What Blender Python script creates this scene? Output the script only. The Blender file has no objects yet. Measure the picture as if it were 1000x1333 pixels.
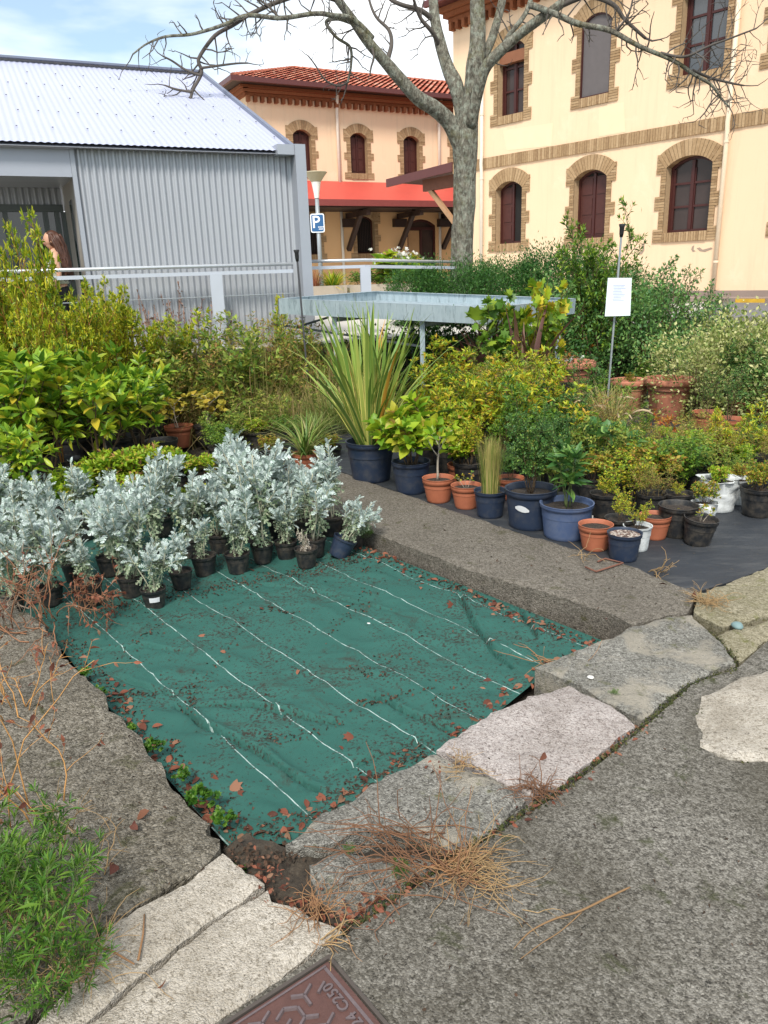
import bpy, bmesh, math, random
import numpy as np
from mathutils import Vector, Matrix, noise, geometry

C = bpy.context.scene.collection
PI = math.pi
rad = math.radians

# ---------------------------------------------------------------- camera model (used to read sizes and places off the photograph)
FP, PITCH, ROLL, EYE = 1007.0, rad(17.1), rad(1.93), 1.6
_F = np.array([0, math.cos(PITCH), -math.sin(PITCH)])
_R0 = np.array([1.0, 0, 0]); _U0 = np.array([0, math.sin(PITCH), math.cos(PITCH)])
_R = _R0*math.cos(ROLL) - _U0*math.sin(ROLL)
_U = _U0*math.cos(ROLL) + _R0*math.sin(ROLL)
_C = np.array([0, 0, EYE])

def ray(x, y): return _F + _R*(x-500)/FP - _U*(y-666.5)/FP
def at(x, y, z=0.0):
    d = ray(x, y); q = _C + d*(z-EYE)/d[2]
    return Vector(q)
def aty(x, y, Y):
    d = ray(x, y); return Vector(_C + d*Y/d[1])
def mpp(P): return float((np.array(P)-_C) @ _F)/FP      # metres per photo pixel at a point
def height_to(P, x, y):                                  # height above P that reaches photo row y
    return aty(x, y, P[1]).z - P[2]
class Plane:                                             # a vertical facade: s along it, t out of it, z up
    def __init__(self, P0, az):
        self.P = Vector((P0[0], P0[1], 0)); a = rad(az)
        self.d = Vector((math.sin(a), math.cos(a), 0)); self.n = Vector((self.d.y, -self.d.x, 0))
        if self.n.dot(Vector((0, 0, 0))-self.P) < 0: self.n = -self.n
    def sz(self, x, y, t=0.0):
        r = Vector(ray(x, y)); P = self.P + self.n*t
        k = (P - Vector(_C)).dot(self.n)/r.dot(self.n); q = Vector(_C) + r*k
        return (q-self.P).dot(self.d), q.z
    def w(self, s, t, z): return self.P + self.d*s + self.n*t + Vector((0, 0, z))

# ---------------------------------------------------------------- objects
def tag(o, label=None, cat=None, group=None, kind=None):
    if label: o['label'] = label
    if cat: o['category'] = cat
    if group: o['group'] = group
    if kind: o['kind'] = kind
    return o
def empty(name, loc, label=None, cat=None, group=None, rz=0.0, kind=None):
    o = bpy.data.objects.new(name, None); C.objects.link(o)
    o.location = loc; o.rotation_euler = (0, 0, rz); o.empty_display_size = 0.1
    return tag(o, label, cat, group, kind)
def link(name, me, parent=None, loc=None):
    o = bpy.data.objects.new(name, me); C.objects.link(o)
    if parent is not None: o.parent = parent
    if loc is not None: o.location = loc
    return o

class MB:                                                # collects faces, then becomes ONE mesh object
    def __init__(self): self.v = []; self.f = []; self.m = []
    def add(self, vs, fs, mi=0):
        b = len(self.v); self.v += [tuple(p) for p in vs]
        self.f += [tuple(b+i for i in f) for f in fs]; self.m += [mi]*len(fs)
    def hexa(self, p, mi=0):                             # 8 corners: bottom ring, top ring
        self.add(p, [(3,2,1,0),(4,5,6,7),(0,1,5,4),(1,2,6,5),(2,3,7,6),(3,0,4,7)], mi)
    def box(self, x0, x1, y0, y1, z0, z1, mi=0):
        self.hexa([(x0,y0,z0),(x1,y0,z0),(x1,y1,z0),(x0,y1,z0),(x0,y0,z1),(x1,y0,z1),(x1,y1,z1),(x0,y1,z1)], mi)
    def fbox(self, pl, s0, s1, t0, t1, z0, z1, mi=0):    # a box in facade coordinates
        self.hexa([pl.w(s0,t0,z0),pl.w(s1,t0,z0),pl.w(s1,t1,z0),pl.w(s0,t1,z0),pl.w(s0,t0,z1),pl.w(s1,t0,z1),pl.w(s1,t1,z1),pl.w(s0,t1,z1)], mi)
    def bar(self, a, b, w, h, up=(0,0,1), mi=0):
        a = Vector(a); b = Vector(b); d = (b-a).normalized(); x = d.cross(Vector(up))
        if x.length < 1e-5: x = d.cross(Vector((1,0,0)))
        x.normalize(); y = x.cross(d)
        x = x*w/2; y = y*h/2
        self.hexa([a-x-y,a+x-y,b+x-y,b-x-y,a-x+y,a+x+y,b+x+y,b-x+y], mi)
    def tube(self, pts, rads, n=8, cap=True, mi=0):
        pts = [Vector(p) for p in pts]
        if not hasattr(rads, '__len__'): rads = [rads]*len(pts)
        b = len(self.v); up = Vector((0.13, 0.21, 0.97)); prevx = None
        for i, p in enumerate(pts):
            d = (pts[min(i+1, len(pts)-1)]-pts[max(i-1, 0)]).normalized()
            x = d.cross(up) if prevx is None else prevx - d*prevx.dot(d)
            if x.length < 1e-4: x = d.cross(Vector((1,0,0)))
            x.normalize(); prevx = x; y = d.cross(x)
            for k in range(n):
                a = 2*PI*k/n; self.v.append(tuple(p + (x*math.cos(a)+y*math.sin(a))*rads[i]))
        for i in range(len(pts)-1):
            for k in range(n):
                k2 = (k+1) % n
                self.f.append((b+i*n+k, b+i*n+k2, b+(i+1)*n+k2, b+(i+1)*n+k)); self.m.append(mi)
        if cap:
            self.f.append(tuple(b+k for k in range(n))[::-1]); self.m.append(mi)
            e = b+(len(pts)-1)*n; self.f.append(tuple(e+k for k in range(n))); self.m.append(mi)
    def lathe(self, prof, n=28, c=(0,0,0), mi=0, jit=None):
        b = len(self.v)
        for r, z in prof:
            for k in range(n):
                a = 2*PI*k/n; rr = r*(1+(jit(a, z) if jit else 0))
                self.v.append((c[0]+rr*math.cos(a), c[1]+rr*math.sin(a), c[2]+z))
        for i in range(len(prof)-1):
            for k in range(n):
                k2 = (k+1) % n
                self.f.append((b+i*n+k, b+i*n+k2, b+(i+1)*n+k2, b+(i+1)*n+k)); self.m.append(mi)
    def prism(self, ring, off, mi=0):                    # planar ring + offset vector
        n = len(ring); off = Vector(off); r = [Vector(p) for p in ring]
        self.add(r+[p+off for p in r], [tuple(range(n))[::-1], tuple(range(n, 2*n))]+[(i,(i+1)%n,n+(i+1)%n,n+i) for i in range(n)], mi)
    def mesh(self, name, mats, smooth=False):
        me = bpy.data.meshes.new(name); me.from_pydata(self.v, [], self.f)
        if not isinstance(mats, (list, tuple)): mats = [mats]
        for m in mats: me.materials.append(m)
        if len(mats) > 1: me.polygons.foreach_set('material_index', self.m)
        bm = bmesh.new(); bm.from_mesh(me); bmesh.ops.recalc_face_normals(bm, faces=bm.faces); bm.to_mesh(me); bm.free()
        if smooth: me.polygons.foreach_set('use_smooth', [True]*len(me.polygons))
        me.update(); return me
    def build(self, name, mats, parent=None, smooth=False):  # vertices are in world space; the object sits at its parent's base
        o = link(name, self.mesh(name, mats, smooth), parent)
        if parent is not None:
            q = parent; off = Vector((0,0,0))
            while q is not None: off = off + q.location; q = q.parent
            o.location = -off
        return o

def npmesh(name, V, loops, counts, mats, smooth=True, uv=None):
    me = bpy.data.meshes.new(name)
    me.vertices.add(len(V)); me.vertices.foreach_set('co', np.asarray(V, np.float32).ravel())
    me.loops.add(len(loops)); me.loops.foreach_set('vertex_index', np.asarray(loops, np.int32))
    st = np.concatenate([[0], np.cumsum(counts)[:-1]]).astype(np.int32)
    me.polygons.add(len(counts)); me.polygons.foreach_set('loop_start', st)
    try: me.polygons.foreach_set('loop_total', np.asarray(counts, np.int32))
    except Exception: pass
    me.update(calc_edges=True); me.validate()
    if not isinstance(mats, (list, tuple)): mats = [mats]
    for m in mats: me.materials.append(m)
    me.polygons.foreach_set('use_smooth', [smooth]*len(me.polygons))
    if uv is not None:
        l = me.uv_layers.new(name='UVMap'); l.data.foreach_set('uv', np.asarray(uv, np.float32).ravel())
    return me

def text_mesh(txt, size, extrude=0.002, spacing=1.0, bold=0.0):
    cu = bpy.data.curves.new('lettering', 'FONT'); cu.body = txt; cu.size = size; cu.extrude = extrude
    cu.align_x = 'CENTER'; cu.align_y = 'CENTER'; cu.space_character = spacing; cu.offset = bold; cu.resolution_u = 3
    o = bpy.data.objects.new('lettering', cu); C.objects.link(o)
    dg = bpy.context.evaluated_depsgraph_get(); dg.update()
    me = bpy.data.meshes.new_from_object(o.evaluated_get(dg))
    bpy.data.objects.remove(o); bpy.data.curves.remove(cu)
    return me

# ---------------------------------------------------------------- materials
class NT:
    def __init__(self, name):
        self.m = bpy.data.materials.new(name); self.m.use_nodes = True
        self.t = self.m.node_tree; self.t.nodes.clear()
        self.out = self.t.nodes.new('ShaderNodeOutputMaterial')
        self.b = self.t.nodes.new('ShaderNodeBsdfPrincipled'); self.l(self.b.outputs[0], self.out.inputs[0])
    def l(self, a, b): self.t.links.new(a, b)
    def n(self, typ, **k):
        nd = self.t.nodes.new('ShaderNode'+typ)
        for key, v in k.items():
            if key[0].isupper():
                i = nd.inputs[key.replace('_', ' ')]
                if hasattr(v, 'is_output') or isinstance(v, bpy.types.NodeSocket): self.l(v, i)
                else: i.default_value = v
            else: setattr(nd, key, v)
        return nd
    def pos(self): return self.n('NewGeometry').outputs['Position']
    def obj(self): return self.n('TexCoord').outputs['Object']
    def noise(self, vec, scale, detail=4, rough=.55, dist=0.0):
        nd = self.n('TexNoise', Scale=scale, Detail=detail, Roughness=rough, Distortion=dist); self.l(vec, nd.inputs['Vector']); return nd.outputs['Fac']
    def voro(self, vec, scale, feature='F1', out='Distance', rnd=1.0):
        nd = self.n('TexVoronoi', Scale=scale, Randomness=rnd); nd.feature = feature; self.l(vec, nd.inputs['Vector']); return nd.outputs[out]
    def ramp(self, fac, stops, interp='LINEAR'):
        nd = self.n('ValToRGB'); self.l(fac, nd.inputs[0]); r = nd.color_ramp; r.interpolation = interp
        while len(r.elements) < len(stops): r.elements.new(0.5)
        for e, (p, c) in zip(r.elements, stops):
            e.position = p; e.color = (*c, 1) if hasattr(c, '__len__') else (c, c, c, 1)
        return nd.outputs[0]
    def mix(self, fac, a, b, mode='MIX'):
        nd = self.n('MixRGB'); nd.blend_type = mode
        for s, v in ((0, fac), (1, a), (2, b)):
            if isinstance(v, bpy.types.NodeSocket): self.l(v, nd.inputs[s])
            else: nd.inputs[s].default_value = v if s == 0 else (*v, 1)
        return nd.outputs[0]
    def math(self, op, a, b=0.0, clamp=False):
        nd = self.n('Math'); nd.operation = op; nd.use_clamp = clamp
        for s, v in ((0, a), (1, b)):
            if isinstance(v, bpy.types.NodeSocket): self.l(v, nd.inputs[s])
            else: nd.inputs[s].default_value = v
        return nd.outputs[0]
    def map(self, vec, scale=(1,1,1), rot=(0,0,0), loc=(0,0,0)):
        nd = self.n('Mapping'); self.l(vec, nd.inputs[0]); nd.inputs['Scale'].default_value = scale
        nd.inputs['Rotation'].default_value = rot; nd.inputs['Location'].default_value = loc; return nd.outputs[0]
    def set(self, base=None, rough=None, metal=None, bump=None, strength=.4, dist=.01, spec=None):
        b = self.b.inputs
        for k, v in (('Base Color', base), ('Roughness', rough), ('Metallic', metal), ('Specular IOR Level', spec)):
            if v is None: continue
            if isinstance(v, bpy.types.NodeSocket): self.l(v, b[k])
            else: b[k].default_value = (*v, 1) if hasattr(v, '__len__') else v
        if bump is not None:
            nd = self.n('Bump', Strength=strength, Distance=dist); self.l(bump, nd.inputs['Height']); self.l(nd.outputs[0], b['Normal'])
        return self.m

def scl(c, k): return tuple(min(1, x*k) for x in c)
def plain(name, c, rough=.6, metal=0.0, var=.12, scale=6, bump=.15, bdist=.003, bscale=60, spec=.4):
    m = NT(name); v = m.obj()
    col = m.mix(m.noise(v, scale, 5), scl(c, 1-var), scl(c, 1+var))
    return m.set(col, rough, metal, m.noise(v, bscale, 3), bump, bdist, spec)
def leafmat(name, stops, rough=.5, trans=.3, objvar=.08, spec=.35):
    m = NT(name); g = m.n('NewGeometry'); oi = m.n('ObjectInfo')
    f = m.math('ADD', g.outputs['Random Per Island'], m.math('MULTIPLY', m.math('SUBTRACT', oi.outputs['Random'], .5), objvar*2))
    col = m.ramp(f, stops)
    v = m.n('HueSaturation'); m.l(col, v.inputs['Color']); m.l(m.math('ADD', .85, m.math('MULTIPLY', m.noise(g.outputs['Position'], 9, 2), .3)), v.inputs['Value'])
    col = v.outputs[0]
    m.set(col, rough, None, spec=spec)
    tr = m.n('BsdfTranslucent'); m.l(col, tr.inputs[0])
    mx = m.n('MixShader'); mx.inputs[0].default_value = trans
    m.l(m.b.outputs[0], mx.inputs[1]); m.l(tr.outputs[0], mx.inputs[2]); m.l(mx.outputs[0], m.out.inputs[0])
    return m.m
def stone(name, dark, mid, light, scale=110, stain=(.05,.05,.035), stain_amt=.6, patch=2.2, moss=None, bump=.6, bd=.006, loc=(0,0,0), pale=None, rough=.93):
    m = NT(name); v = m.map(m.pos(), loc=loc)
    wp = m.n('VectorMath'); wp.operation = 'ADD'; nq_ = m.n('TexNoise', Scale=scale*1.1, Detail=2); m.l(v, nq_.inputs['Vector'])
    ws = m.n('VectorMath'); ws.operation = 'SCALE'; ws.inputs['Scale'].default_value = .9/scale; m.l(nq_.outputs['Color'], ws.inputs[0]); m.l(v, wp.inputs[0]); m.l(ws.outputs[0], wp.inputs[1])
    peb = m.voro(wp.outputs[0], scale*1.7, 'F1', 'Color'); sep = m.n('SeparateColor'); m.l(peb, sep.inputs[0])
    g = m.mix(.62, m.mix(.5, sep.outputs[0], m.noise(v, scale*2.6, 4, .8)), m.noise(v, scale*.5, 6, .8))
    col = m.ramp(g, [(.33, dark), (.48, mid), (.66, light)])
    pv = m.n('TexVoronoi', Scale=scale*.95); m.l(wp.outputs[0], pv.inputs['Vector']); ps = m.n('SeparateColor'); m.l(pv.outputs['Color'], ps.inputs[0])
    near = m.ramp(pv.outputs['Distance'], [(.20, 1.0), (.32, 0.0)]); pick = m.math('GREATER_THAN', ps.outputs[1], .62)
    col = m.mix(m.math('MULTIPLY', m.math('MULTIPLY', near, pick), .75), col, m.ramp(ps.outputs[0], [(.15, scl(dark, .8)), (.5, scl(mid, 1.25)), (.9, scl(light, 1.15))]))
    if pale: col = m.mix(m.ramp(m.noise(v, patch*1.7, 6, .65, .4), [(.5, 0.0), (.6, 1.0)]), col, m.mix(m.noise(v, scale*.6, 3, .7), pale, scl(pale, .6)))
    st = m.ramp(m.noise(v, patch, 6, .68, .3), [(.36, 1.0), (.62, 0.0)])
    col = m.mix(m.math('MULTIPLY', st, stain_amt), col, m.mix(.6, col, stain))
    sp = m.ramp(m.noise(v, 48, 6, .8), [(.575, 0.0), (.66, .85)])
    col = m.mix(sp, col, scl(dark, .45))
    if moss: col = m.mix(m.math('MULTIPLY', m.ramp(m.noise(v, 7.5, 5, .7, .5), [(.58, 0.0), (.68, 1.0)]), .8), col, moss)
    h = m.math('ADD', m.math('MULTIPLY', m.voro(wp.outputs[0], scale*1.7, 'F1'), -.8), m.math('MULTIPLY', m.noise(v, 30, 6, .7), 1.6))
    return m.set(col, rough, None, h, bump, bd, .2)

# ---------------------------------------------------------------- leaves and plants (all arrays)
rng = np.random.default_rng(7)
def T_leaf(w, ys=(0,.25,.55,.8,1), ws=(.1,.75,1,.6,0), fold=.18, bend=.25):
    V = []; Fc = []
    for y, ww in zip(ys, ws):
        z = -bend*y*y
        V += [(-w*ww/2, y, z+fold*w*ww), (0, y, z), (w*ww/2, y, z+fold*w*ww)]
    for i in range(len(ys)-1):
        a = 3*i; Fc += [(a, a+1, a+4, a+3), (a+1, a+2, a+5, a+4)]
    return np.array(V, float), Fc
def T_small(w, bend=.15):                                 # a cheap two-quad leaf
    V = [(0,0,0),(-w/2,.5,.06-bend*.25),(0,.5,-bend*.25),(w/2,.5,.06-bend*.25),(0,1,-bend)]
    return np.array(V, float), [(0,2,4,1),(0,3,4,2)]
def T_blade(w, n=6, droop=.5, tip=.05):
    V = []; Fc = []
    for i in range(n+1):
        y = i/n; ww = w*(1-(1-tip)*y**2.2)*(.65+.35*min(1, y*5)); z = -droop*y**2.4
        V += [(-ww/2, y*(1-.25*droop*y*y), z+.12*ww), (0, y*(1-.25*droop*y*y), z), (ww/2, y*(1-.25*droop*y*y), z+.12*ww)]
    for i in range(n):
        a = 3*i; Fc += [(a, a+1, a+4, a+3), (a+1, a+2, a+5, a+4)]
    return np.array(V, float), Fc
def T_lobed(lobes=4, w=.5, bend=.25):                      # feathery silver leaf: a midrib with finger lobes
    V = []; Fc = []
    def strip(p, q, w0, w1):
        p = np.array(p); q = np.array(q); d = q-p; n = np.array([-d[1], d[0]])/np.linalg.norm(d)
        b = len(V)
        for a, ww in ((p, w0), ((p+q)/2, (w0+w1)*.62), (q, w1)):
            for s in (-1, 1):
                x, y = a+n*ww/2*s; V.append((x, y, -bend*y*y+.25*abs(x)))
        Fc.extend([(b, b+1, b+3, b+2), (b+2, b+3, b+5, b+4)])
    strip((0,0), (0,1), .05, .1)
    for i in range(lobes):
        y = .26+.58*i/max(1, lobes-1); L = w*(.55+.5*math.sin(PI*min(1,(i+.8)/lobes)))*.72
        for s in (-1, 1): strip((0, y), (s*L*.8, y+L*.62), .07, .09)
    return np.array(V, float), Fc
def T_palm(n=5, bend=.2):                                  # lobed leaf (fig, geranium, pelargonium)
    V = [(0,0,0)]; Fc = []; ring = []
    for i in range(n*2+1):
        a = rad(-125+250*i/(n*2)); r = .62 if i % 2 else (.45 if i in (0, n*2) else .38)
        x = r*math.sin(a); y = .38+r*math.cos(a)
        V.append((x, y, -bend*(x*x+y*y)*.8)); ring.append(len(V)-1)
    c = len(V); V.append((0,.38,0.03))
    for a, b in zip(ring[:-1], ring[1:]): Fc.append((c, b, a))
    Fc += [(c, ring[0], 0), (c, 0, ring[-1])]
    return np.array(V, float), Fc
def norm(a): return a/np.maximum(1e-9, np.linalg.norm(a, axis=-1, keepdims=True))
class Leaves:
    def __init__(self): self.V = []; self.Lp = []; self.Ct = []; self.U = []; self.nv = 0
    def add(self, T, P, D, size, up=None, roll=.5, r=None, wide=None):
        r = r or rng
        TV, TF = T; P = np.asarray(P, float).reshape(-1, 3); N = len(P)
        if N == 0: return
        D = norm(np.broadcast_to(np.asarray(D, float), (N, 3)))
        U = np.broadcast_to(np.array([0,0,1.0]) if up is None else np.asarray(up, float), (N, 3)) + r.normal(0, roll, (N, 3))
        Zv = norm(U - D*np.sum(U*D, 1, keepdims=True)); X = np.cross(D, Zv)
        size = np.broadcast_to(np.asarray(size, float), (N,)); wd = np.broadcast_to(np.asarray(1.0 if wide is None else wide, float), (N,))
        v = (P[:,None,:] + size[:,None,None]*(TV[None,:,0:1]*wd[:,None,None]*X[:,None,:] + TV[None,:,1:2]*D[:,None,:] + TV[None,:,2:3]*Zv[:,None,:]))
        k = len(TV); lp = np.concatenate([np.array(f) for f in TF]); ct = np.array([len(f) for f in TF])
        self.V.append(v.reshape(-1, 3)); self.Lp.append((lp[None,:]+self.nv+np.arange(N)[:,None]*k).ravel()); self.Ct.append(np.tile(ct, N))
        w = max(1e-6, np.abs(TV[:,0]).max()); uv = np.stack([TV[:,0]/w*.5+.5, TV[:,1]], 1)[lp]
        self.U.append(np.tile(uv, (N, 1))); self.nv += N*k
    def mesh(self, name, mats):
        return npmesh(name, np.concatenate(self.V), np.concatenate(self.Lp), np.concatenate(self.Ct), mats, True, np.concatenate(self.U))
def perp(d, a):
    d = norm(np.asarray(d, float)); h = np.array([0,0,1.0]) if abs(d[2]) < .9 else np.array([1.0,0,0])
    x = norm(np.cross(d, h)); y = np.cross(d, x); return x*math.cos(a)+y*math.sin(a)
def polyline(r, p, d, L, n=6, wob=.12, lift=.06):
    pts = [np.array(p, float)]; d = norm(np.array(d, float))
    for i in range(n):
        d = norm(d + r.normal(0, wob, 3) + np.array([0,0,lift])); pts.append(pts[-1]+d*L/n)
    return np.array(pts)
def along(pl, f):
    x = f*(len(pl)-1); i = min(int(x), len(pl)-2); k = x-i
    return pl[i]*(1-k)+pl[i+1]*k, norm(pl[i+1]-pl[i])
def gen_bush(seed, H, nst=5, spread=.35, nbr=5, br=.25, leaf=.05, sp=.02, t0=.3, ang=1.0, T=None, whorl=1, tip=5, wob=.1, lift=.06,
             rs=.006, base_r=.03, leaf_up=None, br_ang=.8, sub=0, lv=.3, roll=.5, lean=(0,0), t0b=.25, hv=.25, side=1.0):
    r = np.random.default_rng(seed); S = MB(); Lf = Leaves(); P = []; D = []; Sz = []
    T = T or T_leaf(.35); ga = 2.39996
    def foliage(pl, f0, L, k):
        n = max(1, int(L*(1-f0)/sp)); a = r.uniform(0, 6)
        for i in range(n):
            f = f0+(1-f0)*(i+.5)/n; p, d = along(pl, f)
            for w in range(whorl):
                a += ga if whorl == 1 else 2*PI/whorl
                aa = ang*r.uniform(.75, 1.2)
                D.append(d*math.cos(aa)+perp(d, a+r.normal(0,.2))*math.sin(aa)*side); P.append(p); Sz.append(leaf*k*(1+r.normal(0, lv)*.7))
            if whorl > 1: a += PI/whorl
        p, d = along(pl, 1.0)
        for i in range(tip):
            a += ga; aa = ang*r.uniform(.3, .9); D.append(d*math.cos(aa)+perp(d, a)*math.sin(aa)); P.append(p); Sz.append(leaf*k*r.uniform(.6, 1.05))
    for s in range(nst):
        az = ga*s+r.uniform(-.4,.4); tl = spread*math.sqrt((s+.3)/nst)*r.uniform(.8, 1.2)
        d = np.array([math.sin(tl)*math.cos(az)+lean[0], math.sin(tl)*math.sin(az)+lean[1], math.cos(tl)])
        p0 = np.array([math.cos(az), math.sin(az), 0])*base_r*r.uniform(.2, 1); L = H*r.uniform(1-hv, 1)
        pl = polyline(r, p0, d, L, 8, wob, lift)
        S.tube(pl, list(np.linspace(rs, rs*.35, len(pl))), 5); foliage(pl, max(t0, .5 if nbr else t0), L, 1)
        for b in range(nbr):
            f = t0b+(1-t0b)*(b+r.uniform(.2,.8))/max(1,nbr); p, dd = along(pl, min(.97, f)); a = ga*b+r.uniform(-.5,.5)
            ba = br_ang*r.uniform(.7,1.2); bd = dd*math.cos(ba)+perp(dd, a)*math.sin(ba); Lb = br*r.uniform(.6,1.1)*(1-.35*f)
            bl = polyline(r, p, bd, Lb, 5, wob*1.2, lift*1.3); S.tube(bl, list(np.linspace(rs*.5, rs*.22, len(bl))), 4); foliage(bl, t0*.6, Lb, .95)
            for c in range(sub):
                f2 = .3+.6*(c+r.uniform(0,1))/sub; p2, d2 = along(bl, min(.97, f2)); sd = d2*.7+perp(d2, r.uniform(0,6))*.7
                sl = polyline(r, p2, sd, Lb*.5, 3, wob, lift); S.tube(sl, list(np.linspace(rs*.3, rs*.15, len(sl))), 3); foliage(sl, .15, Lb*.5, .85)
    P = np.array(P); D = np.array(D); up = None
    Lf.add(T, P, D, np.clip(np.array(Sz), leaf*.3, leaf*1.6), leaf_up, roll, r)
    return S, Lf
def gen_grass(seed, n, H, w, spread=.4, droop=(.2,.8), base=.05, lift=0, hv=.3, roll=.25, segs=6):
    r = np.random.default_rng(seed); Lf = Leaves(); k = 4
    for j in range(k):
        dr = droop[0]+(droop[1]-droop[0])*j/(k-1); m = n//k
        az = r.uniform(0, 2*PI, m); tl = np.abs(r.normal(0, spread, m))*(.5+.6*j/(k-1)); rr = base*np.sqrt(r.uniform(0,1,m))
        D = np.stack([np.sin(tl)*np.cos(az), np.sin(tl)*np.sin(az), np.cos(tl)], 1)
        P = np.stack([rr*np.cos(az), rr*np.sin(az), np.full(m, lift)], 1)
        up = np.stack([-np.cos(az), -np.sin(az), np.full(m, .35)], 1)
        Lf.add(T_blade(w/H, segs, dr), P, D, H*(1-hv*r.uniform(0,1,m)), up, roll, r)
    return Lf
def gen_cloud(seed, n, box, leaf, T, clump=.12, nc=60, outward=.7, sh=None):     # a clipped or loose mass of foliage filling a volume
    r = np.random.default_rng(seed); Lf = Leaves(); bx = np.array(box, float)
    c = r.uniform(-1, 1, (nc*3, 3)); q = np.linalg.norm(c*np.array([1,1,.9]), axis=1)
    c = c[(q < 1.25)][:nc]; c = norm(c)*np.clip(np.linalg.norm(c, axis=1, keepdims=True), .35, 1)
    idx = r.integers(0, len(c), n); P = c[idx]*bx/2 + r.normal(0, clump, (n, 3)); P[:,2] += bx[2]/2
    P[:,2] = np.abs(P[:,2])
    D = norm(P-np.array([0,0,bx[2]*.35]))*outward + r.normal(0, .6, (n,3)) + np.array([0,0,.25])
    Lf.add(T, P, D, leaf*r.uniform(.6, 1.2, n), None, .7, r)
    S = MB()
    for i in range(min(len(c), 40)):
        e = c[i]*bx/2*.9; e = np.array([e[0], e[1], max(.05, e[2]+bx[2]/2)]); b = np.array([e[0]*.35, e[1]*.35, 0])
        mid = (b+e)/2+r.normal(0,.02,3); S.tube([b, mid, e], [.006,.005,.003], 4)
    return S, Lf
# ================================================================ camera, light, sky
cam = bpy.data.cameras.new('camera'); camo = bpy.data.objects.new('camera', cam); C.objects.link(camo)
bpy.context.scene.camera = camo
cam.sensor_fit = 'VERTICAL'; cam.sensor_height = 36; cam.lens = 36*FP/1333; cam.clip_end = 3000; cam.clip_start = .05
M = Matrix((( _R[0], _U[0], -_F[0], 0), (_R[1], _U[1], -_F[1], 0), (_R[2], _U[2], -_F[2], EYE), (0,0,0,1)))
camo.matrix_world = M

SUN_EL, SUN_AZ = rad(50), rad(192)                        # compass-like: measured from +Y, clockwise
sd = Vector((math.sin(SUN_AZ)*math.cos(SUN_EL), math.cos(SUN_AZ)*math.cos(SUN_EL), math.sin(SUN_EL)))
sl = bpy.data.lights.new('sun', 'SUN'); sl.energy = 2.5; sl.angle = rad(14); sl.color = (1, .95, .87)
so = bpy.data.objects.new('sun', sl); C.objects.link(so); so.rotation_euler = sd.to_track_quat('Z', 'Y').to_euler(); so.location = (0, 0, 30)
w = bpy.data.worlds.new('World'); bpy.context.scene.world = w; w.use_nodes = True; nt = w.node_tree; nt.nodes.clear()
wo = nt.nodes.new('ShaderNodeOutputWorld'); bg = nt.nodes.new('ShaderNodeBackground'); bg.inputs[1].default_value = .088
sky = nt.nodes.new('ShaderNodeTexSky'); sky.sky_type = 'NISHITA'; sky.sun_disc = False; sky.sun_elevation = SUN_EL; sky.sun_rotation = SUN_AZ
sky.air_density = 1.0; sky.dust_density = 1.5; sky.ozone_density = 1.5
tc = nt.nodes.new('ShaderNodeTexCoord'); mp = nt.nodes.new('ShaderNodeMapping'); mp.inputs['Scale'].default_value = (1.1, 1.1, 3.4); mp.inputs['Location'].default_value = (.35, .1, .55)
nz = nt.nodes.new('ShaderNodeTexNoise'); nz.inputs['Scale'].default_value = 2.1; nz.inputs['Detail'].default_value = 6; nz.inputs['Roughness'].default_value = .52; nz.inputs['Distortion'].default_value = .3
rp = nt.nodes.new('ShaderNodeValToRGB'); rp.color_ramp.elements[0].position = .40; rp.color_ramp.elements[1].position = .58
rp.color_ramp.elements[0].color = (.22,.22,.22,1)
mx = nt.nodes.new('ShaderNodeMixRGB'); mx.inputs[2].default_value = (9.6, 9.8, 10.0, 1)
nt.links.new(tc.outputs['Generated'], mp.inputs[0]); nt.links.new(mp.outputs[0], nz.inputs['Vector']); nt.links.new(nz.outputs[0], rp.inputs[0])
nt.links.new(rp.outputs[0], mx.inputs[0]); tint = nt.nodes.new('ShaderNodeMixRGB'); tint.blend_type = 'MULTIPLY'; tint.inputs[0].default_value = 1; tint.inputs[2].default_value = (1.0, 1.28, 1.28, 1); nt.links.new(sky.outputs[0], tint.inputs[1]); nt.links.new(tint.outputs[0], mx.inputs[1]); nt.links.new(mx.outputs[0], bg.inputs[0]); nt.links.new(bg.outputs[0], wo.inputs[0])
vs = bpy.context.scene.view_settings; vs.view_transform = 'Standard'; vs.look = 'None'; vs.exposure = .78; vs.gamma = 1

# ================================================================ ground, platform, road
Z_BED, Z_MAT = -.11, -.02
m_soil = NT('soil'); v = m_soil.pos()
m_soil = m_soil.set(m_soil.ramp(m_soil.noise(v, 25, 6, .7), [(.3,(.02,.015,.01)),(.55,(.06,.045,.03)),(.8,(.12,.10,.07))]), .95, None, m_soil.noise(v, 60, 6, .7), .8, .02)
def sheet(name, poly, z, m, kind='structure', zf=None):
    me = bpy.data.meshes.new(name); me.from_pydata([(p[0], p[1], zf(p[0],p[1])+z if zf else z) for p in poly], [], [tuple(range(len(poly)))]); me.materials.append(m)
    o = link(name, me)
    if kind: o['kind'] = kind
    return o
sheet('ground', [(-900,-900),(900,-900),(900,1500),(-900,1500)], -.17, m_soil)

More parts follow.
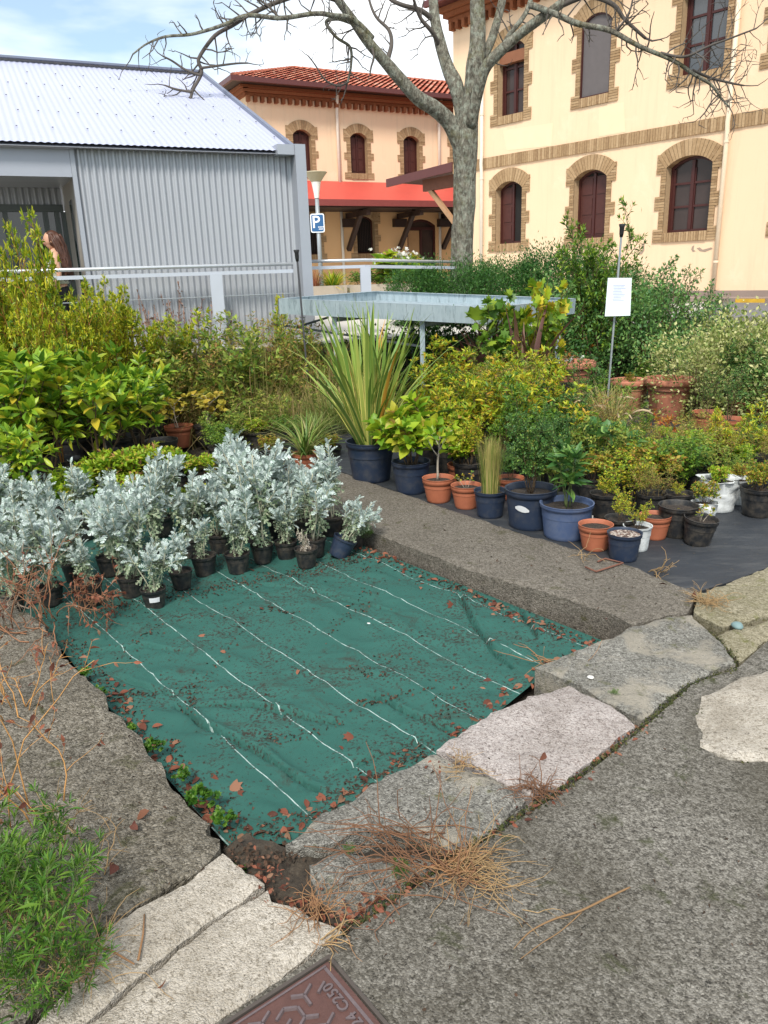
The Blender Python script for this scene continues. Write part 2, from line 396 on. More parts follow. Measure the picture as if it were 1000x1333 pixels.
def deckz(x, y):
    k = max(0, min(1, (x-2)/3)); return .78 + max(0, min(1, (y-10)/22))*.2*(1-k) - .20*k*max(0, min(1, (y-11)/8))
m_deck = NT('pale_concrete_paving'); v = m_deck.pos()
m_wallp = stone('rendered_platform_wall', (.06,.055,.045), (.20,.18,.15), (.33,.30,.26), 60)
m_deck = m_deck.set(m_deck.mix(m_deck.noise(v, 1.3, 5), (.42,.39,.34), (.60,.57,.52)), .9, None, m_deck.noise(v, 40, 4), .3, .01)
edge = [(-20,1.2),(-4.4,8.40),(-1.0,9.95),(5.2,12.1),(30,19.9)]
_e = edge; edge = []
for (xa_, ya_), (xb_, yb_) in zip(_e, _e[1:]):
    for k in range(10): edge.append((xa_+(xb_-xa_)*k/10, ya_+(yb_-ya_)*k/10))
edge.append(_e[-1]); NE = len(edge)-1
mb = MB(); rows = []
for k in range(19):
    y2 = [0, 1, 2, 3, 4, 5, 6, 7, 8, 9.5, 11, 13, 15, 18, 22, 40, 90, 300, 1200][k]
    rows.append([(x-y2*.30, y+y2*.95) for x, y in edge])
for r in rows: r[0] = (r[0][0]-r[0][1]*1.5-60, r[0][1]); r[-1] = (r[-1][0]+r[-1][1]*1.5+60, r[-1][1]+18)
for r0, r1 in zip(rows, rows[1:]):
    for i in range(NE):
        q = [r0[i], r0[i+1], r1[i+1], r1[i]]; mb.add([(x, y, deckz(x, y)) for x, y in q], [(0,1,2,3)])
r0 = rows[0]
for i in range(NE):
    a, b = r0[i], r0[i+1]; mb.add([(*a,-.2),(*b,-.2),(*b,.78),(*a,.78)], [(0,1,2,3)], 1)
o = mb.build('platform', [m_deck, m_wallp]); o['kind'] = 'structure'
m_asph = NT('asphalt'); v = m_asph.pos()
m_asph = m_asph.set(m_asph.mix(m_asph.noise(v, 2, 5), (.11,.11,.115), (.17,.165,.165)), .9, None, m_asph.noise(v, 120, 3), .4, .006)
mb = MB(); ra = [(4.3,11.9),(30,20.0)]
for k in range(8):
    t0, t1 = k*1.4, (k+1)*1.4
    q = [(4.3+t0*.5,11.95+t0),(12+t0*.5,14.4+t0),(12+t1*.5,14.4+t1),(4.3+t1*.5,11.95+t1)]
    mb.add([(x, y, deckz(x,y)+.006) for x, y in q], [(0,1,2,3)])
o = mb.build('road', m_asph); o['kind'] = 'structure'

m_pav = stone('washed_aggregate_paving', (.034,.031,.026), (.135,.124,.104), (.32,.30,.262), 108, (.045,.038,.024), .95, 1.7, (.045,.05,.02), .7, .008)
sheet('pavement', [(-1.35,.15),(-.45,1.31),(-.140,1.563),(.178,1.826),(.568,2.122),(.907,2.437),(1.212,2.743),(1.452,2.868),(1.69,3.10),(1.80,3.24),(2.35,3.98),(30,19.5),(60,-40),(-30,-40)], -.007, m_pav)

# ---------------------------------------------------------------- stone slabs: outline read on the ground, real thickness, worn top
def slab(name, pix, z, thick, m, label, cat='kerb stone', seed=1, step=.03, amp=.006, wear=.03, drop=.014, jit=.006, group=None, world=None, parent=None):
    ring = [at(x, y, z) for x, y in pix] if world is None else [Vector((*p, z)) for p in world]
    r = random.Random(seed); B = []
    for i, a in enumerate(ring):
        b = ring[(i+1) % len(ring)]; L = (b-a).length; n = max(1, int(L/step))
        for k in range(n):
            p = a.lerp(b, k/n); s = .5
            p = p + Vector((noise.noise(p*9+Vector((seed,0,0))), noise.noise(p*9+Vector((0,seed,5))), 0))*jit*2.2 + Vector((r.gauss(0,1), r.gauss(0,1), 0))*jit*.35
            B.append(Vector((p.x, p.y)))
    nb = len(B); xs = [p.x for p in B]; ys = [p.y for p in B]; pts = list(B)
    def inside(x, y):
        c = False; j = nb-1
        for i in range(nb):
            if (B[i].y > y) != (B[j].y > y) and x < (B[j].x-B[i].x)*(y-B[i].y)/(B[j].y-B[i].y)+B[i].x: c = not c
            j = i
        return c
    def dist(x, y):
        return min(math.hypot(p.x-x, p.y-y) for p in B)
    x = min(xs)
    while x < max(xs):
        y = min(ys)
        while y < max(ys):
            px, py = x+r.uniform(-.3,.3)*step, y+r.uniform(-.3,.3)*step
            if inside(px, py) and dist(px, py) > step*.55: pts.append(Vector((px, py)))
            y += step
        x += step
    ed = [(i, (i+1) % nb) for i in range(nb)]
    V, E_, F_, *_ = geometry.delaunay_2d_cdt(pts, ed, [], 1, 1e-6)
    def top(p):
        d = dist(p.x, p.y); q = Vector((p.x, p.y, seed*3.1))
        h = amp*(noise.noise(q*3)*1.6+noise.noise(q*14)*.7+noise.noise(q*40)*.35)
        if d < wear: h -= drop*(1-d/wear)**2*(1+noise.noise(q*18))
        return z+h
    v3 = [(p.x, p.y, top(p)) for p in V]; F3 = [tuple(f) for f in F_]
    # side walls from the boundary ring of the triangulation
    cnt = {}
    for f in F3:
        for i in range(len(f)):
            e = (f[i], f[(i+1) % len(f)]); cnt[e] = 1
    base = {}; faces = list(F3)
    for (a, b) in list(cnt):
        if (b, a) not in cnt:
            for q in (a, b):
                if q not in base:
                    base[q] = len(v3); p = v3[q]; v3.append((p[0], p[1], z-thick))
            faces.append((b, a, base[a], base[b]))
    me = bpy.data.meshes.new(name); me.from_pydata(v3, [], faces); me.materials.append(m); me.update()
    o = link(name, me, parent)
    return tag(o, label, cat, group)

m_edge = stone('rough_exposed_concrete', (.045,.038,.028), (.185,.162,.125), (.38,.345,.285), 80, (.03,.027,.016), .6, 2.4, (.07,.07,.028), 1.0, .012)
m_white = stone('pale_limestone', (.16,.135,.10), (.45,.405,.34), (.58,.53,.46), 120, (.13,.105,.07), .8, 3.4, None, .7, .008)
m_dirty = stone('stained_grey_stone', (.045,.042,.037), (.20,.19,.165), (.40,.385,.345), 105, (.045,.042,.03), .6, 2.8, (.10,.10,.035), .8, .009, loc=(3,1,0), pale=(.42,.38,.31))
m_pink = stone('pinkish_pale_stone', (.12,.095,.085), (.40,.35,.325), (.54,.49,.46), 110, (.12,.095,.07), .55, 3.6, None, .8, .008, loc=(7,2,0))
m_yel = stone('yellowish_worn_stone', (.09,.08,.05), (.24,.21,.14), (.40,.36,.27), 90, (.10,.095,.04), .6, 3.0, (.13,.13,.04), .7, .008, loc=(1,8,0))
m_kerb = stone('brown_cast_concrete', (.06,.052,.042), (.165,.145,.118), (.30,.27,.225), 95, (.05,.04,.03), .45, 2.2, (.075,.07,.03), .9, .010, loc=(5,5,0))

slab('concrete_edging', [(285,1098),(262,1070),(232,1030),(205,990),(165,935),(130,900),(95,868),(70,835),(58,812),(0,770),(-140,720),(-260,900),(-200,1330),(30,1330),(85,1275),(130,1207),(190,1172),(250,1137),(283,1108)],
     0, .16, m_edge, 'wide rough brown concrete edging along the left side of the green cloth', 'edging', 3, .035, .008, .05, .012, .014)
slab('kerb_stone', [(290,1108),(330,1138),(343,1150),(300,1178),(240,1222),(170,1275),(100,1338),(60,1380),(-20,1420),(40,1340),(90,1278),(134,1210),(194,1174),(252,1139)],
     .006, .16, m_white, 'pale cracked limestone block touching the brown edging and the cloth corner', 'kerb stone', 11, .028, .005, .03, .007, .006)
slab('kerb_stone', [(347,1153),(352,1170),(382,1180),(440,1212),(345,1282),(262,1345),(120,1450),(-10,1440),(64,1384),(104,1342),(174,1279),(244,1226),(304,1182)],
     .004, .16, m_white, 'pale cracked limestone block right above the iron manhole cover', 'kerb stone', 12, .028, .005, .03, .007, .006)
slab('kerb_stone', [(372,1098),(420,1055),(500,1010),(560,978),(590,990),(640,1010),(688,1038),(640,1080),(600,1108),(560,1092),(520,1080),(470,1078),(410,1096)],
     0, .16, m_dirty, 'grey stained kerb stone with lichen, behind the dry weed clump at the broken corner', 'kerb stone', 13, .028, .006, .04, .010, .008)
slab('kerb_stone', [(398,1122),(450,1106),(505,1108),(560,1104),(594,1114),(520,1165),(472,1194),(446,1206),(412,1166)],
     -.022, .12, m_dirty, 'broken low kerb stone fragment lying under the dry weeds', 'kerb stone', 14, .025, .014, .05, .03, .012)
slab('kerb_stone', [(566,975),(600,950),(640,925),(690,905),(744,893),(790,915),(829,940),(735,1017),(693,1034),(640,1006),(594,985)],
     .004, .16, m_pink, 'clean pinkish pale kerb stone between two dark grey ones', 'kerb stone', 15, .028, .006, .03, .008, .008)
slab('kerb_stone', [(700,868),(745,848),(790,832),(826,814),(868,802),(898,800),(930,826),(958,862),(900,885),(834,936),(790,911),(748,889)],
     -.002, .16, m_dirty, 'dark grey mossy kerb stone at the end of the long concrete kerb', 'kerb stone', 16, .028, .005, .03, .007, .007)
slab('kerb_stone', [(908,772),(1000,737),(1075,712),(1085,765),(1000,800),(940,815),(905,797)],
     .0, .16, m_yel, 'yellowish worn kerb stone beside the black ground cloth', 'kerb stone', 17, .03, .007, .03, .007, .007)
slab('kerb_stone', [(934,826),(1000,806),(1090,772),(1095,808),(1000,832),(962,860)],
     -.003, .16, m_yel, 'narrow mossy yellowish kerb stone with open joints, below the worn one', 'kerb stone', 18, .03, .006, .03, .007, .007)
slab('paving_block', [(908,912),(960,882),(1000,867),(1090,838),(1100,1015),(1000,988),(950,984),(914,966)],
     .010, .10, m_white, 'broken pale stone block set into the dark paving', 'paving block', 19, .028, .007, .04, .012, .009)
slab('concrete_kerb', [(440,612),(455,618),(590,664),(700,699),(830,739),(907,770),(896,798),(868,800),(824,812),(795,797),(600,737),(480,690),(425,668)],
     0, .2, m_kerb, 'long flat brown concrete kerb between the green and the black cloth', 'kerb', 21, .04, .005, .03, .008, .004)
# filler soil in the broken corner
slab('soil_strip', [(287,1100),(318,1086),(372,1096),(410,1098),(598,1108),(640,1080),(600,1125),(445,1215),(383,1186),(350,1174),(330,1142)], -.045, .1, m_soil, None, None, 22, .03, .012, .02, .01, .01)
o = bpy.data.objects['soil_strip']; o['kind'] = 'structure'

# ---------------------------------------------------------------- green ground cloth with white stripes, creases and soil crumbs
m = NT('green_woven_cloth'); v = m.pos()
d = m.n('SeparateXYZ'); wob = m.n('VectorMath'); wob.operation = 'ADD'
nzv = m.n('TexNoise', Scale=1.6, Detail=2); m.l(v, nzv.inputs['Vector'])
s2 = m.n('VectorMath'); s2.operation = 'SCALE'; s2.inputs['Scale'].default_value = .022; m.l(nzv.outputs['Color'], s2.inputs[0])
m.l(v, wob.inputs[0]); m.l(s2.outputs[0], wob.inputs[1]); m.l(wob.outputs[0], d.inputs[0])
u = m.math('ADD', m.math('MULTIPLY', d.outputs[0], .782), m.math('MULTIPLY', d.outputs[1], .623))
fr = m.math('FRACT', m.math('DIVIDE', m.math('SUBTRACT', u, 1.001-2.73), .273))
ln = m.math('LESS_THAN', m.math('ABSOLUTE', m.math('SUBTRACT', fr, .5)), .0075)
ln = m.math('MULTIPLY', ln, m.ramp(m.noise(v, 22, 4, .7), [(.38, .15), (.54, .9)]))
weave = m.map(v, (1,1,1), (0,0,rad(38)))
wv = m.n('TexWave', Scale=170.0); m.l(weave, wv.inputs[0])
col = m.mix(m.noise(v, 3, 5, .6), (.020,.086,.069), (.041,.138,.114))
col = m.mix(m.math('MULTIPLY', wv.outputs['Fac'], .35), col, (.006,.045,.036))
col = m.mix(ln, col, (.42,.52,.49))
col = m.mix(m.math('MULTIPLY', m.ramp(m.noise(v, 4.2, 8, .8, .8), [(.55, 0.0), (.66, 1.0)]), .7), col, (.035,.03,.022))
col = m.mix(m.ramp(m.math('MULTIPLY', m.noise(v, 70, 5, .7), m.math('ADD', .55, m.noise(v, 3, 5, .7))), [(.58, 0.0), (.66, .9)]), col, (.03,.02,.014))
m_green = m.set(col, .8, None, m.math('ADD', wv.outputs['Fac'], m.math('MULTIPLY', m.noise(v, 120, 2), 1.5)), .35, .002, .25)
folds = [[(228,918),(262,945),(330,975),(380,1010),(420,1034)], [(255,920),(330,922),(380,930),(448,944)], [(480,903),(520,925),(560,940),(590,950)],
         [(598,775),(615,810),(640,845),(668,872)], [(640,770),(680,800),(700,830)], [(330,760),(420,772),(520,800)], [(150,880),(220,905),(300,900)], [(430,1010),(500,985),(560,960)], [(110,850),(190,842),(260,852)]]
FW = [[at(x, y, Z_BED) for x, y in f] for f in folds]
def fold_h(x, y):
    h = 0
    for k, f in enumerate(FW):
        for a, b in zip(f, f[1:]):
            ab = Vector((b.x-a.x, b.y-a.y)); ap = Vector((x-a.x, y-a.y)); t = max(0, min(1, ap.dot(ab)/ab.length_squared)); dd = (ap-ab*t).length
            sg = 1 if ab.x*ap.y-ab.y*ap.x > 0 else -1; fz = min(1, 4*t+.25 if a is f[0] else 1, 4*(1-t)+.25 if b is f[-1] else 1)
            hh = fz*(-(.042 if k < 5 else .018)*math.exp(-(dd/.0085)**2) + (.013 if k < 5 else .007)*math.exp(-((dd*sg-.022)/.014)**2))
            if abs(hh) > abs(h): h = hh
    return h
bed = [at(x, y, Z_BED) for x, y in [(60,822),(132,912),(205,1000),(300,1108),(325,1102),(375,1106),(425,1066),(565,990),(645,935),(705,884),(798,845),(480,716),(425,690),(380,640)]] + [Vector((-1.6,6.0,0)), Vector((-3.2,4.5,0))]
pts = [Vector((p.x, p.y)) for p in bed]; nb = len(pts); r = random.Random(5)
def in_poly(P, x, y):
    c = False; j = len(P)-1
    for i in range(len(P)):
        if (P[i].y > y) != (P[j].y > y) and x < (P[j].x-P[i].x)*(y-P[i].y)/(P[j].y-P[i].y)+P[i].x: c = not c
        j = i
    return c
for f in FW:
    for a, b in zip(f, f[1:]):
        L = (b-a).length; d = (b-a)/L; q = Vector((-d.y, d.x, 0)); n_ = int(L/.02)
        for k in range(n_):
            for o_ in (-.018,-.010,-.005,0,.005,.010,.018):
                p = a+d*(k+.5)*L/n_+q*o_
                if in_poly(pts[:nb], p.x, p.y): pts.append(Vector((p.x, p.y)))
x = -3.2
while x < 1.3:
    y = 1.7
    while y < 6:
        st = .02 if y < 4.8 else .08
        if in_poly(pts[:nb], x, y) and (y < 4.8 or int(x/.02) % 4 == 0): pts.append(Vector((x+r.uniform(-.005,.005), y+r.uniform(-.005,.005))))
        y += st
    x += .02
V, _, F_, *_ = geometry.delaunay_2d_cdt(pts, [(i, (i+1) % nb) for i in range(nb)], [], 1, 1e-6)
def cloth_z(x, y):
    q = Vector((x*.62-y*.78, (x*.78+y*.62)*2.2, 0))
    return Z_BED + .014*noise.noise(q*2.0) + .007*noise.noise(Vector((x,y,3))*7) + .045*(.5-abs(noise.noise(q*2.6+Vector((4,0,0)))))**2 + .03*max(0,.25-abs(noise.noise(Vector((x*1.2,y*2.6,9))*2.2))) + fold_h(x, y)
me = bpy.data.meshes.new('ground_cloth'); me.from_pydata([(p.x, p.y, cloth_z(p.x, p.y)) for p in V], [], [tuple(f) for f in F_]); me.materials.append(m_green)
me.polygons.foreach_set('use_smooth', [True]*len(me.polygons)); me.update()
tag(link('ground_cloth', me), 'wrinkled green woven ground cloth with white stripes in the sunken bed', 'ground cloth')
CLOTH = [Vector((p.x, p.y)) for p in bed]

m = NT('black_woven_cloth'); v = m.pos()
wv = m.n('TexWave', Scale=60.0, Distortion=1.5); m.l(m.map(v, (1,1,1), (0,0,rad(20))), wv.inputs[0])
col = m.mix(m.noise(v, 2.2, 6, .7), (.016,.019,.024), (.045,.05,.058))
col = m.mix(m.math('MULTIPLY', m.ramp(m.noise(m.map(v, (1,4,1), (0,0,rad(25))), 3, 6, .7), [(.5,0.0),(.7,1.0)]), .5), col, (.10,.10,.10))
col = m.mix(m.ramp(m.noise(v, 40, 5, .7), [(.63, 0.0), (.7, .8)]), col, (.09,.07,.045))
m_black = m.set(col, .55, None, m.math('ADD', wv.outputs['Fac'], m.math('MULTIPLY', m.noise(v, 7, 4), 5)), .35, .006, .35)
mb = MB(); q = [at(x, y, Z_MAT) for x, y in [(440,612),(590,666),(700,701),(830,742),(903,772),(955,756),(1004,737),(1080,714),(1300,650)]]
q = [Vector((p.x, p.y, Z_MAT)) for p in q] + [Vector((9,9,Z_MAT)), Vector((9,13,Z_MAT)), Vector((5.2,11.9,Z_MAT)), Vector((-1.6,9.7,Z_MAT)), Vector((-1.2,8.2,Z_MAT))]
mb.prism([Vector((p.x, p.y, -.14)) for p in q], (0,0,.14+Z_MAT))
tag(mb.build('ground_cloth', m_black), 'black woven ground cloth under the potted plants right of the kerb', 'ground cloth')
# ================================================================ buildings
m_plaster = NT('cream_plaster'); v = m_plaster.pos()
c0 = m_plaster.mix(m_plaster.noise(v, .35, 4), (.76,.54,.36), (.80,.59,.405))
st_ = m_plaster.ramp(m_plaster.noise(m_plaster.map(v, (2.2,2.2,.16)), 2.0, 6, .7, .2), [(.52,0.0),(.72,1.0)])
c0 = m_plaster.mix(m_plaster.math('MULTIPLY', st_, .34), c0, (.52,.40,.27))
c0 = m_plaster.mix(m_plaster.math('MULTIPLY', m_plaster.ramp(m_plaster.noise(v, .9, 6, .7, .5), [(.56,0.0),(.66,1.0)]), .35), c0, (.80,.66,.48))
m_plaster = m_plaster.set(c0, .92, None, m_plaster.noise(v, 25, 4), .25, .01, .1)
m = NT('ground_floor_plaster'); v = m.pos()
m_orange = m.set(m.mix(m.noise(v, .5, 4), (.66,.40,.20), (.74,.47,.25)), .92, None, m.noise(v, 25, 4), .25, .01, .1)  # ground floor and door reveal: darker and more orange than the upper wall
def brickmat(name, stops):
    m = NT(name); g = m.n('NewGeometry')
    col = m.mix(.35, m.ramp(g.outputs['Random Per Island'], stops), m.ramp(m.noise(g.outputs['Position'], 14, 3), [(.3, stops[0][1]), (.7, stops[-1][1])]))
    return m.set(col, .9, None, m.noise(g.outputs['Position'], 60, 3), .3, .005, .15)
m_brick = brickmat('ochre_brick', [(0,(.22,.135,.07)),(.5,(.345,.225,.12)),(1,(.47,.33,.195))])
m_rbrick = brickmat('red_brick', [(0,(.16,.050,.022)),(.5,(.24,.08,.035)),(1,(.30,.115,.055))])
m_mortar = plain('mortar', (.26,.19,.115), .95)
m_wood = plain('dark_red_brown_paint', (.052,.012,.010), .45, 0, .25, 12, .1)
m_wood2 = plain('brown_shutter_paint', (.062,.017,.013), .5, 0, .25, 9, .1)  # brown shutter paint, a touch lighter than the window frames
m_timber = plain('dark_timber', (.035,.017,.011), .6, 0, .3, 9)
m_fascia = plain('brown_metal_fascia', (.10,.030,.028), .4, 0, .1)
m_red = plain('red_painted_sheet', (.50,.075,.055), .5, 0, .10, 1.5, .05)
m_white = plain('white_pipe_paint', (.70,.63,.53), .5)
m_screen = plain('grey_mesh_screen', (.115,.10,.10), .6)
m_dark = plain('dark_interior', (.012,.010,.009), .8)
m_curtain = plain('curtain_cloth', (.20,.16,.145), .9)
m = NT('window_glass'); m_glass = m.set(m.mix(m.noise(m.pos(), 1.1, 3), (.022,.014,.013), (.07,.05,.045)), .12, None, None, spec=.3)
m = NT('sky_reflecting_glass'); m_glass2 = m.set((.05,.055,.06), .03, .0, None, spec=1.0)

def hole(s0, s1, z0, z1, rise, n=10):                     # z1 = crown of the segmental arch
    W = s1-s0; R = (W*W/4+rise*rise)/(2*rise); zc = z1-R; cx = (s0+s1)/2; a0 = math.asin(W/2/R)
    return [(s0, z0), (s1, z0)] + [(cx+R*math.sin(a0-2*a0*i/n), zc+R*math.cos(a0-2*a0*i/n)) for i in range(n+1)]
def wall_with_holes(pl, s0, s1, z0, z1, holes, t=0.0, reveal=.30, ins=(), flip=False):
    mb = MB(); P = [Vector((s0,z0)),Vector((s1,z0)),Vector((s1,z1)),Vector((s0,z1))]; E = [(0,1),(1,2),(2,3),(3,0)]
    for h in holes:
        b = len(P); P += [Vector(p) for p in h]; n = len(h); E += [(b+i, b+(i+1) % n) for i in range(n)]
    V, _, F_, *_ = geometry.delaunay_2d_cdt(P, E, [], 1, 1e-6)
    polys = [[Vector(p) for p in h] for h in holes]
    keep = []
    for f in F_:
        c = sum((V[i] for i in f), Vector((0,0)))/len(f)
        if not any(in_poly(h, c.x, c.y) for h in polys): keep.append(tuple(f))
    mb.add([pl.w(p.x, t, p.y) for p in V], keep)
    return mb
def surround(pl, h, root, sw=.16, qw=.31, ath=.42, sill=.25, reveal=.30, seed=1, proud=.035):
    r = random.Random(seed); mt = MB(); bk = MB()
    s0, s1, z0 = h[0][0], h[1][0], h[0][1]; arc = h[2:]; zs = arc[0][1]; n = len(arc)
    for i in range(len(h)):                              # reveal, brick coloured
        a, b = h[i], h[(i+1) % len(h)]
        bk.add([pl.w(a[0],.002,a[1]),pl.w(b[0],.002,b[1]),pl.w(b[0],-reveal,b[1]),pl.w(a[0],-reveal,a[1])], [(0,1,2,3)])
    mt.fbox(pl, s0-sw, s0, .001, proud*.6, z0, zs); mt.fbox(pl, s1, s1+sw, .001, proud*.6, z0, zs)
    H = zs-z0+sill; ch = .072; nc = int(H/ch)
    for k in range(nc):
        z = z0-sill+k*H/nc; zz = z+H/nc-.012; f = k/nc
        wide = f < .16 or .44 < f < .62 or f > .90
        for sgn, e in ((-1, s0), (1, s1)):
            if z < z0-.01: a, b = .0, qw
            else: a, b = 0, (qw if wide else sw)
            if z < z0-.01 : a = .0
            x0, x1 = sorted((e+sgn*a, e+sgn*b)); bk.fbox(pl, x0, x1, .002, proud+r.uniform(-.004,.004), z, zz)
    nn = max(6, int((s1-s0)/.075))
    mt.fbox(pl, s0, s1, .001, proud*.6, z0-sill, z0-.002)
    for k in range(nn):                                   # sill of bricks on edge
        a = s0+(s1-s0)*k/nn; b = s0+(s1-s0)*(k+1)/nn-.013; bk.fbox(pl, a, b, .002, proud+.02+r.uniform(-.004,.004), z0-sill, z0-.004)
    for sgn, e in ((-1, s0), (1, s1)):                    # horizontal courses of the ear blocks beside the arch
        for k in range(5):
            x0, x1 = sorted((e, e+sgn*qw)); z = zs+.002+k*.074; bk.fbox(pl, x0, x1, .002, proud-.006+r.uniform(-.003,.002), z, z+.062)
    cx = (s0+s1)/2; W = s1-s0; rise = max(p[1] for p in arc)-zs; R = (W*W/4+rise*rise)/(2*rise); zc = zs+rise-R; a0 = math.asin(min(1, (W/2)/R))
    ext = a0*1.04; nv = int(2*ext*R/.085)
    def ap(a, rr): return (cx+rr*math.sin(a), zc+rr*math.cos(a))
    for k in range(nv):
        a = -ext+2*ext*k/nv; b = -ext+2*ext*(k+.86)/nv
        lo = R+.002
        p = [ap(a,lo),ap(b,lo),ap(b,R+ath),ap(a,R+ath)]; pr = proud+r.uniform(-.004,.005)
        bk.hexa([pl.w(*(q[0],.002,q[1])) for q in p]+[pl.w(*(q[0],pr,q[1])) for q in p])
        p = [ap(a,lo),ap(-ext+2*ext*(k+1)/nv,lo),ap(-ext+2*ext*(k+1)/nv,R+ath),ap(a,R+ath)]
        mt.hexa([pl.w(*(q[0],.001,q[1])) for q in p]+[pl.w(*(q[0],proud*.6,q[1])) for q in p])
    o = bk.build('window_surround', m_brick, root); mt.build('mortar_bed', m_mortar, o)
def inset(h, d):
    s0, s1, z0 = h[0][0], h[1][0], h[0][1]; cx = (s0+s1)/2; k = 1-d/((s1-s0)/2); zt = max(p[1] for p in h)
    return [(cx+(p[0]-cx)*k, z0+d+(p[1]-z0)*((zt-z0-2*d)/(zt-z0))) for p in h]
def window(pl, h, root, kind='glazed', t=-.26, fw=.07, cols=2, rows=3, mw=None, gl=None):
    fr = MB(); hi = inset(h, fw); n = len(h); mw = mw or m_wood
    for i in range(n):
        j = (i+1) % n
        q = [h[i], h[j], hi[j], hi[i]]
        fr.hexa([pl.w(p[0], t-.05, p[1]) for p in q]+[pl.w(p[0], t+.03, p[1]) for p in q])
    s0, s1, z0 = hi[0][0], hi[1][0], hi[0][1]; zt = max(p[1] for p in hi); zs = hi[2][1]
    if kind in ('glazed', 'shutter', 'half'):
        W = (s1-s0)
        for c in range(1, cols): fr.fbox(pl, s0+W*c/cols-fw*.6, s0+W*c/cols+fw*.6, t-.04, t+.045, z0, zt-.02 if c*2 == cols else zs)
    if kind == 'glazed':
        for k in range(1, rows): fr.fbox(pl, s0, s1, t-.035, t+.022, z0+(zt-z0)*k/rows-fw*.4, z0+(zt-z0)*k/rows+fw*.4)
        for c in range(cols):                             # sash stiles
            a = s0+W*c/cols; b = s0+W*(c+1)/cols
            fr.fbox(pl, a, a+fw*1.1, t-.03, t+.018, z0, zs); fr.fbox(pl, b-fw*1.1, b, t-.03, t+.018, z0, zs)
    o = fr.build('window', mw, root)
    pn = MB(); pn.add([pl.w(p[0], t-.02, p[1]) for p in h], [tuple(range(n))])
    if kind == 'glazed': pn.build('pane', gl or m_glass, o)
    elif kind == 'screen': pn.build('screen', m_screen, o)
    elif kind == 'bars':
        pn.build('pane', m_dark, o); bars = MB()
        for k in range(9): x = s0+(s1-s0)*(k+.5)/9; bars.tube([pl.w(x, t+.08, z0), pl.w(x, t+.08, zs)], .012, 5)
        bars.build('grille', m_timber, o)
    elif kind in ('shutter', 'half'):
        pn.build('pane', m_dark, o); sh = MB(); W = s1-s0
        for c in range(cols):
            if kind == 'half' and c == cols-1: continue
            a = s0+W*c/cols+.01; b = s0+W*(c+1)/cols-.01; zz = zs+(zt-zs)*.55
            sh.fbox(pl, a, b, t-.015, t+.01, z0+.005, zz)
            for k in range(3):
                q0 = z0+(zz-z0)*k/3+.06; q1 = z0+(zz-z0)*(k+1)/3-.05
                sh.fbox(pl, a+.07, b-.07, t+.005, t+.028, q0, q1)
        sh.build('shutter', m_wood2, o)
    return o

# ---------------------------------------------------------------- right building
PR = aty(627, 300, 29.0); PL = Plane(PR, 140)
RB = empty('station_building', (PL.w(0,0,0)), 'large cream station wing with brick window surrounds and a brick string course', 'building')
def px_hole(pl, xl, xr, yb, yt, xm, rise):                # opening read from the photograph, on its facade
    s0 = pl.sz(xl, yb)[0]; s1 = pl.sz(xr, yb)[0]; z0 = pl.sz(xm, yb)[1]; z1 = pl.sz(xm, yt)[1]
    return hole(s0, s1, z0, z1, rise)
sw_ = [px_hole(PL, 645.5, 679, 317, 237, 665, .22), px_hole(PL, 745.5, 787, 309, 220, 768, .24), px_hole(PL, 863, 921, 302, 203, 891, .26)]
W1 = sw_[0][1][0]-sw_[0][0][0]
up_ = [px_hole(PL, 648, 682, 148, 52, 665, .22), px_hole(PL, 755, 793, 126, 19, 774, .24)]
z0u = (up_[0][0][1]+up_[1][0][1])/2; z1u = (max(p[1] for p in up_[0])+max(p[1] for p in up_[1]))/2
s3 = (PL.sz(883, 98)[0], PL.sz(942, 90)[0])
zl0 = sum(h[0][1] for h in sw_)/3; zl1 = sum(max(p[1] for p in h) for h in sw_)/3
low = [hole(h[0][0], h[1][0], zl0, zl1, .24) for h in sw_]
upp = [hole(h[0][0], h[1][0], z0u, z1u, .24) for h in up_]+[hole(s3[0], s3[1], z0u, z1u, .24)]
s4 = PL.sz(1004, 100)[0]; upp.append(hole(s4, s4+1.25, z0u, z1u, .24)); low.append(hole(s4+.6, s4+1.9, zl0, zl1, .24))
SL = PL.sz(590, 60)[0]; SR = s4+5.5; zb = .55; ztop = PL.sz(640, 14)[1]
zcourse = PL.sz(815, 182)[1]
wl = wall_with_holes(PL, SL, SR, zb, ztop+.4, low+upp)
eL = PL.w(SL, -12, 0); wl.add([PL.w(SL,0,zb),PL.w(SL,-14,zb),PL.w(SL,-14,ztop+.4),PL.w(SL,0,ztop+.4)], [(0,1,2,3)])
wl.add([PL.w(SR,0,zb),PL.w(SR,-14,zb),PL.w(SR,-14,ztop+.4),PL.w(SR,0,ztop+.4)], [(0,1,2,3)])
wl.build('wall', m_plaster, RB)
for i, h in enumerate(low+upp): surround(PL, h, RB, seed=i)
window(PL, low[0], RB, 'half'); window(PL, low[1], RB, 'shutter'); window(PL, low[2], RB, 'glazed', gl=m_glass); window(PL, low[3], RB, 'glazed')
wU1 = window(PL, upp[0], RB, 'glazed'); window(PL, upp[1], RB, 'screen', t=-.03, fw=.035); window(PL, upp[2], RB, 'glazed', gl=m_glass2); window(PL, upp[3], RB, 'glazed')
mb = MB(); h = upp[0]; zz = max(p[1] for p in h); mb.fbox(PL, h[0][0]+.03, h[1][0]-.03, -.26, -.04, zz-.62, zz-.30); mb.build('blind_box', plain('red_brown_blind', (.22,.085,.04), .6), RB)
mb = MB(); r = random.Random(9); x = SL
while x < SR:                                             # string course: bricks on end
    x2 = min(x+.085, SR); mb.fbox(PL, x, x2-.012, .002, .05+r.uniform(-.006,.006), zcourse-.17, zcourse+.17); x = x2
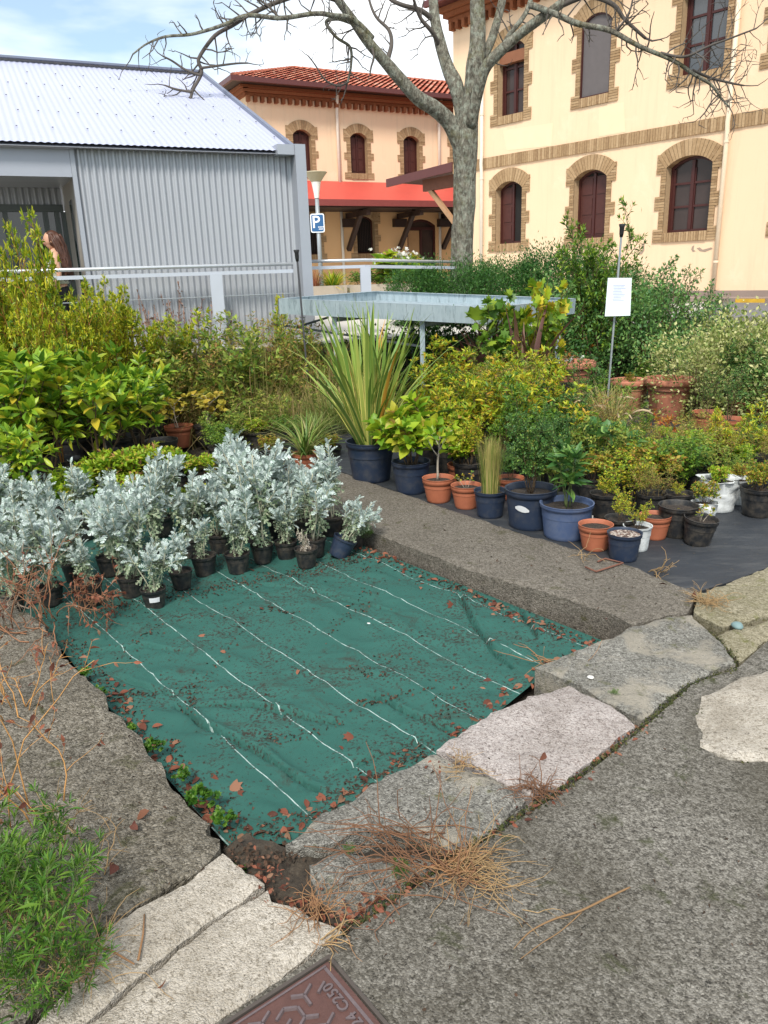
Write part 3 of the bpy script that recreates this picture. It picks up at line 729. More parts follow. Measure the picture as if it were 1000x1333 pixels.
o = mb.build('string_course', m_brick, RB); mb = MB(); mb.fbox(PL, SL, SR, .001, .032, zcourse-.165, zcourse+.165); mb.build('mortar_bed', m_mortar, o)
mb = MB(); ptop = ztop+.3
for (xa, ya) in ((629.5, 250), (950, 165)):
    s = PL.sz(xa, ya)[0]; mp_ = MB(); mp_.tube([PL.w(s,.10,zb), PL.w(s,.10,zcourse-.3), PL.w(s,.13,zcourse), PL.w(s,.10,zcourse+.3), PL.w(s,.10,ptop)], .062, 10)
    for z in (1.6, zcourse-.5, zcourse+1.5): mp_.lathe([(.075,0),(.075,.06)], 10, PL.w(s,.10,z))
    mp_.build('downpipe', m_white if xa < 700 else plain('cream_pipe_paint', (.74,.60,.44), .6), RB, True)
mb = MB(); r = random.Random(3)
for k in range(3): mb.fbox(PL, SL-.1-.12*k, SR, .002, .14+.13*k, ztop+.02+.16*k, ztop+.17+.16*k)
x = SL
while x < SR: mb.fbox(PL, x, x+.13, .002, .22, ztop-.22, ztop+.015); x += .30
mb.build('cornice', m_rbrick, RB)
mb = MB(); ze = ztop+.50; mb.fbox(PL, SL-.45, SR, -14.6, .75, ze, ze+.12); mb.fbox(PL, SL-.52, SR, .76, .90, ze-.02, ze+.16); mb.build('eaves', m_fascia, RB)
mb = MB(); mb.add([PL.w(SL-.7,.8,ze+.13),PL.w(SR,.8,ze+.13),PL.w(SR,-7,ze+3.2),PL.w(SL+6,-7,ze+3.2),PL.w(SL-.7,-14.6,ze+.13),PL.w(SR,-14.6,ze+.13)], [(0,1,2,3),(3,2,5,4),(0,3,4)])
m_tile = plain('clay_roof_tile', (.36,.11,.06), .85, 0, .4, 5, .3); mb.build('roof', m_tile, RB)
# patched and peeling plaster on the wall
def blot(pl, xs, name, m, root, t=.004):
    for px in xs: mb = MB(); mb.prism([pl.w(*(lambda q: (q[0], .0015, q[1]))(pl.sz(x, y))) for x, y in px], pl.n*t); mb.build(name, m, root)
blot(PL, [[(836,317),(839,317),(839,326),(836,331),(833,331),(832,329),(836,326)], [(901,321),(904,319),(903,325),(906,327),(902,328),(900,325)], [(907,323),(911,322),(915,325),(926,322),(928,324),(918,328),(911,327)]], 'peeled_patch', plain('bare_render', (.33,.25,.19), .95), RB)
blot(PL, [[(780,140),(812,133),(814,172),(780,178)], [(655,170),(720,160),(718,190),(660,196)]], 'plaster_repair', plain('paler_plaster', (.78,.60,.40), .95, 0, .06, 3), RB)
mb = MB(); mb.fbox(PL, SL, SR, .003, .10, .5, PL.sz(960, 378)[1]); mb.fbox(PL, PL.sz(935,390)[0]-9, SR, .10, .9, .5, PL.sz(960, 388, .9)[1]); mb.build('plinth', plain('brown_grey_plinth', (.26,.20,.17), .9, 0, .2, 2), RB)
kb = MB(); sA, zA = PL.sz(957, 395, .93); sB, _ = PL.sz(995, 395, .93); kb.fbox(PL, sA, sB, .905, .93, PL.sz(960, 403, .93)[1], PL.sz(960, 388.5, .93)[1]-.006); kb.build('yellow_marking', plain('worn_yellow_paint', (.55,.33,.03), .8, 0, .5, 5), RB)

# platform canopy on the far gable of that wing
CP = empty('platform_canopy', PL.w(SL,0,0), 'brown edged timber canopy projecting from the station wing, half hidden by the trunk', 'canopy')
a = PL.sz(506, 238); b = PL.sz(592, 216); mb = MB()
def cw(s, t, z): return PL.w(s, t, z)
tb = -11.0
mb.hexa([cw(a[0],0,a[1]),cw(SL-.01,0,b[1]),cw(SL-.01,tb,b[1]),cw(a[0],tb,a[1]), cw(a[0],0,a[1]+.10),cw(SL-.01,0,b[1]+.10),cw(SL-.01,tb,b[1]+.10),cw(a[0],tb,a[1]+.10)])
mb.build('roof', m_fascia, CP)
mb = MB(); mb.hexa([cw(a[0]-.05,.02,a[1]-.16),cw(SL-.01,.02,b[1]-.18),cw(SL-.01,.09,b[1]-.18),cw(a[0]-.05,.09,a[1]-.16), cw(a[0]-.05,.02,a[1]+.13),cw(SL-.01,.02,b[1]+.13),cw(SL-.01,.09,b[1]+.13),cw(a[0]-.05,.09,a[1]+.13)]); mb.build('fascia', m_fascia, CP)
mb = MB(); mb.bar(cw(a[0]+1.6,-.4,a[1]-.25), cw(SL-.02,-.4,b[1]-.42), .16, .42); mb.build('beam', plain('brown_timber', (.16,.06,.035), .7, 0, .3, 6), CP)
mb = MB(); mb.bar(cw(a[0]+1.9,-.4,a[1]-.40), cw(SL-.02,-.4,b[1]-2.2), .14, .16); mb.build('brace', plain('pale_timber', (.38,.22,.12), .7, 0, .3, 6), CP)

# ---------------------------------------------------------------- left building with tiled hip roof and red canopy
QL = Plane(aty(434, 122, 40.0), 62)
LB = empty('station_building', QL.w(0,0,0), 'cream two storey station building with clay tile hip roof and red canopy', 'building')
hs = [px_hole(QL, 383, 408, 224, 168, 395, .22), px_hole(QL, 459, 481, 226, 173, 470, .22), px_hole(QL, 527, 545, 227, 178, 536, .22)]
z0 = sum(h[0][1] for h in hs)/3; z1 = sum(max(p[1] for p in h) for h in hs)/3; cs = [(h[0][0]+h[1][0])/2 for h in hs]; ww = sum(h[1][0]-h[0][0] for h in hs)/3
sp_ = (cs[2]-cs[0])/2
uh = [hole(c-ww/2, c+ww/2, z0, z1, .22) for c in (cs[0], cs[0]+sp_, cs[0]+2*sp_, cs[0]+3*sp_, cs[0]+4*sp_)]
gz0 = QL.sz(477, 330)[1]; gz1 = QL.sz(477, 281)[1]
gh = [hole(c-ww*.55, c+ww*.55, gz0, gz1, .22) for c in (QL.sz(405,330)[0], QL.sz(477,330)[0])]
dh = hole(QL.sz(531,338)[0], QL.sz(568,338)[0], .9, QL.sz(548,288)[1]+.1, .3)
LS = QL.sz(322, 140)[0]; LE = LS+26; lz1 = QL.sz(434, 134)[1]; zsplit = QL.sz(470, 250)[1]
mb = wall_with_holes(QL, LS, LE, zsplit, lz1+.3, uh)
mb.add([QL.w(LS,0,.6),QL.w(LS,-11,.6),QL.w(LS,-11,lz1+.3),QL.w(LS,0,lz1+.3)], [(0,1,2,3)]); mb.build('wall', m_plaster, LB)
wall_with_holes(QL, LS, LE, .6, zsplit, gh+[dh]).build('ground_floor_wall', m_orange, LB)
for i, h in enumerate(uh+gh): surround(QL, h, LB, sw=.20, qw=.34, ath=.40, sill=.26, seed=40+i)
for h in uh: window(QL, h, LB, 'shutter')
window(QL, gh[0], LB, 'bars'); window(QL, gh[1], LB, 'bars')
dr = MB(); hi = inset(dh, .10); n = len(dh)
for i in range(n):
    j = (i+1) % n; q = [dh[i], dh[j], hi[j], hi[i]]
    dr.hexa([QL.w(p[0], -.22, p[1]) for p in q]+[QL.w(p[0], -.08, p[1]) for p in q])
s0, s1 = hi[0][0], hi[1][0]; zt = hi[2][1]
dr.fbox(QL, s0, s1, -.21, -.09, zt-.14, zt); dr.fbox(QL, s0+(s1-s0)*.46, s0+(s1-s0)*.54, -.21, -.09, .9, zt)
dr.fbox(QL, s0+(s1-s0)*.54, s1, -.17, -.12, .9, 1.9)
d = dr.build('door', m_wood, LB); mb = MB()
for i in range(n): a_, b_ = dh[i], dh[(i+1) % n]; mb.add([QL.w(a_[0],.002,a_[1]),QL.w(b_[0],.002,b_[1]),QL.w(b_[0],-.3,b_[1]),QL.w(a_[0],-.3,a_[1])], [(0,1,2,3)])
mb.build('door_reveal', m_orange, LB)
mb = MB(); mb.fbox(QL, s0, s0+(s1-s0)*.45, -.17, -.13, .95, zt-.16); mb.build('door_panel', plain('ochre_panel', (.42,.25,.12), .8), d)
mb = MB(); mb.add([QL.w(p[0], -.16, p[1]) for p in dh], [tuple(range(n))]); mb.build('pane', m_glass, d)
for px_, y_ in ((436.5, 128), (570, 148)):
    s = QL.sz(px_, y_)[0]; mb = MB(); mb.tube([QL.w(s,.35,lz1+.55), QL.w(s,.14,lz1-.1), QL.w(s,.10,lz1-.5), QL.w(s,.10,zsplit-.4)], .075, 8); mb.tube([QL.w(s,.10,zsplit-.9), QL.w(s,.10,.8)], .07, 8); mb.build('downpipe', m_white, LB, True)
mb = MB(); x = LS-.05                                     # dentilled brick cornice
for k in range(3): mb.fbox(QL, LS-.12*k, LE, .002, .12+.13*k, lz1+.02+.13*k, lz1+.14+.13*k); mb.fbox(QL, LS-.12-.13*k, LS-.002, -11, .12+.13*k-.003, lz1+.02+.13*k, lz1+.14+.13*k)
while x < LE: mb.fbox(QL, x, x+.15, .002, .22, lz1-.22, lz1+.015); x += .33
mb.build('cornice', m_rbrick, LB)
ze = lz1+.42; ov = .85
mb = MB(); mb.fbox(QL, LS-ov, LE, -11.5, ov, ze, ze+.06); mb.build('soffit', m_timber, LB)
mb = MB(); mb.fbox(QL, LS-ov-.14, LE, ov+.002, ov+.16, ze-.04, ze+.16); mb.fbox(QL, LS-ov-.14, LS-ov-.002, -11.5, ov, ze-.04, ze+.16); mb.build('gutter', m_fascia, LB)
# tile roof: barrel tiles as real relief
m = NT('clay_barrel_tiles'); uvn = m.n('UVMap'); fl = m.n('VectorMath'); fl.operation = 'FLOOR'; m.l(uvn.outputs[0], fl.inputs[0])
wn = m.n('TexWhiteNoise'); wn.noise_dimensions = '2D'; m.l(fl.outputs[0], wn.inputs['Vector'])
col = m.ramp(m.math('ADD', m.math('MULTIPLY', wn.outputs['Value'], .75), m.math('MULTIPLY', m.noise(m.pos(), .8, 5, .7), .3)), [(.1,(.20,.06,.04)),(.4,(.42,.115,.075)),(.7,(.52,.19,.12)),(1,(.62,.36,.27))])
m_tiles = m.set(col, .9, None, m.noise(m.pos(), 18, 4), .4, .02, .15)
pk = QL.sz(383, 90, -5.3); rise = pk[1]-(ze+.1); run = 5.3+ov; sh = pk[0]-(LS-ov)
V = []; Fq = []; UV = []
per, rowl = .30, .42; nr = int(math.hypot(run, rise)/rowl); ns = int((LE-LS+ov)/per)*6
def roof_pt(s, f, w): return QL.w(s, ov-run*f, ze+.10+rise*f+w)
for k in range(nr):
    for e, (f0, lift) in enumerate((((k)/nr, .06), ((k+1.12)/nr, .0))):
        for i in range(ns+1):
            s = LS-ov+i*per/6; V.append(roof_pt(s, f0, lift+.075*abs(math.sin(PI*i/6)) if True else 0))
    for i in range(ns):
        s = LS-ov+(i+.5)*per/6
        if s < LS-ov+sh*(k+.5)/nr: continue
        b = k*2*(ns+1); Fq.append((b+i, b+i+1, b+ns+1+i+1, b+ns+1+i)); UV += [(i//6+.5, k+.5)]*4
me = npmesh('roof', V, np.array(Fq).ravel(), np.full(len(Fq), 4), m_tiles, False, UV)
ro = link('roof', me, LB); ro.location = -LB.location
mb = MB(); mb.add([roof_pt(LS-ov,0,0), QL.w(LS-ov,-11.5,ze+.10), QL.w(LS-ov+sh,-5.3,ze+.1+rise)], [(0,1,2)]); mb.add([QL.w(LS-ov,-11.5,ze+.10), QL.w(LE,-11.5,ze+.1), QL.w(LE,-5.3,ze+.1+rise), QL.w(LS-ov+sh,-5.3,ze+.1+rise)], [(0,1,2,3)])
mb.build('roof_slope', m_tile, LB)
mb = MB(); a = roof_pt(LS-ov,0,.05); b = QL.w(LS-ov+sh,-5.3,ze+.14+rise); c = QL.w(LE,-5.3,ze+.14+rise)
for p, q in ((a, b), (b, c)):
    L = (q-p).length; k = 0
    while k*.45 < L: mb.tube([p.lerp(q, k*.45/L), p.lerp(q, min(1, (k*.45+.47)/L))], [.13,.11], 8); k += 1
mb.build('ridge_tiles', m_tile, LB)
# red canopy
CN = empty('red_canopy', QL.w(LS,0,zsplit), 'red sheet metal canopy with brown edge along the tiled station building', 'canopy')
pr = 2.4; zi = QL.sz(470, 237)[1]; zo = QL.sz(470, 261, pr)[1]; c0 = QL.sz(330,262,pr)[0]
mb = MB(); mb.hexa([QL.w(c0+1.2,.05,zi-.06),QL.w(LE,.05,zi-.06),QL.w(LE,pr,zo-.06),QL.w(c0,pr,zo-.06),QL.w(c0+1.2,.05,zi),QL.w(LE,.05,zi),QL.w(LE,pr,zo),QL.w(c0,pr,zo)]); mb.build('roof_sheet', m_red, CN)
mb = MB(); mb.fbox(QL, c0-.02, LE, pr+.002, pr+.10, zo-.24, zo+.03); mb.build('fascia', plain('brown_red_fascia', (.22,.055,.05), .4), CN)
mb = MB(); mb.fbox(QL, c0+.3, LE, .05, pr, zo-.30, zo-.20); mb.build('ceiling', m_timber, CN)
for xb in (455, 522, 580):
    s = QL.sz(xb, 278, .3)[0]; mb = MB(); mb.bar(QL.w(s,.06,zo-2.05), QL.w(s,1.6,zo-.36), .2, .2); mb.bar(QL.w(s,.05,zo-.48), QL.w(s,pr-.1,zo-.48), .2, .22); mb.fbox(QL, s-.35, s+.35, .02, .3, zo-1.0, zo-.62); mb.build('bracket', m_timber, CN)

# ---------------------------------------------------------------- grey corrugated pavilion
G = Plane(aty(390, 440, 10.6), 65)
m = NT('corrugated_grey_steel'); v = m.pos()
m_corr = m.set(m.mix(m.noise(v, .7, 4), (.37,.385,.415), (.45,.465,.49)), .42, .35, m.noise(v, 30, 3), .05, .005)
m = NT('pale_blue_grey_roof_sheet'); m_roofg = m.set(m.mix(m.noise(m.pos(), .6, 4), (.40,.42,.54), (.47,.49,.61)), .5, .15)
m_flash = plain('grey_flashing', (.36,.38,.42), .45, .3, .06)
GB = empty('corrugated_pavilion', G.w(0,0,.78), 'grey corrugated steel pavilion with pale pitched roof and recessed glass entrance', 'building')
g1 = G.sz(383, 300)[0]; g0 = G.sz(110, 300)[0]; gz = 3.06; gb = .72; gL = g0-5.5
def corr(pl, s0, s1, zfun, t, amp=.017, per=.076, name='wall'):
    n = int((s1-s0)/per*6); V = []; F_ = []
    for i in range(n+1):
        s = s0+(s1-s0)*i/n; tt = t+amp*math.sin(2*PI*s/per); za, zb_ = zfun(s); V += [pl.w(s,tt,za), pl.w(s,tt,zb_)]
    for i in range(n): F_.append((2*i,2*i+2,2*i+3,2*i+1))
    mb = MB(); mb.add(V, F_); return mb
corr(G, g0, g1, lambda s: (gb, gz), 0).build('corrugated_wall', m_corr, GB, True)
mb = MB(); mb.fbox(G, g0-.05, g0-.001, -.06, .03, gb, gz-.01); mb.build('corner_trim', m_flash, GB)
mb = MB(); mb.fbox(G, g1, g1+.135, -.9, .22, .70, gz+.10); mb.build('fin_wall', m_flash, GB)
mb = MB(); mb.fbox(G, g1-.22, g1-.002, -.35, .20, gz-.02, gz+.095); mb.build('fin_cap', m_flash, GB)
zf = G.sz(0, 229)[1]
mb = MB(); mb.fbox(G, gL, g0-.052, -.5, .025, zf, gz-.015); mb.build('fascia', plain('pale_grey_fascia', (.36,.38,.43), .4, .2, .05), GB)
rz = -1.15; zg = G.sz(40, 267, rz)[1]; gR = G.sz(86, 300, rz)[0]
corr(G, gL, gR, lambda s: (zg, zf+.3), rz+.03).build('recess_cladding', m_corr, GB, True)
mb = MB(); mb.fbox(G, gL, g0-.06, rz-.2, -.5, zf+.003, zf+.06); mb.build('recess_ceiling', m_flash, GB)
mb = MB(); mb.add([G.w(g0-.04,-.06,gb),G.w(g0-.04,-.06,zf+.1),G.w(gR+.02,rz,zf+.1),G.w(gR+.02,rz,gb)], [(0,1,2,3)])
mb.build('return_wall', plain('beige_cladding', (.36,.335,.30), .5), GB)
fr = MB()
def gbar(s0, s1, z0, z1): fr.fbox(G, s0, s1, rz-.03, rz+.05, z0, z1)
gbar(gL, gR, zg-.08, zg+.004)
for xg in (86, 77, 62, 10, -60): s = G.sz(xg, 300, rz)[0]; gbar(s-.03, s+.03, .78, zg-.082)
fr.build('entrance_frame', plain('dark_green_frame', (.07,.085,.08), .4), GB)
m = NT('dark_green_glass'); m_gg = m.set((.020,.034,.030), .05, None, None, spec=.8)
mb = MB(); mb.fbox(G, gL, gR-.001, rz-.01, rz+.012, .78, zg-.081); mb.build('entrance_glass', m_gg, GB)
mb = MB(); p0 = G.w(gR+.03, rz+.03, 0); p1 = G.w(g0-.05, -.08, 0); dv = p1-p0
for f0, f1 in ((.0,.04),(.30,.34),(.62,.65)): mb.hexa([p0+dv*f0+Vector((0,0,gb))+G.n*.02, p0+dv*f1+Vector((0,0,gb))+G.n*.02, p0+dv*f1+Vector((0,0,gb))+G.n*.05, p0+dv*f0+Vector((0,0,gb))+G.n*.05]+[p0+dv*f0+Vector((0,0,zg))+G.n*.02, p0+dv*f1+Vector((0,0,zg))+G.n*.02, p0+dv*f1+Vector((0,0,zg))+G.n*.05, p0+dv*f0+Vector((0,0,zg))+G.n*.05])
mb.build('side_frame', m_flash, GB)
mb = MB(); mb.hexa([p0+Vector((0,0,gb)), p0+dv*.66+Vector((0,0,gb)), p0+dv*.66+G.n*.03+Vector((0,0,gb)), p0+G.n*.03+Vector((0,0,gb))]+[p0+Vector((0,0,zg)), p0+dv*.66+Vector((0,0,zg)), p0+dv*.66+G.n*.03+Vector((0,0,zg)), p0+G.n*.03+Vector((0,0,zg))]); mb.build('side_glass', m_gg, GB)
# pitched roof, corrugations running down the slope
gs1 = g1+.02
def gab(x, y):                                            # the point of the gable end plane seen at a pixel
    q = G.w(gs1,0,0); r_ = Vector(ray(x, y)); k = (q-Vector(_C)).dot(G.d)/r_.dot(G.d); p = Vector(_C)+r_*k; return (p-q).dot(G.n), p.z
rt, rzz = gab(262, 97); rt2, rz2 = gab(362, 196)
n = int((gs1-gL)/.076*6); mb = MB(); V = []; F_ = []
ev = .14
for i in range(n+1):
    s = gL+(gs1-gL)*i/n; a_ = .0045*math.sin(2*PI*s/.076); V += [G.w(s,ev,gz+.03+a_), G.w(s,rt,rzz+a_)]
F_ = [(2*i,2*i+2,2*i+3,2*i+1) for i in range(n)]
mb.add(V, F_); mb.build('roof', m_roofg, GB, True)
mb = MB(); mb.add([G.w(gL,ev,gz-.01),G.w(gs1,ev,gz-.01),G.w(gs1,rt,rzz-.06),G.w(gL,rt,rzz-.06)], [(0,1,2,3)]); mb.add([G.w(gL,rt,rzz-.01),G.w(gs1,rt,rzz-.01),G.w(gs1,2*rt,gz),G.w(gL,2*rt,gz)], [(0,1,2,3)]); mb.add([G.w(gs1-.03,0,gz-.1),G.w(gs1-.03,rt,rzz-.07),G.w(gs1-.03,2*rt,gz-.1),G.w(gs1-.03,2*rt,gb),G.w(gs1-.03,-.9,gb)], [(0,1,2,3,4)]); mb.build('roof_deck', m_flash, GB)
mb = MB(); mb.bar(G.w(gs1+.01,ev,gz+.045), G.w(gs1+.01,rt,rzz+.015), .05, .07); mb.bar(G.w(gL,rt,rzz+.03), G.w(gs1,rt,rzz+.03), .22, .03); mb.build('verge_trim', plain('dark_blue_trim', (.16,.18,.24), .5), GB)
mb = MB()
for f in (.13,.30,.47,.64,.81):
    s = gL+.03
    while s < gs1: p = G.w(s,ev+(rt-ev)*f,gz+.03+(rzz-gz-.03)*f+.012); mb.lathe([(.011,0),(.011,.009),(0.001,.012)], 6, p); s += .076*3 if f*100 % 2 < 1 else .076*5
mb.build('roof_screws', plain('roof_screw', (.17,.17,.2), .5), GB)
# ================================================================ street furniture, tree, person
m_galv = NT('galvanised_steel'); v = m_galv.pos()
gcol = m_galv.mix(m_galv.noise(m_galv.map(v, (1,1,.25)), 16, 6, .7), (.20,.27,.31), (.50,.57,.60))
gcol = m_galv.mix(m_galv.ramp(m_galv.noise(m_galv.map(v, (2.2,2.2,.35)), 9, 6, .75, .3), [(.52,0.0),(.66,.75)]), gcol, (.10,.13,.14))
m_galv = m_galv.set(gcol, .5, .35, m_galv.noise(v, 40, 4), .1, .004)
m_rail = plain('pale_painted_rail', (.50,.53,.59), .4, .15, .06)
m_blackp = plain('black_plastic', (.014,.014,.016), .45)
m_pole = plain('grey_metal_pole', (.33,.36,.38), .45, .4, .1)

# railing in front of the pavilion, and its continuation behind the bench
def railing(name, label, pts, posts, seed):
    root = empty(name, (pts[0][0], pts[0][1], .78), label, 'railing')
    mb = MB(); mb.tube([(*p[:2], p[2]) for p in pts], .021, 10); mb.build('handrail', plain('bright_steel_tube', (.60,.62,.64), .3, .5), root, True)
    for a, b in zip(pts, pts[1:]):
        mb = MB(); mb.bar(Vector(a)-Vector((0,0,.085)), Vector(b)-Vector((0,0,.085)), .02, .042); mb.build('lower_rail', m_rail, root)
    for p, wd in posts:
        mb = MB(); d = (Vector(pts[1])-Vector(pts[0])); d.z = 0; d.normalize(); nn = Vector((d.y,-d.x,0)); q = Vector(p)
        zb_ = deckz(q.x, q.y)-.05 if q.y > 10.3 else .5
        mb.bar(Vector((q.x,q.y,zb_)), Vector((q.x,q.y,q.z-.09)), wd, .03, (-nn.x,-nn.y,0))
        mb.build('post', m_rail, root)
    return root
RL = Plane(aty(385, 346, 10.35), 65)
def rp(x, y): s, z = RL.sz(x, y); return RL.w(s, 0, z)
z_r = RL.sz(385, 343.5)[1]; sA = RL.sz(-120, 360)[0]; sB = RL.sz(381, 345)[0]
p_post = RL.sz(280, 351)[0]
R1 = railing('railing', 'long pale steel railing running in front of the corrugated pavilion', [RL.w(sA,0,z_r), RL.w(sB,0,z_r)], [(RL.w(p_post,0,z_r), .15)], 1)
mb = MB(); mb.tube([RL.w(sA,0,z_r-.36), RL.w(sB,0,z_r-.36)], .006, 5); mb.build('wire', m_pole, R1)
a = aty(398, 341.5, 11.0); b = aty(475, 337.5, 11.3); c = aty(592, 341, 12.6); b.z = a.z = (a.z+b.z)/2
R2 = railing('railing', 'short pale steel railing with one wide post, between pavilion corner and tree', [a, b, c], [(b, .15)], 2)

# tilted galvanised bench tray on legs
A_, D_, C_, B_ = aty(362, 389, 9.6), aty(641, 401, 8.6), aty(750, 389, 9.7), aty(462, 381, 10.9)
B_ = A_+C_-D_
BT = empty('growing_bench', (D_.x, D_.y, 0), 'weathered galvanised steel growing tray on legs behind the spiky plant', 'growing bench')
cs_ = [A_, D_, C_, B_]; upv = (D_-A_).cross(B_-A_).normalized()
if upv.z < 0: upv = -upv
mb = MB(); dz = upv*.175
for i in range(4):
    p, q = cs_[i], cs_[(i+1) % 4]; cen = (A_+C_)/2; inw = (cen-(p+q)/2); inw = (inw-upv*inw.dot(upv)).normalized()*.012
    mb.hexa([p-dz, q-dz, q-dz+inw, p-dz+inw, p, q, q+inw, p+inw])
    lip = (cen-(p+q)/2).normalized()*.04; mb.hexa([p+upv*.0015, q+upv*.0015, q+lip+upv*.0015, p+lip+upv*.0015, p+upv*.006, q+upv*.006, q+lip+upv*.006, p+lip+upv*.006])
mb.hexa([x-dz*.72+((A_+C_)/2-x).normalized()*.016 for x in cs_]+[x-dz*.62+((A_+C_)/2-x).normalized()*.016 for x in cs_]); mb.build('tray', m_galv, BT)
def bp(u, v_): return A_+(D_-A_)*u+(B_-A_)*v_-dz
for u, v_ in ((.24,.08),(.24,.9),(.66,.08),(.66,.9),(.96,.08),(.96,.9)):
    p = bp(u, v_)-Vector((0,0,.004)); zb_ = -.1
    if p.y > 10.25+.3*(p.x+1): zb_ = .77
    mb = MB(); mb.bar((p.x,p.y,zb_), p, .055, .055); mb.build('leg', m_galv, BT)
for u in (.24,.66,.96):
    mb = MB(); mb.bar(bp(u,.10)-Vector((0,0,.05)), bp(u,.88)-Vector((0,0,.05)), .05, .05); mb.build('crossbar', m_galv, BT)
mb = MB(); mb.bar(bp(-.1,.1)-Vector((0,0,.14)), bp(.64,.1)-Vector((0,0,.30)), .02, .025); mb.bar(bp(.05,.1)-Vector((0,0,.15)), bp(.20,.1)-Vector((0,0,.03)), .02, .025); mb.build('brace', plain('dark_steel', (.06,.07,.08), .5, .4), BT)

# black capped stake at the pavilion corner
def stake(P, top, label, seed):
    root = empty('stake', P, label, 'stake'); h = top.z-P.z
    mb = MB(); mb.tube([P, top], .011, 8); mb.build('rod', m_pole if seed else plain('dark_rod', (.06,.06,.065), .5), root)
    d = (top-P).normalized(); mb = MB(); mb.tube([top-d*.02, top+d*.015, top+d*.07, top+d*.10, top+d*.105], [.016,.022,.024,.034,.030], 10); mb.build('cap', m_blackp, root, True)
    return root
P = aty(399, 440, 9.1); P.z = 0; T_ = aty(387, 338, 9.15); stake(P, T_, 'thin dark stake with black cap standing in front of the pavilion corner', 0)
# notice on a stake
P = aty(800, 470, 8.2); P.z = -.02; T_ = aty(809, 306, 8.2); P.x = T_.x-.06
ST = stake(P, T_, 'galvanised stake with black cap and a white laminated notice among the shrubs', 1)
nx0 = aty(787, 412, 8.15); nx1 = aty(820, 411, 8.13); nx2 = aty(822, 362, 8.17); nx3 = aty(791, 362, 8.19)
nf = (nx1-nx0).cross(nx3-nx0).normalized(); nf = nf if nf.y < 0 else -nf
def sheetq(a, b, c, d, off, th, m, name, par):
    mb = MB(); o_ = nf*off; mb.prism([a+o_, b+o_, c+o_, d+o_], nf*th); return mb.build(name, m, par)
no = sheetq(nx0, nx1, nx2, nx3, .016, .003, plain('laminate_film', (.66,.74,.74), .15), 'notice', ST)
def nq(u, v_): a = nx0.lerp(nx1, u); b = nx3.lerp(nx2, u); return a.lerp(b, v_)
sheetq(nq(.07,.06), nq(.93,.06), nq(.93,.94), nq(.07,.94), .0195, .001, plain('white_paper', (.62,.66,.76), .6), 'paper', no)
mb = MB(); r = random.Random(4)
for k in range(11):
    v0 = .80-.040*k; u1 = .78-r.uniform(0,.22); u0 = .24+r.uniform(0,.05)
    mb.prism([nq(u0,v0)+nf*.021, nq(u1,v0)+nf*.021, nq(u1,v0+.012)+nf*.021, nq(u0,v0+.012)+nf*.021], nf*.0004)
mb.build('printed_lines', plain('grey_ink', (.30,.34,.46), .8), no)

# lamp post with the blue parking sign
P = aty(419, 377, 30.0); zg_ = deckz(P.x, P.y)
LP = empty('street_lamp', (P.x, P.y, zg_), 'slim grey street lamp with upturned conical head in front of the red canopy', 'street lamp')
T_ = aty(412.5, 258, 30.0); mb = MB(); mb.tube([(P.x,P.y,zg_), (P.x,P.y,T_.z)], [.085,.07], 10); mb.build('pole', m_pole, LP, True)
mb = MB(); z1 = aty(412, 252, 30).z; z2 = aty(412, 237, 30).z; z3 = aty(412, 225, 30).z
mb.lathe([(.085,T_.z),(.10,z1),(.17,z2)], 14, (P.x,P.y,0)); mb.build('neck', plain('white_lamp_neck', (.72,.70,.66), .4), LP, True)
mb = MB(); mb.lathe([(.17,z2+.003),(.40,z3-.01),(.42,z3),(.40,z3+.03),(.0,z3+.05)], 18, (P.x,P.y,0)); mb.build('lamp_head', plain('tan_lamp_head', (.38,.33,.22), .45), LP, True)
s0 = aty(406.5, 303, 29.9); s1 = aty(424.5, 302.5, 29.9); zt_ = aty(415, 278, 29.9).z; cx = P.x-.02; wS = (s1.x-s0.x); zc = (s0.z+zt_)/2; hS = zt_-s0.z
SG = empty('parking_sign', (cx, P.y-.09, s0.z), 'blue square parking sign with white P on the lamp post', 'road sign')
def rrect(w_, h_, rr, n=5):
    o_ = []
    for cxx, cz, a0 in ((w_/2-rr,h_/2-rr,0),(-w_/2+rr,h_/2-rr,90),(-w_/2+rr,-h_/2+rr,180),(w_/2-rr,-h_/2+rr,270)):
        for k in range(n+1): a = rad(a0+90*k/n); o_.append((cxx+rr*math.cos(a), cz+rr*math.sin(a)))
    return o_
m_signw = plain('white_sign_paint', (.80,.82,.84), .4)
mb = MB(); mb.prism([Vector((cx+a, P.y-.09, zc+b)) for a, b in rrect(wS, hS, .07)], (0,-.012,0)); mb.build('border_plate', m_signw, SG)
mb = MB(); mb.prism([Vector((cx+a, P.y-.104, zc+b)) for a, b in rrect(wS-.07, hS-.07, .05)], (0,-.003,0)); mb.build('sign_face', plain('blue_sign_paint', (.025,.10,.24), .4), SG)
o = link('lettering', text_mesh('P', hS*.92, .002, 1, .004), SG); o.data.materials.append(m_signw); o.rotation_euler = (PI/2, 0, 0); o.location = (-.05, -.022, zc-s0.z+.02)
mb = MB()
for k, (u0, u1) in enumerate(((.02,.24),(.04,.20))):
    for j in range(4): a = cx+u0+(u1-u0)*j/4; mb.box(a, a+(u1-u0)/5, P.y-.111, P.y-.108, zc-.15-.07*k, zc-.12-.07*k)
mb.build('small_print', m_signw, SG)

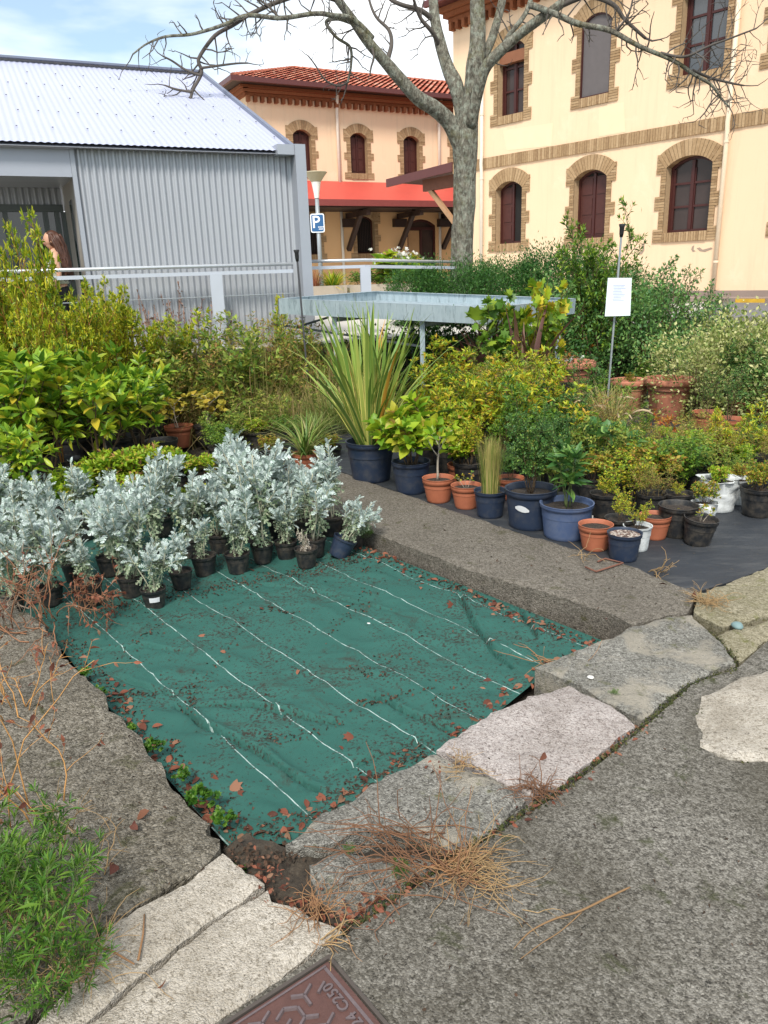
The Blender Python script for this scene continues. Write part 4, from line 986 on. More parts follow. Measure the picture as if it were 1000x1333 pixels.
# ---------------------------------------------------------------- stone planters in front of the far building
def planter(x0, x1, y, Yd, h, label):
    a = aty(x0, y, Yd); b = aty(x1, y, Yd+.6); z = deckz(a.x, a.y); root = empty('planter', (a.x, a.y, z), label, 'planter')
    d = (b-a); d.z = 0; n_ = Vector((-d.y, d.x, 0)).normalized()*1.1; u = Vector((0,0,1))
    a.z = b.z = z; mb = MB(); t_ = d.normalized()*.18; k = n_.normalized()*.18
    for p, q, w_ in ((a, b, k), (a+n_-k, b+n_-k, k), (a+k, a+n_-k, t_), (b+k-t_, b+n_-k-t_, t_)):
        mb.hexa([p, q, q+w_, p+w_, p+u*h, q+u*h, q+w_+u*h, p+w_+u*h])
    mb.build('kerb', plain('planter_stone', (.36,.31,.25), .9, 0, .2, 3), root)
    mb = MB(); mb.hexa([a+k, b+k, b+n_-k, a+n_-k, a+k+u*h*.7, b+k+u*h*.7, b+n_-k+u*h*.7, a+n_-k+u*h*.7]); mb.build('soil', m_soil, root)
    return a, b, n_, z+h*.7
PLA = planter(404, 452, 378, 27, .34, 'low stone planter with rusty plants beside the lamp post base')
PLB = planter(456, 585, 376, 29, .30, 'long low stone planter with green plants in front of the red canopy')

# ---------------------------------------------------------------- bare plane tree
m = NT('lichen_bark'); v = m.pos()
bk = m.ramp(m.noise(m.map(v, (1,1,.35)), 18, 6, .72, .5), [(.3,(.05,.045,.036)),(.52,(.18,.165,.13)),(.74,(.36,.35,.29))])
bk = m.mix(m.ramp(m.noise(v, 11, 5, .7), [(.48,0.0),(.62,.75)]), bk, (.33,.35,.285))
bk = m.mix(m.math('MULTIPLY', m.ramp(m.noise(v, 2.6, 5, .7), [(.52,0.0),(.66,1.0)]), .55), bk, (.11,.10,.025))
m_bark = m.set(bk, .95, None, m.math('ADD', m.noise(m.map(v, (1,1,.3)), 30, 6, .75), m.math('MULTIPLY', m.voro(m.map(v, (1,1,.3)), 26), .8)), 1.0, .04, .1)
m_twig = plain('twig_bark', (.085,.072,.062), .9, 0, .3, 5)
YT = 14.0
def q3(x, y, dy=0.0): return aty(x, y, YT+dy)
TR = empty('tree', (q3(601,405).x, YT, .8), 'bare leafless tree with lichen covered forked trunk behind the steel tray', 'tree')
def catmull(P, R_, sub=5):
    o_ = []; rr = []
    for i in range(len(P)-1):
        p0, p1, p2, p3 = P[max(i-1,0)], P[i], P[i+1], P[min(i+2, len(P)-1)]
        for k in range(sub):
            t = k/sub; o_.append(.5*((2*p1)+(p2-p0)*t+(2*p0-5*p1+4*p2-p3)*t*t+(3*p1-p0-3*p2+p3)*t**3)); rr.append(R_[i]*(1-t)+R_[i+1]*t)
    o_.append(P[-1]); rr.append(R_[-1]); return o_, rr
PXM = mpp((0,YT,2))
def limb(mb, pts, n=10, wob=0.0, seed=0):
    P_ = [q3(x, y, d) for x, y, w_, d in pts]; R_ = [w_*PXM/2*.84 for x, y, w_, d in pts]
    c, r_ = catmull(P_, R_, 6)
    c = [p+noise.noise_vector(p*1.7+Vector((seed,0,0)))*wob for p in c]
    r_ = [k*(1+.10*noise.noise(p*3.1+Vector((seed,4,0)))) for k, p in zip(r_, c)]
    mb.tube(c, r_, n); return c, r_
mb = MB()
limb(mb, [(601,425,46,0),(600,400,40,0),(601,350,36,0),(603,290,34,0),(606,230,36,0),(606,190,37,0),(610,160,31,0),(614,130,26,0),(618,90,27,0),(622,40,23,.1),(622,-30,19,.2),(626,-110,14,.3)], 18, .02)
limb(mb, [(606,205,26,0),(596,178,26,-.05),(585,158,24,-.1),(566,141,22,-.2),(545,128,20,-.3),(525,108,18,-.4),(503,82,15,-.5),(483,58,14,-.6),(462,30,12,-.7),(440,0,11,-.8),(410,-50,8,-.9)], 12, .02, 1)
limb(mb, [(605,180,16,.05),(596,118,22,.15),(584,90,19,.3),(574,62,17,.4),(567,27,15,.5),(563,-10,13,.6),(556,-80,9,.7)], 12, .02, 2)
limb(mb, [(612,165,18,-.1),(628,98,17,-.3),(646,72,16,-.4),(674,46,14,-.5),(702,26,13,-.6),(728,8,12,-.7),(760,-22,9,-.8)], 12, .02, 3)
limb(mb, [(614,140,15,.1),(628,80,14,.2),(642,45,13,.3),(652,10,12,.4),(660,-50,9,.5)], 10, .02, 4)
trunk = mb.build('trunk', m_bark, TR, True)
TW = MB(); rT = random.Random(17)
def twig(p, d, L, r0, lvl):
    n_ = max(3, int(L/.09)); c = [p]; d = d.normalized()
    for i in range(n_):
        d = (d+Vector((rT.gauss(0,.22), rT.gauss(0,.22), rT.gauss(0.02,.20)))).normalized(); c.append(c[-1]+d*L/n_)
        if lvl > 0 and rT.random() < .62 and i > 0:
            side = d.cross(Vector((rT.gauss(0,1), rT.gauss(0,1), rT.gauss(0,1)))).normalized()
            twig(c[-1], d*.6+side*.8+Vector((0,0,.15)), L*rT.uniform(.25,.5), r0*.6, lvl-1)
    TW.tube(c, [r0*(1-.65*i/n_) for i in range(n_+1)], 5 if r0 > .012 else 4)
def branch(pts, seed, dens=1.0, tl=.55, wob=.03):
    P_ = [q3(x, y, d) for x, y, w_, d in pts]; R_ = [w_*PXM/2*.85 for x, y, w_, d in pts]
    c, r_ = catmull(P_, R_, 6); c = [p+noise.noise_vector(p*2.3+Vector((seed,0,0)))*wob for p in c]
    m2 = MB(); m2.tube(c, r_, 8); m2.build('branch', m_bark if R_[0] > .05 else m_twig, TR, True)
    for i in range(2, len(c)-1):
        if rT.random() < .42*dens:
            d = (c[i+1]-c[i]).normalized(); side = d.cross(Vector((rT.gauss(0,.4), 1, rT.gauss(0,.4)))).normalized()*(1 if rT.random() < .5 else -1)
            twig(c[i], d*.5+side*.9, tl*rT.uniform(.4,1.1), min(r_[i]*.6, .014), 2 if rT.random() < .6 else 1)
    twig(c[-1], c[-1]-c[-2], tl*.8, r_[-1]*.8, 2)
branch([(690,8,9,-.6),(720,18,8,-.8),(753,30,8,-1),(795,42,7,-1.1),(837,61,6,-1.2),(878,78,5.5,-1.3),(901,97,5,-1.3),(925,112,4,-1.3),(938,128,3,-1.3),(947,138,2.5,-1.3)], 1, 1.2, .5)
branch([(901,92,4,-1.3),(925,100,3.5,-1.2),(950,106,3,-1.2),(970,110,2,-1.2)], 2, 1.6, .6)
branch([(860,70,4,-1.25),(890,75,3.5,-1.4),(920,62,3,-1.5),(950,50,2.5,-1.5),(985,36,2,-1.6)], 3, 1.4, .6)
branch([(728,8,8,-.7),(765,-6,7,-.9),(800,6,6,-1),(815,26,5,-1.1),(840,50,4,-1.1)], 4, .9, .4)
branch([(483,52,10,-.6),(458,24,7,-.8),(430,20,6.5,-1),(404,19,6,-1.1),(363,23,6,-1.2),(323,20,5.5,-1.3),(291,32,5,-1.4),(251,45,4,-1.5),(215,47,3.5,-1.6),(192,57,2.5,-1.6),(172,71,2,-1.7)], 5, .85, .5)
branch([(440,0,8,-.8),(405,-8,7,-1),(363,2,6,-1.1),(330,16,5.5,-1.2),(310,28,5,-1.25),(280,46,5,-1.3),(259,76,4.5,-1.4),(262,95,4.5,-1.4),(250,120,4,-1.5),(248,139,3,-1.5)], 6, 1.1, .5)
branch([(262,97,4,-1.4),(240,90,3,-1.4),(222,78,2.5,-1.4),(212,72,2,-1.4)], 7, 1, .3)
branch([(250,120,3.5,-1.5),(228,116,3,-1.5),(214,110,2,-1.5)], 8, 1.2, .35)
branch([(262,90,3.5,-1.4),(290,86,3,-1.35),(322,82,2,-1.3)], 9, .8, .3)
branch([(462,30,9,-.7),(440,26,6,-.5),(425,30,5,-.4),(437,48,4,-.4),(456,62,4,-.4),(458,84,3.5,-.4),(452,108,3,-.4)], 10, 1, .4)
branch([(452,108,3,-.4),(440,112,3,-.4),(425,105,2.5,-.4),(412,86,2,-.4),(400,72,1.6,-.4)], 11, .8, .2)
branch([(567,27,8,.5),(545,12,7,.4),(521,5,6,.3),(505,-4,6,.3),(480,-30,4,.2)], 12, .6, .4)
branch([(574,62,7,.4),(560,40,6,.2),(548,22,5,.1),(540,0,4,0),(530,-40,3,0)], 13, 1, .5)
branch([(628,98,10,-.3),(648,70,8,-.1),(664,45,7,0),(684,18,7,.1),(695,-15,6,.2)], 14, .8, .45)
branch([(503,82,7,-.5),(510,60,6,-.3),(505,40,5,-.2),(490,22,4,-.1),(480,-5,3,0)], 15, .8, .45)
branch([(483,58,4,-.6),(487,75,3,-.7),(484,88,2.5,-.7),(482,98,2,-.7)], 16, .4, .15)
branch([(363,22,3.5,-1.2),(350,8,3,-1.2),(335,-4,2.5,-1.2)], 17, 1.2, .4)
branch([(800,44,4,-1.1),(812,30,3,-1.2),(822,12,2.5,-1.2),(826,-12,2,-1.2)], 18, 1, .4)
TW.build('twigs', m_twig, TR, False)

# ---------------------------------------------------------------- iron manhole cover
c_top = at(427, 1251, .0); e1 = (at(300, 1333, .0)-c_top).normalized(); e2 = (at(500, 1334, .0)-c_top).normalized()
e2 = (e2-e1*e2.dot(e1)).normalized()
MS = .44; MC = empty('manhole_cover', (c_top.x, c_top.y, -.01), 'rusty reddish square iron manhole cover with raised Y treads', 'manhole cover')
m = NT('rusty_cast_iron'); v = m.pos()
m_iron = m.set(m.mix(m.noise(v, 26, 5, .7), (.075,.036,.030), (.145,.070,.057)), .6, .35, m.noise(v, 220, 4), .5, .002)
m = NT('worn_cast_iron'); v = m.pos(); m_iron2 = m.set(m.mix(m.noise(v, 40, 5, .7), (.10,.075,.075), (.22,.17,.17)), .45, .5, m.noise(v, 200, 3), .3, .001)
def mw(a, b, z=0.0): return c_top+e1*a+e2*b+Vector((0,0,z))
mb = MB(); mb.prism([mw(0,0,-.03), mw(MS,0,-.03), mw(MS,MS,-.03), mw(0,MS,-.03)], (0,0,.022)); mb.build('plate', m_iron, MC)
mb = MB()
for a0, b0, a1, b1 in ((-.013,-.013,MS+.013,-.004),(-.013,MS+.004,MS+.013,MS+.013),(-.013,-.004,-.004,MS+.004),(MS+.004,-.004,MS+.013,MS+.004)):
    mb.prism([mw(a0,b0,-.03), mw(a1,b0,-.03), mw(a1,b1,-.03), mw(a0,b1,-.03)], (0,0,.026))
mb.build('frame', plain('dark_iron_frame', (.085,.07,.06), .7, .3), MC)
mb = MB(); mb.prism([mw(.012,.012,-.0085), mw(.02,.012,-.0085), mw(.02,MS-.012,-.0085), mw(.012,MS-.012,-.0085)], (0,0,.002)) ; mb.prism([mw(.012,.006,-.0085), mw(MS,.006,-.0085), mw(MS,.011,-.0085), mw(.012,.011,-.0085)], (0,0,.003)); mb.build('rim', m_iron2, MC)
mb = MB(); step = .052
for i in range(9):
    for j in range(9):
        a = .045+.052*i+.018*(j % 2); b = .105-.022+.047*j
        a, b = .04+.056*i+(.028 if j % 2 else 0), .045+.048*j
        if a > MS-.02 or b > MS-.03: continue
        if a < .045 and b > .07: pass
        base = 0.5+PI*((i+j) % 2)
        for k in range(3):
            an = base+2*PI*k/3; L = .031
            pa, pb = a+L*math.cos(an), b+L*math.sin(an)
            if not (.07 < a < MS or b < .075): continue
            if pa < .015 or pb < .02: continue
            p, q = mw(a, b, -.008), mw(pa, pb, -.008); d = (q-p).normalized(); n_ = Vector((-d.y, d.x, 0))*.0048; u = Vector((0,0,.0065)); nn = n_*.55
            mb.hexa([p-n_, q-n_, q+n_, p+n_, p-nn+u, q-nn+u, q+nn+u, p+nn+u])
mb.build('tread', m_iron2, MC)
me = text_mesh('EN124 C250', .036, .0025, 1.08, .0008); o = link('lettering', me, MC); me.materials.append(m_iron2)
# reads along the right edge, towards the far corner
xa = -e2; ya = Vector((0,0,1)).cross(xa); o.matrix_local = Matrix(((xa.x,ya.x,0,0),(xa.y,ya.y,0,0),(xa.z,ya.z,1,0),(0,0,0,1)))
lp = e1*.040+e2*.155; o.location = (lp.x, lp.y, .0042)

MC.location.z += .0065
# rusty wire handle on the kerb, twig on the paving, pebble
hp = [at(x, y, .012) for x, y in [(762,738),(788,727),(811,733),(776,744)]]; hp.append(hp[0]+(hp[1]-hp[0])*.03)
mb = MB(); c, r_ = hp, .0055
mb.tube([hp[0]+Vector((0,0,.0)), hp[3], hp[2], hp[1], hp[0].lerp(hp[1], .62)], .0055, 8)
o = mb.build('wire_handle', plain('rusty_wire', (.17,.075,.05), .8, .2), None, True); tag(o, 'rusty bent wire handle lying on the concrete kerb', 'wire handle')
mb = MB(); P_ = [at(x, y, .006) for x, y in [(669,1235),(690,1213),(720,1197),(755,1186),(790,1169),(820,1155)]]; c, r_ = catmull(P_, [.0012,.002,.0025,.003,.003,.0025], 5); mb.tube(c, r_, 7)
P_ = [at(x, y, .006) for x, y in [(678,1248),(705,1228),(730,1212),(757,1188)]]; c, r_ = catmull(P_, [.001,.0013,.0014,.0017], 5); mb.tube(c, r_, 6)
o = mb.build('twig', plain('dry_twig', (.22,.13,.06), .8), None, True); tag(o, 'forked dry brown twig lying on the dark paving', 'twig')
def pebble(x, y, z, r_, m_, label):
    mb = MB(); p = at(x, y, z); rr = random.Random(x)
    mb.lathe([(.001,-.3*r_),(r_*.8,-.2*r_),(r_,.1*r_),(r_*.75,.42*r_),(r_*.3,.58*r_),(.001,.6*r_)], 14, p, 0, lambda a, z_: .14*math.sin(2*a+x)+.06*math.sin(3*a))
    o_ = mb.build('pebble', m_, None, True); tag(o_, label, 'pebble')
pebble(769, 882, .006, .013, plain('white_pebble', (.62,.60,.56), .7), 'white round pebble lying on the mossy grey kerb stone')
pebble(480, 812, Z_BED+.008, .010, plain('grey_pebble', (.52,.52,.50), .7), 'small pale pebble lying on the green cloth')
pebble(960, 815, .006, .03, plain('blue_grey_pebble', (.16,.24,.24), .6), 'flat blue-grey stone lying on the yellowish kerb stone')

# ---------------------------------------------------------------- person beside the pavilion entrance
Pp = aty(78, 372, 9.42); zp = deckz(Pp.x, Pp.y); HP = aty(68, 301, 9.42).z-zp
PS = empty('person', (Pp.x, Pp.y, zp), 'woman with long brown hair and a pale strappy top by the pavilion entrance', 'person', rz=rad(0))
k = HP/1.66
m_skin = plain('skin', (.52,.29,.19), .5, 0, .05, 9, .05); m_skin.node_tree.nodes['Principled BSDF'].inputs['Subsurface Weight'].default_value = .08
J = {'pel':(0,0,.93),'wai':(0,0,1.05),'che':(-.01,0,1.24),'nek':(0,0,1.40),'nk2':(-.015,0,1.465),'hed':(-.03,0,1.55),'top':(-.03,0,1.63)}
V_ = [(0,0,.93),(0,0,1.06),(-.012,0,1.24),(0,0,1.385),(-.012,0,1.45)]
R_ = [(.15,.11),(.12,.09),(.145,.10),(.085,.065),(.048,.048)]
E_ = [(0,1),(1,2),(2,3),(3,4)]
def chain(par, pts):
    for p, r_ in pts:
        V_.append(p); R_.append(r_ if hasattr(r_, '__len__') else (r_, r_)); E_.append((par, len(V_)-1)); par = len(V_)-1
    return par
for sy in (-1, 1):
    hip = chain(0, [((0,.085*sy,.86),(.085,.09)),((.0+.05*sy,.09*sy,.50),.055),((.02+.12*sy,.09*sy,.09),.036)]); chain(hip, [((-.10+.12*sy,.09*sy,.035),.034),((-.17+.12*sy,.09*sy,.028),.026)])
    if sy < 0: wr = chain(3, [((0,-.155,1.345),.048),((.03,-.19,1.08),.036),((-.13,-.17,.90),.026),((-.19,-.16,.87),.027)])
    else: wr = chain(3, [((0,.155,1.345),.048),((-.05,.20,1.10),.036),((-.24,.12,1.20),.026),((-.30,.09,1.23),.027)])
    w_ = Vector(V_[wr]); fd = Vector((-1,0,-.25 if sy < 0 else .5)).normalized(); sdv = Vector((0,1,0))
    for f in range(4): L = (.075,.085,.08,.062)[f]; b_ = w_+sdv*(.022-.0145*f); chain(wr, [(tuple(b_+fd*L*.55),.0085),(tuple(b_+fd*L*.9+Vector((-.005,0,-.02))),.007)])
    chain(wr, [(tuple(w_+fd*.02+sdv*.035*(1 if sy<0 else -1)),.009),(tuple(w_+fd*.055+sdv*.04*(1 if sy<0 else -1)),.0075)])
me = bpy.data.meshes.new('body'); me.from_pydata([tuple(c*k for c in p) for p in V_], E_, []); me.materials.append(m_skin)
bo = link('body', me, PS); sk = bo.modifiers.new('skin', 'SKIN'); su = bo.modifiers.new('sub', 'SUBSURF'); su.levels = su.render_levels = 2; sk.use_smooth_shade = True
for i, sv in enumerate(me.skin_vertices[0].data): sv.radius = (R_[i][0]*k, R_[i][1]*k); sv.use_root = (i == 0)
def ell(mb, c, rx, ry, rz_, n=16, m_=10, f=None):
    prof = []
    b = len(mb.v)
    for i in range(m_+1):
        th = PI*i/m_
        for j in range(n):
            ph = 2*PI*j/n; p = Vector((rx*math.sin(th)*math.cos(ph), ry*math.sin(th)*math.sin(ph), rz_*math.cos(th)))
            if f: p = f(p)
            mb.v.append(tuple((Vector(c)+p)*k))
    for i in range(m_):
        for j in range(n): mb.f.append((b+i*n+j, b+(i+1)*n+j, b+(i+1)*n+(j+1) % n, b+i*n+(j+1) % n)); mb.m.append(0)
# head, facing -X (to the left of the picture), turned slightly away
def headf(p):
    if p.x < -.05 and abs(p.y) < .016 and -.045 < p.z < .01: p = p+Vector((-.022,0,0))
    if p.z < -.05: p = Vector((p.x*.86-.006, p.y*.78, p.z))
    return p
mb = MB(); ell(mb, (-.03,0,1.545), .094, .075, .115, 28, 20, headf); ell(mb, (-.02,-.076,1.54), .018, .008, .03, 8, 6); ell(mb, (-.02,.076,1.54), .018, .008, .03, 8, 6)
link('head', mb.mesh('head', m_skin, True), PS)
mb = MB()
for sy in (-1, 1): ell(mb, (-.112,.03*sy,1.555), .006, .014, .006, 8, 6)
link('eyes', mb.mesh('eyes', plain('eye_dark', (.03,.02,.015), .3), True), PS)
mb = MB(); ell(mb, (-.117,0,1.487), .007, .022, .007, 8, 6); link('mouth', mb.mesh('mouth', plain('lips', (.40,.13,.11), .4), True), PS)
mb = MB(); rr = random.Random(2)
ell(mb, (-.005,0,1.562), .103, .088, .112, 24, 14, lambda p: Vector((max(p.x, -.045), p.y, p.z)) if p.z < .06 else p)
for i in range(70):                                       # long loose strands down the back
    a = rad(-105+210*i/69); r0 = .088; p0 = Vector((.0+r0*math.cos(a), r0*math.sin(a), 1.58+rr.uniform(-.05,.05)))
    L = rr.uniform(.42,.56); pts_ = [p0]
    for s in range(7):
        f = (s+1)/7; pts_.append(Vector((p0.x+.05*math.sin(f*2.4)+.055*f+rr.gauss(0,.006), p0.y*(1+.25*f)+rr.gauss(0,.008), p0.z-L*f)))
    mb.tube([p*k for p in pts_], [.017*k,.018*k,.018*k,.018*k,.017*k,.015*k,.011*k,.004*k], 5)
m = NT('brown_hair'); link('hair', mb.mesh('hair', m.set(m.mix(m.noise(m.map(m.obj(), (6,6,.6)), 12, 4), (.028,.010,.006), (.11,.04,.02)), .5), True), PS)
mb = MB(); prof = [((0,0,.98),.150,.128),((0,0,1.06),.132,.112),((-.012,0,1.16),.148,.118),((-.018,0,1.24),.160,.125),((-.014,0,1.30),.152,.108),((-.008,0,1.325),.145,.098)]
b = 0
for (c, ry, rx) in prof:
    for j in range(20): ph = 2*PI*j/20; mb.v.append(((c[0]+rx*math.cos(ph))*k, (c[1]+ry*math.sin(ph))*k, c[2]*k))
for i in range(len(prof)-1):
    for j in range(20): mb.f.append((i*20+j, i*20+(j+1)%20, (i+1)*20+(j+1)%20, (i+1)*20+j)); mb.m.append(0)
for sy in (-1, 1): mb.tube([Vector((-.105,.085*sy,1.31))*k, Vector((-.06,.09*sy,1.39))*k, Vector((.02,.088*sy,1.40))*k, Vector((.08,.08*sy,1.31))*k], .009*k, 6)
link('top', mb.mesh('top', plain('pale_sage_top', (.36,.37,.28), .9), True), PS)
tv = [(0,0,.99),(0,0,.90)]; te = [(0,1)]; tr_ = [(.155,.118),(.165,.125)]
for sy in (-1, 1):
    b = len(tv); tv += [(0,.085*sy,.82),(.0+.05*sy,.09*sy,.50),(.02+.12*sy,.09*sy,.11)]; tr_ += [(.10,.105),(.07,.07),(.055,.055)]; te += [(1,b),(b,b+1),(b+1,b+2)]
me = bpy.data.meshes.new('trousers'); me.from_pydata([tuple(c*k for c in p) for p in tv], te, []); me.materials.append(plain('black_trousers', (.012,.012,.014), .9))
to = link('trousers', me, PS); sk = to.modifiers.new('skin', 'SKIN'); sk.use_smooth_shade = True; su = to.modifiers.new('sub', 'SUBSURF'); su.levels = su.render_levels = 2
for i, sv in enumerate(me.skin_vertices[0].data): sv.radius = (tr_[i][0]*k, tr_[i][1]*k); sv.use_root = (i == 0)
PS.rotation_euler.z = rad(18)
# ================================================================ plants
def g3(*c): return [(i/(len(c)-1), x) for i, x in enumerate(c)]
L_yel = leafmat('yellow_green_leaf', g3((.10,.21,.018),(.24,.37,.024),(.42,.48,.03),(.58,.53,.04),(.56,.30,.035)), .5, .35)
L_org = leafmat('orange_leaf', g3((.20,.22,.03),(.42,.26,.03),(.50,.17,.03),(.42,.09,.04)), .5, .35)
L_grn = leafmat('fresh_green_leaf', g3((.035,.10,.016),(.08,.18,.02),(.15,.27,.028),(.26,.36,.035)), .45, .3)
L_drk = leafmat('dark_green_leaf', g3((.025,.08,.02),(.055,.15,.034),(.10,.21,.045),(.18,.29,.055)), .45, .25)
L_hdg = leafmat('hedge_leaf', g3((.018,.065,.014),(.045,.14,.024),(.085,.20,.034)), .5, .25)
L_blu = leafmat('blue_green_leaf', g3((.05,.14,.04),(.12,.25,.065),(.22,.36,.09)), .4, .25)
L_rho = leafmat('broad_yellow_green_leaf', [(0,(.07,.17,.018)),(.3,(.16,.31,.024)),(.6,(.30,.45,.032)),(.88,(.48,.54,.04)),(1,(.58,.40,.04))], .38, .35)
L_pit = leafmat('tall_shrub_leaf', g3((.10,.20,.02),(.26,.36,.022),(.50,.52,.03),(.68,.58,.04)), .42, .35)
L_lem = leafmat('lemon_leaf', g3((.45,.42,.06),(.58,.50,.08),(.50,.34,.04)), .5, .4)
L_box = leafmat('pale_variegated_leaf', g3((.11,.18,.035),(.23,.29,.07),(.42,.43,.15),(.58,.56,.27)), .5, .3)
L_mix = leafmat('mixed_autumn_leaf', g3((.08,.17,.02),(.19,.28,.025),(.37,.37,.035),(.45,.30,.04),(.32,.11,.045)), .5, .35)
L_sil = leafmat('silver_felted_leaf', g3((.22,.30,.24),(.36,.44,.39),(.48,.55,.52),(.58,.64,.62)), .85, .12, .05, .15)
L_silg = leafmat('greenish_silver_leaf', g3((.14,.20,.10),(.26,.33,.22),(.38,.40,.27)), .85, .15, .05, .15)
L_sild = leafmat('withered_silver_leaf', g3((.22,.17,.12),(.36,.31,.25),(.42,.39,.34)), .9, .1, .05, .1)
L_hyd = leafmat('hydrangea_leaf', [(0,(.12,.26,.018)),(.4,(.24,.40,.024)),(.72,(.40,.50,.03)),(.90,(.50,.46,.05)),(1,(.42,.20,.09))], .45, .4)
L_pur = leafmat('purple_brown_leaf', g3((.07,.03,.028),(.14,.065,.05),(.20,.11,.075)), .45, .15)
L_straw = leafmat('dry_straw', g3((.22,.15,.07),(.36,.26,.12),(.46,.36,.20)), .8, .2)
L_dry = leafmat('dry_green_grass', g3((.14,.17,.045),(.29,.27,.08),(.45,.36,.15),(.48,.33,.17)), .8, .25)
L_pink = leafmat('pinkish_dry_grass', g3((.16,.10,.06),(.30,.17,.13),(.40,.28,.22)), .8, .25)
L_rush = leafmat('rush_blade', g3((.09,.17,.03),(.22,.27,.05),(.42,.36,.12),(.50,.38,.16)), .6, .3)
L_strap = leafmat('strappy_leaf', g3((.05,.13,.02),(.12,.22,.035),(.24,.30,.06),(.42,.38,.16)), .45, .3)
L_rustm = leafmat('rust_leaf', g3((.16,.045,.02),(.28,.08,.035),(.34,.13,.06)), .8, .2)
L_flow = leafmat('white_petal', g3((.62,.62,.58),(.74,.74,.70)), .6, .3)
m = NT('striped_sword_leaf'); uvn = m.n('UVMap'); sx = m.n('SeparateXYZ'); m.l(uvn.outputs[0], sx.inputs[0]); g_ = m.n('NewGeometry')
e_ = m.math('ABSOLUTE', m.math('SUBTRACT', sx.outputs[0], .5)); edge_ = m.ramp(e_, [(.30,0.0),(.36,1.0)], 'LINEAR')
grn = m.ramp(g_.outputs['Random Per Island'], g3((.12,.22,.04),(.20,.30,.05),(.33,.37,.08)))
col = m.mix(edge_, grn, (.66,.60,.17)); col = m.mix(m.math('MULTIPLY', m.math('GREATER_THAN', g_.outputs['Random Per Island'], .93), .9), col, (.46,.22,.03))
L_pho = m.set(col, .45, None, spec=.4)
M_stem = plain('brown_stem', (.10,.065,.035), .9, 0, .3, 14, .2); M_stemg = plain('green_stem', (.10,.13,.04), .7, 0, .2, 14, .1)
M_steml = plain('pale_grey_stem', (.34,.29,.23), .9, 0, .2, 14, .2); M_stemo = plain('orange_brown_stem', (.34,.15,.035), .85, 0, .25, 14, .3)
M_stems = plain('silver_stem', (.38,.37,.27), .9, 0, .2, 20, .1)

SPEC = {}
def spec(key, nvar, H, fn, stem, leaf): SPEC[key] = dict(n=nvar, H=H, fn=fn, stem=stem, leaf=leaf, cache={})
tl_o = T_leaf(.36); tl_n = T_leaf(.27); tl_r = T_leaf(.62); ts = T_small(.5); tsn = T_small(.32)
spec('nandina', 4, .60, lambda s: gen_bush(100+s, .66, 8, .32, 6, .17, .046, .016, .35, 1.0, tl_n, tip=7, rs=.004, sub=2, hv=.55, br_ang=.6), M_stem, L_yel)
spec('nandina_green', 3, .60, lambda s: gen_bush(120+s, .66, 8, .32, 6, .17, .044, .016, .35, 1.0, tl_n, tip=7, rs=.004, sub=2, hv=.55, br_ang=.6), M_stem, L_grn)
spec('nandina_orange', 2, .45, lambda s: gen_bush(140+s, .42, 5, .40, 4, .14, .070, .020, .45, .9, tl_n, tip=6, rs=.004), M_stem, L_org)
spec('myrtle', 3, .65, lambda s: gen_bush(160+s, .63, 11, .38, 8, .20, .026, .008, .30, 1.1, ts, tip=4, rs=.004, sub=3, whorl=2), M_stem, L_drk)
spec('blueshrub', 2, .9, lambda s: gen_bush(180+s, .88, 8, .6, 8, .34, .040, .014, .3, 1.1, ts, tip=4, rs=.007, sub=2, hv=.45), M_stem, L_blu)
spec('laurel', 2, .5, lambda s: gen_bush(200+s, .46, 4, .35, 3, .14, .125, .020, .35, 1.15, tl_n, tip=6, rs=.006, lift=.04), M_stemg, L_drk)
spec('bergenia', 2, .4, lambda s: gen_bush(210+s, .32, 6, .6, 0, .1, .13, .045, .5, 1.1, tl_r, tip=4, rs=.005), M_stemg, L_blu)
spec('hydrangea', 2, .42, lambda s: gen_bush(220+s, .38, 9, .55, 4, .14, .085, .024, .30, 1.15, tl_r, tip=5, rs=.005, whorl=2), M_stem, L_hyd)
spec('yellow_twiggy', 3, .35, lambda s: gen_bush(230+s, .34, 6, .40, 6, .13, .020, .007, .25, 1.1, ts, tip=4, rs=.003, sub=2), M_stem, L_yel)
spec('low_mixed', 5, .30, lambda s: gen_bush(240+s, .27, 9, .75, 5, .13, .030, .010, .2, 1.1, T_small(.62), tip=4, rs=.003, sub=2), M_stem, L_mix)
spec('low_yellow', 4, .28, lambda s: gen_bush(250+s, .25, 9, .70, 5, .12, .058, .014, .2, 1.1, tl_o, tip=5, rs=.003, sub=1), M_stem, L_hyd)
spec('low_green', 4, .28, lambda s: gen_bush(260+s, .25, 10, .75, 5, .13, .030, .010, .2, 1.1, ts, tip=4, rs=.003, sub=2), M_stemg, L_grn)
spec('rhodo', 4, .85, lambda s: gen_bush(270+s, .80, 6, .52, 5, .32, .145, .034, .62, 1.15, tl_o, tip=13, rs=.010, whorl=1, lift=.05, br_ang=.9), M_stem, L_rho)
spec('pitt', 4, 1.80, lambda s: gen_bush(290+s, 1.65, 6, .24, 11, .42, .098, .028, .40, 1.0, tl_n, tip=14, rs=.011, sub=4, wob=.06, br_ang=.75), M_stemo, L_pit)
spec('sapling', 3, 1.2, lambda s: gen_bush(310+s, 1.1, 1, .10, 8, .36, .075, .026, .60, 1.1, tl_o, tip=7, rs=.014, t0b=.45, wob=.05, br_ang=.9), M_steml, L_pit)
spec('sapling_orange', 1, 1.2, lambda s: gen_bush(320+s, 1.1, 1, .10, 8, .36, .085, .026, .60, 1.1, tl_o, tip=7, rs=.018, t0b=.45, wob=.05, br_ang=.9), M_stemo, L_pit)
spec('lemon', 2, .40, lambda s: gen_bush(330+s, .38, 2, .25, 5, .18, .060, .032, .35, 1.0, T_leaf(.8), tip=4, rs=.006), M_steml, L_lem)
